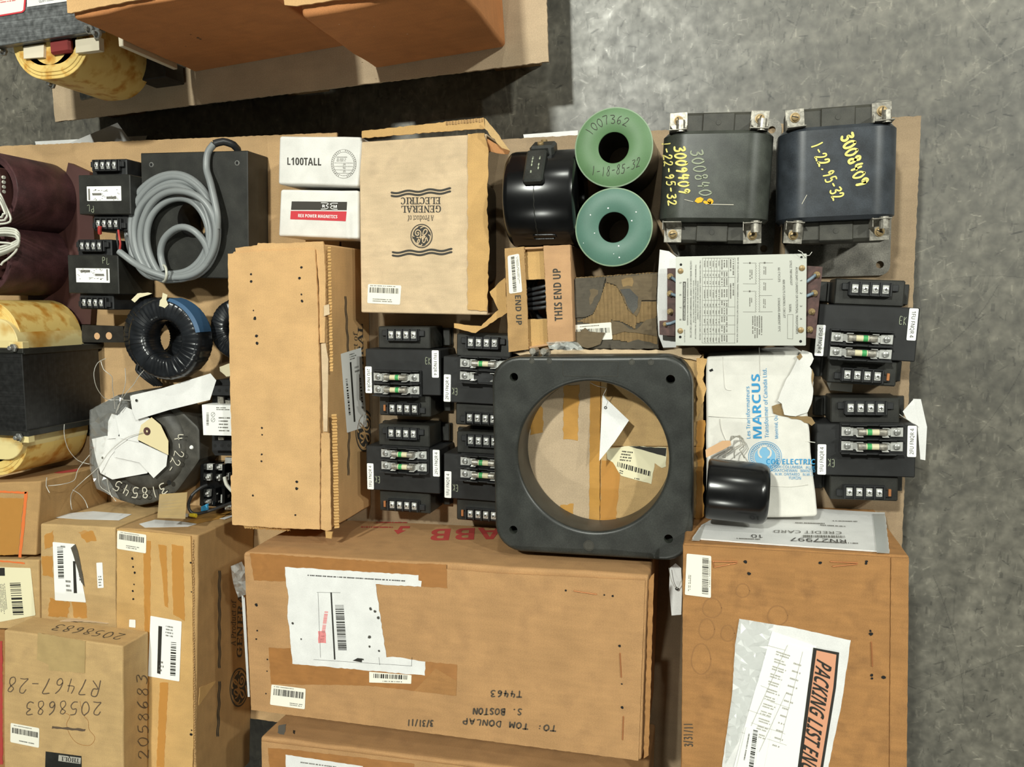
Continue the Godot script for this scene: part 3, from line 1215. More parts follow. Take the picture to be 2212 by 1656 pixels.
func middle_cartons() -> void:
	# --- white carton L100TALL
	var d := carton("white_carton", "white carton printed L100TALL with a round maker's stamp", pts("g", [152, 182, 762, 192, 735, 560, 137, 542]), 0.235, SHEET, mats.white_board, {"r": 0.005, "group": "white transformer cartons"})
	print_text(d.node, "L100TALL", d.top, px("g", 210, 400), px("g", 462, 405), px("g", 210, 345), mats.ink_box, "bold")
	var b := Bag.new()
	for rr in [1.0, 0.82]:
		var w := []
		for i in 49:
			w.append(on(px("g", 630 + cos(TAU * i / 48) * 93 * rr, 393 + sin(TAU * i / 48) * 107 * rr), d.top))
		ribbon(b, w, 0.0005, Vector3.UP)
	for i in 40:
		if i in [9, 10, 11, 12, 29, 30]:
			continue
		var a := TAU * i / 40
		ribbon(b, [on(px("g", 630 + cos(a) * 81, 393 + sin(a) * 94), d.top), on(px("g", 630 + cos(a) * 89, 393 + sin(a) * 103), d.top)], 0.0011, Vector3.UP)
	for y in [385, 411, 437, 462]:
		ribbon(b, [on(px("g", 560, y), d.top), on(px("g", 700, y + 2), d.top)], 0.0004, Vector3.UP)
	for y in [338, 352, 365]:
		fine_print(b, d.top, px("g", 575, y + 9), px("g", 690, y + 9), px("g", 575, y), 1, 0.0007, y)
	var stamp := part("round_stamp", b, mats.ink_grey, d.node)
	for k in [["26", 404], ["50", 430], ["35", 456]]:
		print_text(stamp, k[0], d.top, px("g", 624, k[1]), px("g", 644, k[1]), px("g", 624, k[1] - 14), mats.ink_grey)
	# --- white carton with the maker's bar
	d = carton("white_carton", "white carton with black and red REX POWER MAGNETICS bar", pts("g", [157, 584, 735, 590, 735, 955, 142, 932]), 0.235, SHEET, mats.white_board, {"r": 0.005, "group": "white transformer cartons"})
	var bar := add_patch(d.node, "black_bar", pts("g", [243, 672, 655, 676, 652, 737, 238, 735]), d.top, mats.ink_box, 0.0001, 0.0004)
	print_text(bar, "R", d.top, px("g", 472, 718), px("g", 494, 719), px("g", 472, 697), mats.label_white, "bold", "lettering", 0.001)
	print_text(bar, "M", d.top, px("g", 555, 721), px("g", 580, 722), px("g", 555, 699), mats.label_white, "bold", "lettering", 0.001)
	var coil := Bag.new()
	for st in [[463, 683, 505, 684, 516, 692, 500, 704, 516, 714, 503, 727, 463, 730], [586, 686, 545, 686, 532, 694, 548, 706, 532, 716, 546, 728, 584, 732]]:
		var w := []
		for p in curve2(pts("g", st), 4):
			w.append(on(p, d.top))
		ribbon(coil, w, 0.0011, Vector3.UP, 0.001)
	part("coil_mark", coil, mats.label_white, bar)
	var red := add_patch(d.node, "red_bar", pts("g", [236, 743, 652, 747, 645, 820, 232, 805]), d.top, mats.ink_red, 0.0001, 0.0004)
	print_text(red, "REX POWER MAGNETICS", d.top, px("g", 292, 790), px("g", 583, 799), px("g", 293, 766), mats.label_white, "bold", "lettering", 0.001)
	# --- open carton with the round emblem
	var oh := 0.23
	var oq := []
	for p in pts("g", [742, 228, 1690, 165, 1700, 1520, 757, 1500]):
		oq.append(at(p, oh))
	var oc: Vector3 = (oq[0] + oq[1] + oq[2] + oq[3]) / 4
	d = {"node": thing("open_carton", "pale worn carton with GENERAL ELECTRIC print upside down and torn flaps", "box", Vector3(oc.x, SHEET, oc.z)), "top": level(oh), "h": oh}
	part("top_panel", carton_body(oq, oh - 0.007, 0.0033, 0.0022, 16, 5), mats.kraft_pale, d.node)
	board(d.node, "back_wall", oq[0], oq[1], oc, SHEET + 0.001, oh - 0.005, mats.kraft_pale)
	board(d.node, "left_wall", oq[3], oq[0], oc, SHEET + 0.001, oh - 0.005, mats.kraft_pale)
	board(d.node, "front_wall", oq[2], oq[3], oc, SHEET + 0.001, oh - 0.005, mats.kraft_pale)
	# black block seen through the open right side
	var inside := thing("black_coil_block", "black block inside the open side of the pale worn carton", "transformer", Vector3(oc.x + 0.03, SHEET, oc.z))
	var ib := Bag.new()
	slab(ib, frame(Vector3(oc.x + 0.035, SHEET, oc.z + 0.01)), round_rect(0.16, 0.2, 0.03, 6), 0.075, 0.004, true)
	part("body", ib, mats.black_gloss, inside)
	var gp: Material = mats.kraft_pale
	print_text(d.node, "ELECTRIC", d.top, px("g", 1352, 640), px("g", 1056, 643), px("g", 1352, 692), mats.ink_box, "serif")
	print_text(d.node, "GENERAL", d.top, px("g", 1355, 702), px("g", 1060, 705), px("g", 1355, 754), mats.ink_box, "serif")
	print_text(d.node, "A Product of", d.top, px("g", 1302, 786), px("g", 1105, 786), px("g", 1302, 820), mats.ink_box, "italic")
	emblem(d.node, d.top, px("g", 1210, 930), px("g", 1128, 930), px("g", 1210, 1020), gp)
	waves(d.node, d.top, px("g", 985, 606), px("g", 1425, 580), Vector2(0, 7), 2.7)
	waves(d.node, d.top, px("g", 994, 1050), px("g", 1435, 1032), Vector2(0, 7), 2.7)
	sticker(d.node, pts("g", [812, 1288, 1060, 1298, 1050, 1442, 806, 1430]), d.top, [0.06, 0.92, 0.16, 0.44], [[0.05, 0.9, 0.03, 0.12, 1], [0.15, 0.95, 0.72, 0.92, 2]])
	add_patch(d.node, "flap_seam_strip", pts("g", [1556, 172, 1680, 165, 1712, 300, 1700, 760, 1716, 1000, 1700, 1490, 1556, 1478]), d.top, mats.kraft_yellow, 0.0012, 0.001, 0.0012)
	# back flaps, standing up and torn, the right flap bent out over the cylinder
	var y := 0.238
	var f := Bag.new()
	patch3(f, [at(px("g", 770, 150), y), at(px("g", 1270, 95), y), at(px("g", 1675, 50), y), at(px("g", 1690, 135), 0.233), at(px("g", 1250, 165), 0.233), at(px("g", 778, 205), 0.233)], Vector3(0, 0.995, 0.06).normalized(), 0.003, 0.0, 0.0008, 6)
	part("back_flap", f, mats.kraft_yellow, d.node)
	flutes(d.node, at(px("g", 1390, 90), y + 0.003), at(px("g", 1665, 66), y + 0.003), Vector3(0, 0.003, 0.0), 0.006)
	f = Bag.new()
	patch3(f, [at(px("g", 1680, 52), 0.256), at(px("g", 1740, 120), 0.245), at(px("g", 1880, 305), 0.220), at(px("g", 1820, 285), 0.222), at(px("g", 1690, 140), 0.238)], Vector3(0.170, 0.95, 0.1).normalized(), 0.003, 0.0, 0.0012, 8)
	part("side_flap", f, mats.kraft, d.node)
	f = Bag.new()
	patch3(f, [at(px("g", 1700, 205), 0.220), at(px("g", 1872, 300), 0.210), at(px("g", 1860, 325), 0.208), at(px("g", 1700, 300), 0.212)], Vector3(0.1, 0.99, 0.1).normalized(), 0.003, 0.0, 0.001, 9)
	part("inner_flap", f, mats.kraft_orange, d.node)
	# lower torn flap hanging by the right front corner
	f = Bag.new()
	patch3(f, [at(px("g", 1720, 1345), 0.236), at(px("g", 1785, 1480), 0.234), at(px("g", 1660, 1600), 0.230), at(px("g", 1460, 1578), 0.230), at(px("g", 1462, 1612), 0.229), at(px("g", 1620, 1650), 0.228), at(px("g", 1850, 1500), 0.234), at(px("g", 1835, 1240), 0.236)], Vector3(0.02, 0.99, 0.06).normalized(), 0.003, 0.0, 0.001, 10)
	part("front_flap", f, mats.kraft_yellow, d.node)
	# --- tall carton with worn flaps
	d = carton("long_carton", "golden long carton with staple holes and a crushed fluted edge", pts("f", [48, 150, 527, 112, 548, 1572, 66, 1542]), 0.315, SHEET, mats.kraft_gold, {"r": 0.004, "amp": 0.002})
	var g: Material = mats.kraft_gold
	add_patch(d.node, "top_flap", pts("f", [74, 132, 185, 118, 190, 106, 330, 108, 520, 98, 525, 118, 535, 300, 530, 615, 505, 615, 500, 300, 486, 152, 78, 160]), d.top, g, 0.004, 0.0005, 0.0006)
	add_patch(d.node, "top_flap", pts("f", [44, 162, 180, 150, 486, 140, 498, 330, 508, 740, 512, 1080, 510, 1562, 290, 1555, 66, 1538, 58, 1290, 66, 1284, 52, 700]), d.top, g, 0.004, 0.0050, 0.0006)
	add_patch(d.node, "top_flap", pts("f", [515, 1075, 558, 1075, 566, 1565, 545, 1572, 514, 1562]), d.top, g, 0.003, 0.004, 0.0006)
	add_patch(d.node, "inner_liner", pts("f", [508, 620, 530, 615, 545, 700, 540, 1068, 520, 1068]), d.top, mats.kraft_pale, 0.001, 0.0012)
	flutes(d.node, at(px("f", 548, 125), 0.319), at(px("f", 560, 760), 0.319), Vector3(0, 0.004, 0), 0.006, mats.kraft_yellow)
	flutes(d.node, at(px("f", 572, 980), 0.319), at(px("f", 585, 1560), 0.319), Vector3(0.003, 0.004, 0), 0.009, mats.kraft_yellow)
	flutes(d.node, at(px("f", 110, 1552), 0.319), at(px("f", 350, 1566), 0.313), Vector3(0, 0.004, 0.002), 0.008, mats.kraft_yellow)
	add_patch(d.node, "torn_tuft", pts("f", [533, 1572, 570, 1578, 565, 1612, 536, 1608]), d.top, mats.kraft_yellow, 0.003, 0.002, 0.001)
	add_patch(d.node, "torn_tuft", pts("f", [530, 425, 556, 418, 560, 470, 530, 480]), d.top, mats.kraft_pale, 0.002, 0.006, 0.0006)
	speckle(d.node, "staple_hole", pts("f", [148, 265, 148, 302, 160, 450, 168, 490, 176, 580, 178, 618, 203, 1050, 204, 1085, 202, 1185, 201, 1220, 405, 230, 395, 285, 408, 402, 405, 368, 382, 1325, 380, 1360, 374, 1495, 157, 1395]), level(d.h + 0.0092), mats.black_hole, 0.0022)
	waves(d.node, d.right, px("f", 625, 380), px("f", 640, 660), Vector2(2.6, 0), 3.0)
	waves(d.node, d.right, px("f", 645, 1070), px("f", 640, 1290), Vector2(2.6, 0), 2.4)
	print_text(d.node, "GENERAL", d.right, px("f", 724, 900), px("f", 718, 520), px("f", 698, 900), mats.ink_box, "serif")
	print_text(d.node, "A Product of", d.right, px("f", 690, 830), px("f", 686, 560), px("f", 672, 830), mats.ink_box, "italic")
	emblem(d.node, d.right, px("f", 728, 1065), px("f", 728, 958), px("f", 680, 1067), mats.kraft_gold)
	var st := sticker(d.node, pts("f", [604, 672, 708, 640, 738, 1042, 636, 1075]), d.right, [], [[0.4, 0.75, 0.03, 0.12, 3], [0.6, 0.9, 0.2, 0.3, 2]], "shipping_label", 0.0006, mats.label_white, 1.5)
	var sb := Bag.new()
	bars(sb, d.right, px("f", 628, 800), px("f", 645, 985), px("f", 637, 799), 26, 0.0012)
	bars(sb, d.right, px("f", 698, 795), px("f", 712, 950), px("f", 706, 794), 22, 0.0012, 5)
	part("bar_code", sb, mats.ink, st)
	add_patch(st, "black_strip", pts("f", [649, 715, 657, 713, 678, 1018, 670, 1020]), d.right, mats.ink, 0.0001, 0.0012)
	# --- THIS END UP carton: a tray whose two flaps leave a gap over black cable
	tray()
	# --- grimy carton with the liner torn off
	grimy_carton()
	# --- carton under the window transformer
	d = carton("flap_top_carton", "brown carton with taped flaps under the square black window transformer", pts("n", [292, 88, 1590, 88, 1578, 1250, 292, 1300]), 0.2515, SHEET, mats.kraft_yellow, {"r": 0.004, "amp": 0.002})
	add_patch(d.node, "top_flap", pts("n", [298, 92, 852, 92, 845, 1290, 298, 1290]), d.top, mats.sheet_upper, 0.003, 0.0006, 0.0002)
	add_patch(d.node, "top_flap", pts("n", [866, 90, 1590, 85, 1585, 735, 862, 736]), d.top, mats.kraft, 0.003, 0.0006, 0.0002)
	add_patch(d.node, "top_flap", pts("n", [862, 742, 1585, 741, 1575, 1250, 853, 1250]), d.top, mats.kraft, 0.003, 0.0004, 0.0002)
	var tp := level(d.h + 0.0038)
	add_patch(d.node, "packing_tape", pts("n", [778, 240, 852, 240, 845, 1300, 770, 1300]), tp, mats.tape_gold, 0.0002, 0.0002, 0.0006)
	add_patch(d.node, "packing_tape", pts("n", [590, 300, 700, 300, 690, 700, 585, 690]), tp, mats.tape_gold, 0.0002, 0.0002, 0.0015)
	add_patch(d.node, "packing_tape", pts("n", [380, 420, 440, 470, 440, 640, 350, 660, 355, 520]), tp, mats.tape_gold, 0.0002, 0.0002, 0.0015)
	add_patch(d.node, "packing_tape", pts("n", [565, 1160, 660, 1150, 655, 1300, 560, 1290]), tp, mats.tape_gold, 0.0002, 0.0002, 0.0015)
	add_patch(d.node, "clear_tape", pts("n", [860, 840, 1000, 850, 960, 1290, 850, 1290]), tp, mats.film_tape, 0.0002, 0.0003, 0.001)
	var lb := add_patch(d.node, "torn_label", pts("n", [890, 760, 1050, 738, 1322, 748, 1320, 885, 1290, 895, 1240, 860, 1215, 1010, 1000, 950, 940, 855, 900, 830]), tp, mats.label_cream, 0.0002, 0.0004, 0.0006)
	add_patch(lb, "black_strip", pts("n", [1055, 738, 1322, 752, 1318, 812, 1200, 780]), tp, mats.ink, 0.0001, 0.0008, 0.0006)
	var lbb := Bag.new()
	bars(lbb, tp, px("n", 975, 850), px("n", 1215, 920), px("n", 970, 885), 30, 0.0009)
	fine_print(lbb, tp, px("n", 985, 845), px("n", 1100, 858), px("n", 1005, 765), 4, 0.0009, 3)
	fine_print(lbb, tp, px("n", 985, 935), px("n", 1020, 945), px("n", 990, 905), 2, 0.0009, 4)
	fine_print(lbb, tp, px("n", 1090, 975), px("n", 1145, 985), px("n", 1095, 960), 1, 0.0009, 6)
	part("bar_code", lbb, mats.ink, lb)
	# frayed strip of flap and film behind and beside the transformer
	add_patch(d.node, "frayed_edge", pts("n", [225, 72, 380, 52, 900, 48, 1330, 52, 1520, 30, 1575, 90, 1545, 130, 1340, 78, 300, 95]), level(0.258), mats.kraft_pale, 0.002, 0.0, 0.001)
	add_patch(d.node, "frayed_edge", pts("n", [1540, 110, 1615, 115, 1580, 260, 1610, 330, 1560, 500, 1545, 560]), level(0.259), mats.kraft_yellow, 0.002, 0.0, 0.0016)
	add_patch(d.node, "film_wrap", pts("n", [1545, 560, 1600, 555, 1585, 900, 1590, 1240, 1530, 1340]), level(0.258), mats.film_tape, 0.0006, 0.0, 0.002)
	# --- white MARCUS carton
	marcus_carton()


func tray() -> void:
	var h := 0.27
	var t0 := pts("k", [170, 200, 950, 157, 990, 1310, 218, 1437])
	var q := []
	for p in t0:
		q.append(at(p, h))
	var c: Vector3 = (q[0] + q[1] + q[2] + q[3]) / 4
	var t := thing("gapped_carton", "small brown carton printed THIS END UP, gap between its flaps showing black cable", "box", Vector3(c.x, SHEET, c.z))
	var names := ["back_wall", "right_wall", "front_wall", "left_wall"]
	for i in 4:
		var a: Vector3 = q[i]
		var e: Vector3 = q[(i + 1) % 4]
		var n := (e - a).cross(Vector3.UP).normalized()
		if n.dot(a - c) < 0:
			n = -n
		var b := Bag.new()
		var mid := (a + e) / 2 - n * 0.0018
		var xx := (e - a).normalized()
		box(b, Transform3D(Basis(xx, Vector3.UP, xx.cross(Vector3.UP)), Vector3(mid.x, (SHEET + h - 0.004) / 2, mid.z)), Vector3(a.distance_to(e), h - SHEET - 0.004, 0.0035), 0.0008)
		part(names[i], b, mats.kraft_end_up, t)
	var pl := level(h)
	var lf := add_patch(t, "left_flap", pts("k", [172, 203, 400, 180, 425, 600, 445, 1000, 455, 1405, 218, 1436]), level(h - 0.003), mats.kraft_side, 0.003, 0.0, 0.0004)
	var rf := add_patch(t, "right_flap", pts("k", [635, 170, 948, 158, 990, 1308, 690, 1330]), level(h - 0.003), mats.kraft_end_up, 0.003, 0.0, 0.0004)
	add_patch(t, "inner_flap", pts("k", [395, 190, 650, 180, 650, 568, 420, 575]), level(h - 0.016), mats.kraft_yellow, 0.003, 0.0, 0.0004)
	add_patch(t, "inner_flap", pts("k", [440, 1045, 680, 1040, 700, 1380, 450, 1400]), level(h - 0.016), mats.kraft_yellow, 0.003, 0.0, 0.0004)
	flutes(t, at(px("k", 400, 182), h - 0.003), at(px("k", 455, 1405), h - 0.003), Vector3(0, 0.003, 0), 0.002)
	flutes(t, at(px("k", 635, 172), h - 0.003), at(px("k", 690, 1325), h - 0.003), Vector3(0, 0.003, 0), 0.002)
	print_text(rf, "THIS END UP", pl, px("k", 858, 1062), px("k", 832, 438), px("k", 765, 1066), mats.ink_box, "bold")
	print_text(lf, "END UP", pl, px("k", 290, 760), px("k", 306, 1112), px("k", 358, 757), mats.ink_box, "bold")
	sticker(lf, pts("k", [340, 262, 378, 720, 222, 742, 202, 290]), pl, [0.04, 0.96, 0.42, 0.72], [[0.05, 0.9, 0.1, 0.3, 2]], "bar_code_label", 0.0006, mats.label, 4.0, 44)
	# coiled black cable lying inside: a thing of its own
	var cb := thing("cable_coil", "black cable coiled inside the THIS END UP carton", "cable", Vector3(c.x, SHEET + 0.04, c.z))
	var b := Bag.new()
	for k in 9:
		var w := []
		var rr := 0.030 + 0.0022 * (k % 4)
		for i in 41:
			var a := TAU * i / 40
			w.append(Vector3(c.x + cos(a) * rr * 0.85 + rng.randf_range(-.0004, .0004), SHEET + 0.075 + 0.007 * (k / 3) + 0.003 * sin(a * 2 + k), c.z + sin(a) * rr * 1.35))
		tube(b, w, 0.0034, 7)
	part("loops", b, mats.cable_black, cb)
	b = Bag.new()
	for k in 5:
		tube(b, curve([Vector3(c.x - 0.036, SHEET + 0.098, c.z - 0.01 + k * 0.008), Vector3(c.x, SHEET + 0.11, c.z - 0.018 + k * 0.009), Vector3(c.x + 0.034, SHEET + 0.10, c.z - 0.028 + k * 0.01)]), 0.0034, 7)
	part("ends", b, mats.cable_black, cb)


func grimy_carton() -> void:
	var d := carton("grimy_carton", "grimy brown carton with torn liner baring its flutes", pts("k", [1000, 560, 2000, 492, 2010, 1395, 1010, 1405]), 0.246, SHEET, mats.grimy_dark, {"r": 0.003, "amp": 0.002})
	var top := level(0.247)
	# bared flutes
	var zone: PackedVector2Array = []
	for p in pts("k", [1010, 1075, 1215, 985, 1330, 720, 1370, 600, 1500, 640, 1580, 780, 1640, 930, 1800, 830, 1975, 820, 1975, 1040, 1740, 1100, 1720, 1165, 1560, 1080, 1440, 1060, 1440, 1290, 1700, 1330, 2000, 1370, 1990, 1230, 1700, 1190]):
		zone.append(p)
	var b := Bag.new()
	var a0 := px("k", 1010, 590)
	for k in 74:
		var x := 1015 + k * 13.0
		var run := []
		for i in 60:
			var p := px("k", x + i * 0.35, 590 + i * 13.5)
			var inside := Geometry2D.is_point_in_polygon(p, zone)
			if inside:
				run.append(on(p, top))
			if (not inside or i == 59) and run.size() > 1:
				tube(b, run, 0.00105 + 0.0002 * sin(k * 1.7), 6)
				run = []
			elif not inside:
				run = []
	part("bared_flutes", b, mats.flute, d.node, "torn strip where the corrugation shows")
	# what is left of the liner, proud of the flutes
	add_patch(d.node, "liner_scrap", pts("k", [1002, 560, 1375, 545, 1345, 640, 1320, 760, 1260, 900, 1215, 985, 1140, 1015, 1010, 1030]), top, mats.grimy_dark, 0.0014, 0.0006, 0.0008)
	add_patch(d.node, "liner_scrap", pts("k", [1375, 545, 1985, 500, 1975, 815, 1800, 820, 1770, 960, 1740, 1010, 1640, 930, 1580, 780, 1500, 640, 1380, 600]), top, mats.grimy, 0.0014, 0.0006, 0.0008)
	add_patch(d.node, "liner_scrap", pts("k", [1440, 1060, 1560, 1085, 1660, 1165, 1740, 1165, 1860, 1050, 1975, 1030, 1985, 1250, 1780, 1210, 1600, 1190, 1450, 1230]), top, mats.grimy, 0.0014, 0.0006, 0.0008)
	add_patch(d.node, "tape_scrap", pts("k", [1545, 690, 1660, 680, 1760, 780, 1755, 900, 1700, 980, 1640, 900, 1600, 780]), top, mats.octagon, 0.0004, 0.0022, 0.0006)
	add_patch(d.node, "clean_patch", pts("k", [1180, 690, 1230, 680, 1285, 700, 1280, 745, 1235, 790, 1215, 850, 1185, 880, 1175, 800, 1195, 745]), top, mats.grimy, 0.0002, 0.0021, 0.0016)
	add_patch(d.node, "clean_patch", pts("k", [1560, 575, 1620, 550, 1690, 548, 1705, 600, 1690, 655, 1640, 645, 1580, 660, 1565, 620]), top, mats.flute, 0.0002, 0.0021, 0.0018)
	var st := sticker(d.node, pts("k", [1005, 1112, 1440, 1080, 1452, 1285, 1020, 1300]), top, [0.02, 0.94, 0.3, 0.62], [[0.1, 0.95, 0.08, 0.2, 1]], "bar_code_label", 0.0008, mats.label, 3.0, 40)
	st.set_meta("label", "cream bar code label half covered by torn liner")
	add_patch(d.node, "torn_liner", pts("k", [1002, 1190, 1065, 1195, 1130, 1145, 1180, 1190, 1370, 1205, 1330, 1290, 1310, 1340, 1160, 1390, 1000, 1330]), top, mats.grimy, 0.0016, 0.0028, 0.0008)
	add_patch(d.node, "torn_liner", pts("k", [1430, 1340, 1600, 1330, 1760, 1285, 2000, 1345, 2005, 1395, 1440, 1398]), top, mats.grimy_dark, 0.0014, 0.0022, 0.0008)
	flutes(d.node, at(px("k", 1005, 558), 0.243), at(px("k", 1990, 492), 0.243), Vector3(0, 0.005, 0), 0.003, mats.flute)


func marcus_carton() -> void:
	var d := carton("white_carton", "worn white MARCUS carton with blue print and a torn corner", pts("o", [150, 168, 835, 112, 948, 1310, 150, 1332]), 0.262, SHEET, mats.white_worn, {"r": 0.006, "amp": 0.003})
	var n: Node3D = d.node
	var top := level(0.2625)
	print_text(n, "Les Transformateurs", top, px("o", 468, 750), px("o", 460, 378), px("o", 440, 750), mats.ink_blue, "sans")
	print_text(n, "MARCUS", top, px("o", 549, 750), px("o", 535, 290), px("o", 488, 750), mats.ink_blue, "bold")
	print_text(n, "Transformer of Canada Ltd.", top, px("o", 600, 745), px("o", 583, 250), px("o", 570, 745), mats.ink_blue, "sans")
	print_text(n, "Montréal, Qu", top, px("o", 667, 750), px("o", 660, 588), px("o", 643, 750), mats.ink_blue, "sans")
	print_text(n, "COL ELECTRIC", top, px("o", 580, 935), px("o", 930, 936), px("o", 580, 897), mats.ink_blue, "bold")
	print_text(n, "BRITISH COLUMBIA   ALBE", top, px("o", 588, 960), px("o", 928, 968), px("o", 588, 940), mats.ink_blue, "sans")
	print_text(n, "SASKATCHEWAN   MANITO", top, px("o", 600, 988), px("o", 930, 992), px("o", 600, 968), mats.ink_blue, "sans")
	print_text(n, "N.W. ONTARIO   N.W.T.", top, px("o", 645, 1014), px("o", 920, 1018), px("o", 645, 995), mats.ink_blue, "sans")
	print_text(n, "YUKON", top, px("o", 740, 1042), px("o", 828, 1044), px("o", 740, 1020), mats.ink_blue, "sans")
	var b := Bag.new()
	var f := Bag.new()
	for rr in [1.0, 0.9, 0.72]:
		var w := []
		for i in 49:
			w.append(on(px("o", 572 + cos(TAU * i / 48) * 118 * rr, 880 + sin(TAU * i / 48) * 108 * rr), top))
		ribbon(b, w, 0.0007, Vector3.UP)
	for i in 44:
		var a := TAU * i / 44
		ribbon(b, [on(px("o", 572 + cos(a) * 92, 880 + sin(a) * 84), top), on(px("o", 572 + cos(a) * 101, 880 + sin(a) * 93), top)], 0.0012, Vector3.UP)
	var seal := part("round_seal", b, mats.ink_blue, n)
	var disc := []
	for i in 32:
		disc.append(px("o", 572 + cos(TAU * i / 32) * 76, 880 + sin(TAU * i / 32) * 70))
	patch(f, disc, top, 0.0001, 0.0003)
	part("disc", f, mats.ink_pale_blue, seal)
	var s := Bag.new()
	for st in [[545, 810, 525, 840, 530, 870, 545, 885], [590, 818, 612, 840, 610, 870, 592, 888], [555, 806, 580, 806]]:
		var w := []
		for p in curve2(pts("o", st), 4):
			w.append(on(p, top))
		ribbon(s, w, 0.003, Vector3.UP, 0.0009)
	part("letter", s, mats.white_worn, seal)
	# torn corner: a lifted scrap of liner and the brown core below it
	add_patch(n, "bared_core", pts("o", [620, 520, 690, 500, 705, 580, 870, 590, 905, 600, 930, 640, 905, 660, 830, 620, 700, 590, 630, 570]), top, mats.flute, 0.0006, 0.0004, 0.0012)
	add_patch(n, "torn_liner", pts("o", [800, 185, 835, 118, 905, 140, 918, 180, 890, 235, 918, 290, 908, 470, 875, 560, 790, 590, 710, 580, 690, 500, 660, 480, 690, 400]), top, mats.white_board, 0.0012, 0.003, 0.001)
	add_patch(n, "bared_core", pts("o", [795, 165, 825, 140, 838, 165, 815, 190]), top, mats.flute, 0.0008, 0.0045, 0.001)
	add_patch(n, "bared_core", pts("o", [905, 250, 920, 290, 912, 380, 902, 340]), top, mats.flute, 0.0008, 0.0045, 0.001)
	var hole := Bag.new()
	patch(hole, pts("o", [170, 262, 195, 250, 202, 266, 180, 275]), top, 0.0002, 0.0003, 0.0004)
	part("puncture", hole, mats.black_hole, n)
	# creases pressed into the board
	for st in [[165, 590, 430, 605, 640, 590], [250, 610, 262, 690, 300, 780], [270, 170, 280, 330, 290, 395, 330, 405], [530, 100, 540, 300], [610, 1090, 760, 1095, 880, 1080], [860, 770, 930, 780]]:
		var cr := Bag.new()
		var w := []
		for p in curve2(pts("o", st), 4):
			w.append(on(p, top))
		tube(cr, w, 0.0007, 5)
		part("crease", cr, mats.white_worn, n)


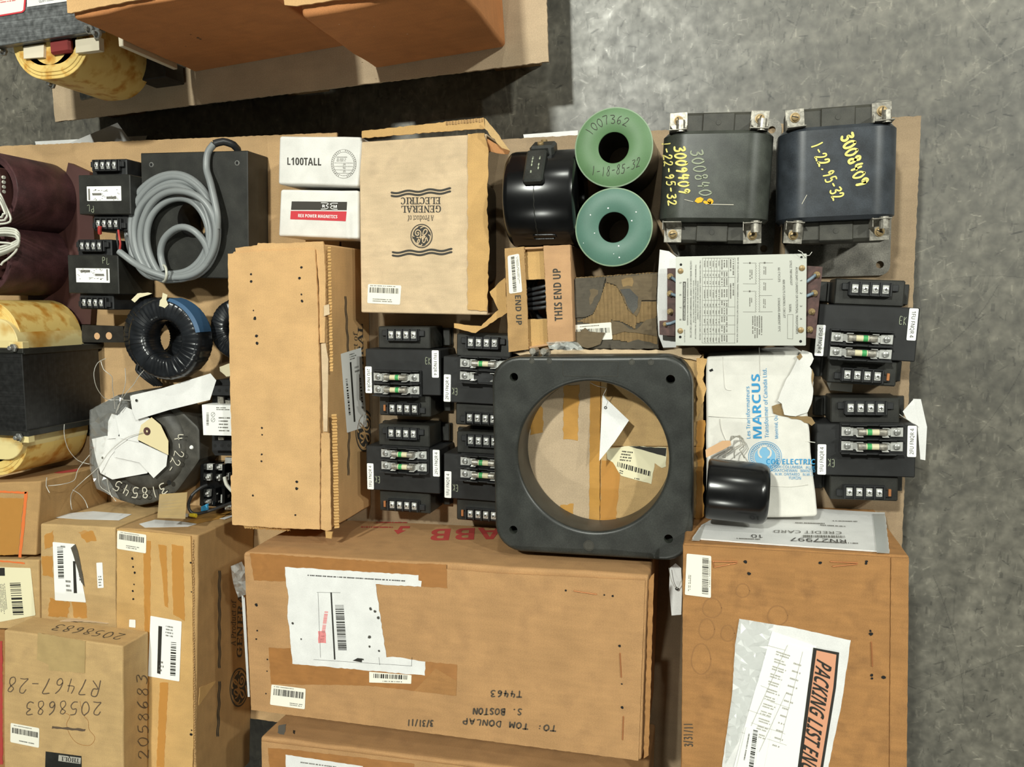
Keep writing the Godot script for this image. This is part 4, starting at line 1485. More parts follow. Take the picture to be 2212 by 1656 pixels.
func lower_cartons() -> void:
	# --- long brown carton with torn paper label
	var d := carton("long_carton", "long brown carton with torn white paper label and copper staples", pts("p", [98, 240, 2000, 350, 1965, 1222, 130, 985]), 0.37, SHEET, mats.kraft_abb, {"r": 0.006, "amp": 0.0025})
	var n: Node3D = d.node
	var top: Plane = d.top
	add_patch(n, "top_flap", pts("p", [108, 258, 700, 290, 1300, 340, 1982, 372, 1950, 1215, 140, 978]), top, mats.kraft_abb, 0.0022, 0.0008, 0.0004)
	top = level(0.3732)
	add_patch(n, "packing_tape", pts("p", [130, 248, 300, 258, 860, 295, 1050, 300, 1055, 412, 930, 402, 150, 375]), top, mats.tape_brown, 0.0002, 0.0002, 0.0008)
	add_patch(n, "packing_tape", pts("p", [218, 690, 330, 695, 1100, 770, 1096, 915, 690, 868, 230, 860]), top, mats.tape_brown, 0.0002, 0.0002, 0.0008)
	add_patch(n, "packing_tape", pts("p", [1000, 785, 1100, 845, 1096, 915, 900, 892]), top, mats.kraft_red, 0.0002, 0.0005, 0.0002)
	var paper := add_patch(n, "paper_label", pts("p", [295, 312, 920, 350, 920, 375, 935, 378, 932, 405, 720, 392, 735, 500, 770, 735, 800, 732, 870, 742, 952, 755, 950, 820, 330, 765, 318, 620, 306, 540, 312, 450, 300, 385]), top, mats.paper_sheet, 0.0002, 0.0006, 0.0008)
	var ink := Bag.new()
	bars(ink, top, px("p", 530, 490), px("p", 545, 702), px("p", 570, 490), 44, 0.0012)
	fine_print(ink, top, px("p", 870, 372), px("p", 355, 342), px("p", 868, 384), 1, 0.0011, 2, 1.0)
	patch(ink, pts("p", [508, 432, 515, 432, 532, 745, 525, 745]), top, 0.0001, 0.0010)
	patch(ink, pts("p", [612, 750, 635, 738, 658, 740, 655, 758]), top, 0.0001, 0.0010, 0.0004)
	for l in [[430, 745, 890, 775], [735, 735, 740, 770], [890, 735, 888, 775], [445, 430, 555, 432], [450, 432, 462, 735]]:
		ribbon(ink, [on(px("p", l[0], l[1]), top), on(px("p", l[2], l[3]), top)], 0.0005, Vector3.UP, 0.0011)
	part("bar_code", ink, mats.ink, paper)
	var pink := Bag.new()
	fine_print(pink, top, px("p", 450, 670), px("p", 475, 500), px("p", 485, 672), 1, 0.0011, 9, 1.0)
	patch(pink, pts("p", [450, 612, 484, 612, 488, 668, 452, 668]), top, 0.0001, 0.0010, 0.001)
	part("pink_mark", pink, mats.ink_pink, paper)
	speckle(paper, "torn_spot", pts("p", [330, 576, 695, 508, 715, 520, 732, 550, 690, 640, 690, 685, 735, 705, 660, 745, 370, 650]), level(0.3743), mats.octagon, 0.002)
	sticker(n, pts("p", [886, 858, 690, 852, 690, 802, 888, 818]), top, [0.1, 0.92, 0.45, 0.95], [[0.2, 0.7, 0.08, 0.3, 1]], "bar_code_label", 0.0008, mats.label, 1.0, 30)
	sticker(n, pts("p", [232, 862, 392, 882, 388, 978, 225, 956]), top, [0.08, 0.96, 0.18, 0.5], [[0.05, 0.9, 0.04, 0.12, 1], [0.55, 0.95, 0.75, 0.92, 2]], "bar_code_label", 0.0006, mats.label)
	staple(n, px("p", 1648, 424), px("p", 1755, 440), top)
	staple(n, px("p", 1864, 716), px("p", 1870, 828), top)
	staple(n, px("p", 1880, 1012), px("p", 1876, 1120), top)
	speckle(n, "staple_hole", pts("p", [1610, 422, 1790, 443, 1830, 448, 1862, 682, 1872, 860, 1874, 970, 160, 490, 165, 610, 160, 650, 212, 745, 210, 800, 205, 905]), top, mats.black_hole, 0.0022)
	write_hand(n, "T4463", top, px("p", 1408, 895), px("p", 1255, 890), px("p", 1406, 924), mats.marker)
	write_hand(n, "S. BOSTON", top, px("p", 1408, 978), px("p", 1175, 972), px("p", 1405, 1006), mats.marker)
	write_hand(n, "TO: TOM DONLAP", top, px("p", 1570, 1056), px("p", 1125, 1020), px("p", 1566, 1082), mats.marker)
	write_hand(n, "3/31/11", top, px("p", 992, 1030), px("p", 866, 1028), px("p", 990, 1058), mats.marker)
	var bk: Plane = d.back
	print_text(n, "ABB", bk, px("p", 1310, 128), px("p", 985, 136), px("p", 1312, 182), mats.ink_abb, "bold")
	var ar := Bag.new()
	patch(ar, pts("p", [835, 122, 880, 122, 878, 132, 845, 132, 842, 142, 860, 142, 822, 160, 805, 140, 822, 140]), bk, 0.0001, 0.0004)
	fine_print(ar, bk, px("p", 875, 100), px("p", 690, 98), px("p", 874, 112), 1, 0.0006, 7, 1.0)
	fine_print(ar, bk, px("p", 800, 122), px("p", 620, 120), px("p", 798, 134), 1, 0.0006, 8, 1.0)
	part("red_arrow_print", ar, mats.ink_abb, n)
	add_patch(n, "side_tape", pts("p", [2000, 372, 2010, 352, 2024, 340, 1998, 1190, 1975, 1205]), level(0.370), mats.kraft_red, 0.002, 0.0008, 0.0006)
	# silver film and white paper caught at the left end
	var film := Bag.new()
	crumple(film, pts("e", [1385, 450, 1450, 425, 1490, 500, 1512, 560, 1500, 610, 1430, 640, 1400, 560]), 0.345, 0.014, 5)
	part("crumpled_film", film, mats.film_silver, n)
	add_patch(n, "paper_strip", pts("e", [1450, 620, 1470, 640, 1500, 1235, 1488, 1235]), level(0.33), mats.paper_sheet, 0.0004, 0.0)
	# --- the carton below it in the picture, same make
	var e := carton("long_carton", "long brown carton with ink stained corner beside the labelled long carton", pts("p", [176, 1108, 1985, 1330, 1960, 1980, 190, 1760]), 0.335, SHEET, mats.kraft_abb, {"r": 0.006, "amp": 0.0025})
	add_patch(e.node, "top_flap", pts("p", [188, 1125, 1970, 1345, 1945, 1960, 200, 1745]), e.top, mats.kraft_abb, 0.0022, 0.0008, 0.0004)
	var t2 := level(0.3382)
	add_patch(e.node, "packing_tape", pts("p", [215, 1160, 300, 1165, 900, 1235, 895, 1400, 225, 1300]), t2, mats.tape_brown, 0.0002, 0.0002, 0.0008)
	var p2 := add_patch(e.node, "paper_label", pts("p", [298, 1190, 660, 1245, 655, 1400, 300, 1330]), t2, mats.paper_sheet, 0.0002, 0.0006, 0.0004)
	var i2 := Bag.new()
	fine_print(i2, t2, px("p", 540, 1243), px("p", 355, 1218), px("p", 538, 1255), 1, 0.0011, 2, 1.0)
	part("small_print", i2, mats.ink_grey, p2).set_meta("kind", "stuff")
	add_patch(e.node, "ink_stain", pts("p", [265, 1055, 300, 1050, 290, 1100, 262, 1098]), e.back, mats.ink_grey, 0.0001, 0.0006, 0.0012)
	add_patch(e.node, "ink_stain", pts("p", [332, 1078, 342, 1080, 340, 1098, 332, 1092]), e.back, mats.ink, 0.0001, 0.0006, 0.0005)
	# --- right carton with the packing list pouch
	d = carton("brown_carton", "reddish brown carton with PACKING LIST pouch and ring stains", pts("r", [215, 268, 1622, 346, 1605, 1960, 203, 1960]), 0.40, SHEET, mats.kraft_red, {"r": 0.004, "amp": 0.002})
	n = d.node
	add_patch(n, "top_flap", pts("r", [218, 275, 1500, 350, 1488, 1950, 208, 1950]), d.top, mats.kraft_red, 0.003, 0.0006, 0.0003)
	add_patch(n, "top_flap", pts("r", [1506, 352, 1616, 355, 1600, 1950, 1494, 1950]), d.top, mats.kraft_red, 0.003, 0.0002, 0.0003)
	top = level(0.4038)
	for s in [[400, 378, 552, 380], [1132, 380, 1300, 388], [1386, 880, 1392, 1030]]:
		staple(n, px("r", s[0], s[1]), px("r", s[2], s[3]), top)
	staple(n, px("r", 402, 376), px("r", 412, 415), top)
	staple(n, px("r", 412, 415), px("r", 552, 388), top)
	staple(n, px("r", 1145, 410), px("r", 1298, 395), top)
	speckle(n, "staple_hole", pts("r", [605, 382, 625, 455, 1068, 388, 1352, 392, 1355, 380, 1380, 810, 1382, 830, 1388, 1085, 1390, 1105, 1462, 1098]), top, mats.black_hole, 0.002)
	var ring := Bag.new()
	for c in [[398, 668, 58, 60], [588, 560, 42, 42], [365, 800, 48, 65], [495, 825, 42, 50], [330, 985, 60, 95], [805, 715, 62, 60]]:
		var w := []
		for i in 33:
			var a := TAU * i / 32
			w.append(on(px("r", c[0] + cos(a) * c[2] * (1 + 0.04 * sin(a * 3)), c[1] + sin(a) * c[3]), top))
		ribbon(ring, w, 0.0012, Vector3.UP, 0.0003)
	part("ring_stain", ring, mats.stain_line, n)
	sticker(n, pts("r", [392, 345, 390, 605, 228, 585, 240, 330]), top, [0.06, 0.94, 0.1, 0.36], [[0.1, 0.95, 0.03, 0.08, 1], [0.5, 0.95, 0.78, 0.9, 2]], "bar_code_label", 0.0006, mats.label)
	write_hand(n, "3/31/11", top, px("r", 278, 1530), px("r", 272, 1378), px("r", 228, 1530), mats.marker, 0.0018)
	# pouch on the top
	var pouch := add_patch(n, "packing_list_pouch", pts("r", [566, 735, 910, 790, 1258, 868, 1200, 1260, 1060, 1940, 420, 1940, 480, 1500, 522, 1200, 540, 900]), top, mats.paper_sheet, 0.0006, 0.0004, 0.0004)
	var pp := level(0.4052)
	var pf := Bag.new()
	crumple(pf, pts("r", [566, 735, 780, 770, 690, 1100, 560, 1500, 480, 1640, 482, 1500, 522, 1200, 540, 900]), 0.4066, 0.0011, 7)
	part("pouch_film", pf, mats.film_silver, pouch)
	add_patch(pouch, "invoice_sheet", pts("r", [770, 810, 1045, 905, 960, 1300, 880, 1700, 520, 1700, 600, 1400, 700, 1050]), pp, mats.label_white, 0.0003, 0.0006)
	add_patch(pouch, "invoice_sheet", pts("r", [870, 890, 1020, 930, 930, 1660, 720, 1660, 800, 1250]), pp, mats.label_white, 0.0003, 0.0011)
	var ip := Bag.new()
	var ips := level(0.4067)
	for l in [[865, 900, 640, 1400], [960, 940, 820, 1500], [740, 900, 850, 930], [700, 1150, 800, 1190], [620, 1300, 760, 1350], [860, 1190, 690, 1560], [580, 1440, 620, 1455], [760, 1250, 880, 1290], [640, 1380, 850, 1450], [740, 1480, 860, 1520]]:
		ribbon(ip, [on(px("r", l[0], l[1]), ips), on(px("r", l[2], l[3]), ips)], 0.0005, Vector3.UP, 0.0003)
	for k in 12:
		var x := 790 - k * 12
		var y := 960 + k * 46
		fine_print(ip, ips, px("r", x, y), px("r", x + 90, y + 30), px("r", x + 8, y - 30), 2, 0.0004, k, 0.9)
		fine_print(ip, ips, px("r", x + 110, y + 60), px("r", x + 170, y + 80), px("r", x + 116, y + 40), 1, 0.0004, k + 40, 0.9)
	part("small_print", ip, mats.ink_faint, pouch).set_meta("kind", "stuff")
	add_patch(pouch, "orange_banner", pts("r", [1025, 912, 1185, 942, 1165, 1160, 1085, 1656, 1040, 1930, 880, 1930, 928, 1656]), pp, mats.ink, 0.0003, 0.0016)
	add_patch(pouch, "banner_field", pts("r", [1045, 928, 1168, 955, 1148, 1160, 1068, 1656, 1028, 1900, 900, 1900, 948, 1656]), pp, mats.tag_salmon, 0.0003, 0.0020)
	print_text(pouch, "PACKING LIST ENCLOSED", level(0.4076), px("r", 1048, 982), px("r", 912, 1880), px("r", 1140, 1036), mats.ink, "bold", "lettering", 0.0006)
	sticker(pouch, pts("r", [690, 1425, 660, 1700, 540, 1700, 610, 1405]), level(0.407), [0.02, 0.95, 0.1, 0.45], [[0.1, 0.9, 0.6, 0.8, 1]], "bar_code_label", 0.0006, mats.label_white)
	# document pouch on its back side
	var dp := add_patch(n, "document_pouch", pts("r", [275, 245, 330, 165, 395, 128, 1050, 62, 1430, 85, 1470, 85, 1498, 330, 1000, 298, 600, 270]), d.back, mats.paper_sheet, 0.002, 0.0008, 0.0004)
	var dpp := Plane(d.back.normal, d.back.d + 0.0036)
	add_patch(dp, "pouch_film", pts("r", [270, 250, 335, 160, 355, 150, 320, 252]), dpp, mats.film_silver, 0.0004, 0.0)
	add_patch(dp, "pouch_film", pts("r", [1395, 85, 1470, 85, 1498, 330, 1420, 325]), dpp, mats.film_silver, 0.0004, 0.0)
	print_text(dp, "RN27997", dpp, px("r", 1228, 246), px("r", 888, 232), px("r", 1230, 268), mats.ink_box, "sans")
	print_text(dp, "CREDIT CARD", dpp, px("r", 1200, 196), px("r", 780, 186), px("r", 1202, 212), mats.ink_grey, "sans")
	print_text(dp, "10", dpp, px("r", 710, 216), px("r", 640, 213), px("r", 712, 236), mats.ink_box, "sans")
	var dpi := Bag.new()
	bars(dpi, dpp, px("r", 1220, 222), px("r", 960, 218), px("r", 1222, 236), 44, 0.0008)
	for k in [[1320, 265, 950, 250, 276], [700, 240, 500, 232, 250], [1230, 160, 1050, 150, 170], [1300, 130, 1150, 126, 138], [1100, 142, 880, 136, 152]]:
		fine_print(dpi, dpp, px("r", k[0], k[1]), px("r", k[2], k[3]), px("r", k[0], k[4]), 1, 0.0008, k[0], 1.0)
	part("small_print", dpi, mats.ink_grey, dp).set_meta("kind", "stuff")
	# --- lower left group
	left_cartons()


func left_cartons() -> void:
	var d := carton("taped_carton", "brown carton edged with an orange line under clear tape", [px("0", -70, 1047), px("d", 288, 1386), px("e", 215, 386), px("0", -70, 1200)], 0.327, SHEET, mats.kraft_side, {"amp": 0.002})
	var b := Bag.new()
	var top: Plane = d.top
	patch(b, pts("d", [0, 1455, 195, 1462, 190, 1475, 0, 1470]), top, 0.0001, 0.0006, 0.0008)
	patch(b, pts("e", [150, 5, 168, 5, 130, 400, 112, 398]), top, 0.0001, 0.0006, 0.0008)
	part("orange_line", b, mats.ink_orange, d.node)
	add_patch(d.node, "clear_tape", pts("e", [0, 40, 145, 42, 110, 380, 0, 385]), top, mats.film_tape, 0.0002, 0.0008, 0.001)
	add_patch(d.node, "red_print", pts("d", [385, 1330, 420, 1318, 560, 1300, 545, 1318, 440, 1332]), d.back, mats.ink_abb, 0.0001, 0.0005, 0.001)
	d = carton("brown_carton", "brown carton with large cream bar code label", [px("0", -70, 1208), px("e", 230, 412), px("e", 238, 830), px("0", -70, 1358)], 0.327, SHEET, mats.kraft, {"amp": 0.002})
	top = d.top
	add_patch(d.node, "orange_line", pts("e", [0, 415, 150, 430, 150, 438, 0, 424]), top, mats.ink_orange, 0.0001, 0.0005, 0.0008)
	sticker(d.node, pts("e", [185, 462, 215, 745, 0, 785, -30, 455]), top, [0.3, 0.95, 0.32, 0.62], [[0.3, 0.9, 0.75, 0.95, 5]], "bar_code_label", 0.0005, mats.label_cream, 2.0, 20)
	fine_patch(d.node, pts("e", [0, 460, 30, 460, 32, 508, 0, 508]), top, mats.ink)
	d = carton("brown_carton", "brown carton with torn shipping label and brown glue smears", pts("e", [238, 196, 690, 216, 702, 900, 246, 900]), 0.325, SHEET, mats.kraft, {"amp": 0.002})
	top = d.top
	var smear := [[265, 270, 320, 235, 325, 330, 270, 350], [250, 390, 315, 390, 318, 520, 255, 505], [455, 230, 560, 240, 580, 300, 520, 310], [300, 640, 420, 670, 405, 760, 290, 750], [430, 665, 515, 672, 525, 760, 445, 760]]
	for s in smear:
		add_patch(d.node, "glue_smear", pts("e", s), top, mats.film_tape, 0.0001, 0.0004, 0.0022)
	var sl := sticker(d.node, pts("e", [318, 305, 452, 318, 518, 668, 332, 655]), top, [], [[0.35, 0.6, 0.03, 0.1, 1], [0.4, 0.6, 0.62, 0.85, 3]], "shipping_label", 0.0006, mats.label_white, 2.0)
	b = Bag.new()
	bars(b, top, px("e", 345, 335), px("e", 352, 522), px("e", 380, 334), 26, 0.0011)
	patch(b, pts("e", [440, 420, 455, 420, 465, 612, 445, 612]), top, 0.0001, 0.0010)
	bars(b, top, px("e", 475, 500), px("e", 480, 545), px("e", 500, 498), 6, 0.0011)
	part("bar_code", b, mats.ink, sl)
	add_patch(d.node, "torn_strip", pts("e", [428, 340, 455, 318, 470, 360, 512, 575, 490, 545, 460, 440]), top, mats.grimy_dark, 0.0003, 0.0012, 0.0006)
	sticker(d.node, pts("e", [580, 430, 616, 428, 624, 580, 588, 582]), top, [], [[0.2, 0.8, 0.5, 0.95, 4]], "small_label", 0.0006, mats.label_white, 1.5)
	var bk: Plane = d.back
	add_patch(d.node, "paper_label", pts("e", [300, 160, 420, 135, 560, 124, 790, 142, 715, 178, 480, 172]), bk, mats.paper_sheet, 0.0004, 0.0006)
	# carton with the emblem on its side
	d = carton("long_carton", "yellowish long carton with wavy rule, emblem and tape stripes", pts("e", [706, 218, 1188, 266, 1170, 1950, 706, 1950]), 0.327, SHEET, mats.kraft_side, {"amp": 0.0022})
	var n: Node3D = d.node
	add_patch(n, "top_flap", pts("e", [708, 225, 1150, 268, 1160, 560, 1165, 1000, 1168, 1500, 1150, 1940, 708, 1940]), d.top, mats.kraft_yellow, 0.003, 0.0004, 0.0005)
	top = level(0.3306)
	for s in [[860, 300, 905, 300, 900, 1000, 885, 1656, 850, 1656, 870, 900], [950, 320, 1000, 330, 1010, 700, 990, 690, 975, 520], [1030, 320, 1100, 330, 1110, 780, 1040, 740]]:
		add_patch(n, "tape_stripe", pts("e", s), top, mats.film_tape, 0.0001, 0.0003, 0.001)
	add_patch(n, "tape_stripe", pts("e", [960, 1150, 1010, 1150, 985, 1656, 940, 1656]), top, mats.film_tape, 0.0001, 0.0003, 0.001)
	sticker(n, pts("e", [706, 236, 880, 262, 878, 374, 704, 346]), top, [0.07, 0.93, 0.16, 0.46], [[0.1, 0.9, 0.05, 0.12, 1], [0.3, 0.85, 0.7, 0.9, 2]], "bar_code_label", 0.0006, mats.label)
	sticker(n, pts("e", [778, 770, 815, 772, 815, 820, 776, 815]), top, [], [], "small_label", 0.0006, mats.label_white, 1.5)
	sl = sticker(n, pts("e", [905, 748, 1092, 782, 1078, 1142, 890, 1110]), top, [], [[0.5, 0.8, 0.1, 0.3, 4], [0.3, 0.5, 0.7, 0.9, 3]], "shipping_label", 0.0006, mats.label_white, 2.0)
	b = Bag.new()
	bars(b, top, px("e", 1060, 908), px("e", 1055, 1108), px("e", 1028, 905), 26, 0.0011)
	patch(b, pts("e", [953, 808, 975, 812, 965, 1098, 945, 1092]), top, 0.0001, 0.0010)
	part("bar_code", b, mats.ink, sl)
	add_patch(n, "paper_label", pts("e", [835, 200, 930, 175, 1080, 185, 1180, 200, 1130, 216, 870, 222]), d.back, mats.paper_sheet, 0.0004, 0.0006)
	add_patch(n, "tape_patch", pts("e", [1115, 185, 1250, 130, 1400, 120, 1330, 165, 1180, 200]), d.back, mats.tape_gold, 0.0004, 0.0009, 0.001)
	add_patch(n, "paper_label", pts("e", [1318, 170, 1390, 150, 1412, 152, 1350, 174]), d.back, mats.paper_sheet, 0.0004, 0.0012)
	speckle(n, "staple_hole", pts("e", [795, 405, 800, 455, 808, 490, 805, 560, 798, 600, 800, 648, 1145, 430, 1150, 605, 1150, 1435, 1148, 1460]), top, mats.black_hole, 0.002)
	var rt: Plane = d.right
	waves(n, rt, px("e", 1312, 480), px("e", 1312, 1060), Vector2(3.2, 0), 5.0)
	waves(n, rt, px("e", 1312, 1145), px("e", 1302, 1470), Vector2(3.2, 0), 3.0)
	print_text(n, "GENERAL", rt, px("e", 1452, 998), px("e", 1462, 560), px("e", 1420, 998), mats.ink_box, "serif")
	print_text(n, "A Product of", rt, px("e", 1408, 930), px("e", 1410, 655), px("e", 1385, 928), mats.ink_box, "italic")
	emblem(n, rt, px("e", 1435, 1178), px("e", 1440, 1060), px("e", 1378, 1178), mats.kraft_side)
	add_patch(n, "torn_liner", pts("e", [1195, 1180, 1290, 1140, 1280, 1160, 1190, 1285]), rt, mats.kraft_yellow, 0.001, 0.0006, 0.001)
	flutes(n, at(px("e", 1160, 290), 0.328), at(px("e", 1172, 1640), 0.328), Vector3(0, 0.003, 0), 0.002)
	# flat carton on top, with handwriting and a cut window
	d = carton("flat_carton", "flat brown carton with pencilled numbers and a small cut window", pts("e", [22, 832, 737, 930, 735, 1950, 22, 1950]), 0.404, 0.3335, mats.kraft, {"amp": 0.002})
	n = d.node
	top = d.top
	add_patch(n, "packing_tape", pts("e", [228, 850, 515, 900, 512, 1092, 295, 1075, 292, 1040, 222, 1012]), top, mats.tape_tan, 0.0002, 0.0004, 0.0008)
	add_patch(n, "packing_tape", pts("e", [470, 895, 515, 902, 510, 1092, 465, 1088]), top, mats.tape_tan, 0.0002, 0.0008, 0.0004)
	write_hand(n, "R7467-28", top, px("e", 620, 1135), px("e", 45, 1112), px("e", 600, 1225), mats.pencil, 0.002)
	write_hand(n, "2058683", top, px("e", 620, 1265), px("e", 150, 1265), px("e", 612, 1345), mats.pencil, 0.002)
	write_hand(n, "2058683", d.right, px("e", 892, 1615), px("e", 882, 1095), px("e", 830, 1615), mats.pencil, 0.002)
	write_hand(n, "2058683", d.back, px("e", 765, 862), px("e", 345, 800), px("e", 720, 895), mats.marker, 0.0022)
	add_patch(n, "marker_dash", pts("e", [315, 1410, 515, 1428, 510, 1440, 312, 1425]), top, mats.pencil, 0.0001, 0.0005, 0.001)
	var ring := Bag.new()
	var w := []
	for p in curve2(pts("e", [385, 1330, 420, 1350, 400, 1400, 425, 1470, 470, 1515, 540, 1525, 570, 1480, 535, 1430, 530, 1380, 500, 1340, 480, 1260]), 5):
		w.append(on(p, top))
	ribbon(ring, w, 0.0008, Vector3.UP, 0.0004)
	part("stain_edge", ring, mats.tape_brown, n)
	sticker(n, pts("e", [66, 1390, 238, 1422, 236, 1540, 64, 1505]), top, [0.06, 0.97, 0.22, 0.5], [[0.1, 0.8, 0.06, 0.14, 1], [0.3, 0.9, 0.78, 0.9, 1]], "bar_code_label", 0.0006, mats.label)
	var cut := add_patch(n, "black_unit_face", pts("e", [275, 1562, 490, 1590, 492, 1720, 270, 1720]), top, mats.black, 0.0002, 0.0003)
	add_patch(cut, "window_label", pts("e", [355, 1582, 488, 1600, 485, 1636, 352, 1618]), top, mats.ink_faint, 0.0002, 0.0008)
	print_text(cut, "THQL1", top, px("e", 480, 1604), px("e", 372, 1590), px("e", 478, 1630), mats.ink, "serif", "lettering", 0.0013)
	add_patch(n, "taped_tear", pts("e", [360, 785, 430, 765, 560, 772, 660, 782, 690, 790, 640, 800, 540, 790, 450, 785]), d.back, mats.kraft_pale, 0.001, 0.001, 0.001)
	# sliver of a red printed carton at the very edge
	d = carton("brown_carton", "brown carton with red print beside the flat carton", [px("0", -90, 1362), px("0", 10, 1354), px("0", 13, 1700), px("0", -90, 1700)], 0.31, SHEET, mats.kraft_red, {"amp": 0.0015})
	add_patch(d.node, "red_print", pts("e", [0, 900, 16, 900, 18, 1640, 0, 1640]), d.top, mats.ink_abb, 0.0001, 0.0005, 0.001)


func fine_patch(parent: Node, poly: Array, pl: Plane, m: Material) -> void:
	add_patch(parent, "black_mark", poly, pl, m, 0.0001, 0.001)


# crumpled sheet: creased facets over a pixel outline
func crumple(b: Bag, poly: Array, h: float, amp: float, seed_: int) -> void:
	var r := RandomNumberGenerator.new()
	r.seed = seed_
	var lo := Vector2(1e9, 1e9)
	var hi := -lo
	var pp := PackedVector2Array()
	var pt := PackedVector2Array()
	var rim := 0
	for i in poly.size():
		var p: Vector2 = poly[i]
		lo = lo.min(p)
		hi = hi.max(p)
		pp.append(p)
		var k := maxi(1, int(p.distance_to(poly[(i + 1) % poly.size()]) / 7.0))
		for j in k:
			pt.append(p.lerp(poly[(i + 1) % poly.size()], float(j) / k) + Vector2(r.randf_range(-.6, .6), r.randf_range(-.6, .6)))
	rim = pt.size()
	for i in 420:
		var c := Vector2(r.randf_range(lo.x, hi.x), r.randf_range(lo.y, hi.y))
		if not Geometry2D.is_point_in_polygon(c, pp):
			continue
		var ok := true
		for q in pt:
			if q.distance_squared_to(c) < 30.0:
				ok = false
				break
		if ok:
			pt.append(c)
	var w := []
	for i in pt.size():
		w.append(at(pt[i], h + r.randf_range(-amp, amp)))
	var t := Geometry2D.triangulate_delaunay(pt)
	for i in range(0, t.size(), 3):
		var c := (pt[t[i]] + pt[t[i + 1]] + pt[t[i + 2]]) / 3.0
		if Geometry2D.is_point_in_polygon(c, pp):
			b.flat(w[t[i]], w[t[i + 1]], w[t[i + 2]], Vector3.UP)


# ---------- black control transformers with fuse blocks ----------
func screw(parent: Node, xf: Transform3D, p: Vector3, r: float, m: Material, called := "screw", cross := true) -> void:
	var b := Bag.new()
	lathe(b, xf * Transform3D(Basis(), p), [0, 0, r, 0, r, r * 0.45, r * 0.8, r * 0.62, 0, r * 0.7], 12)
	var o := part(called, b, m, parent)
	var s := Bag.new()
	var yaw := rng.randf() * PI
	box(s, xf * Transform3D(Basis(Vector3.UP, yaw), p + Vector3(0, r * 0.7, 0)), Vector3(r * 1.3, r * 0.12, r * 0.28), 0.0)
	if cross:
		box(s, xf * Transform3D(Basis(Vector3.UP, yaw + PI / 2), p + Vector3(0, r * 0.7, 0)), Vector3(r * 1.3, r * 0.12, r * 0.28), 0.0)
	if o.get_parent() is Node3D and o.get_parent().get_parent() == self:
		part("slot", s, mats.ink, o)


func terminal_strip(t: Node3D, xf: Transform3D, z: float, y: float, pitch: float, m: Material, jump := 0) -> void:
	var b := Bag.new()
	box(b, xf * Transform3D(Basis(), Vector3(0, y + 0.003, z)), Vector3(pitch * 4.35, 0.008, 0.022), 0.001)
	box(b, xf * Transform3D(Basis(), Vector3(0, y + 0.002, z - 0.003)), Vector3(pitch * 5.6, 0.006, 0.011), 0.001)
	for k in 5:
		box(b, xf * Transform3D(Basis(), Vector3((k - 2) * pitch, y + 0.006, z)), Vector3(0.0024, 0.012, 0.022), 0.0004)
	box(b, xf * Transform3D(Basis(), Vector3(0, y + 0.006, z + 0.0105)), Vector3(pitch * 4.1, 0.01, 0.0016), 0.0003)
	var o := part("terminal_block", b, m, t)
	for k in 4:
		var x := (k - 1.5) * pitch
		var p := Bag.new()
		box(p, xf * Transform3D(Basis(), Vector3(x, y + 0.0078, z)), Vector3(pitch * 0.64, 0.0016, 0.0135), 0.0004)
		lathe(p, xf * Transform3D(Basis(), Vector3(x, y + 0.0086, z)), [0.0, 0, 0.0043, 0, 0.0043, 0.002, 0.003, 0.0028, 0, 0.003], 12)
		part("terminal_screw", p, mats.tinned, o)
		var s := Bag.new()
		var yaw := rng.randf() * PI
		for e in 2:
			box(s, xf * Transform3D(Basis(Vector3.UP, yaw + e * PI / 2), Vector3(x, y + 0.0117, z)), Vector3(0.0052, 0.0004, 0.0011), 0.0)
		part("screw_slot", s, mats.ink, o)
	if jump:
		var j := Bag.new()
		box(j, xf * Transform3D(Basis(), Vector3(jump * pitch * 2.55, y + 0.006, z)), Vector3(0.0045, 0.004, 0.012), 0.0006)
		part("jumper_link", j, mats.copper, o)


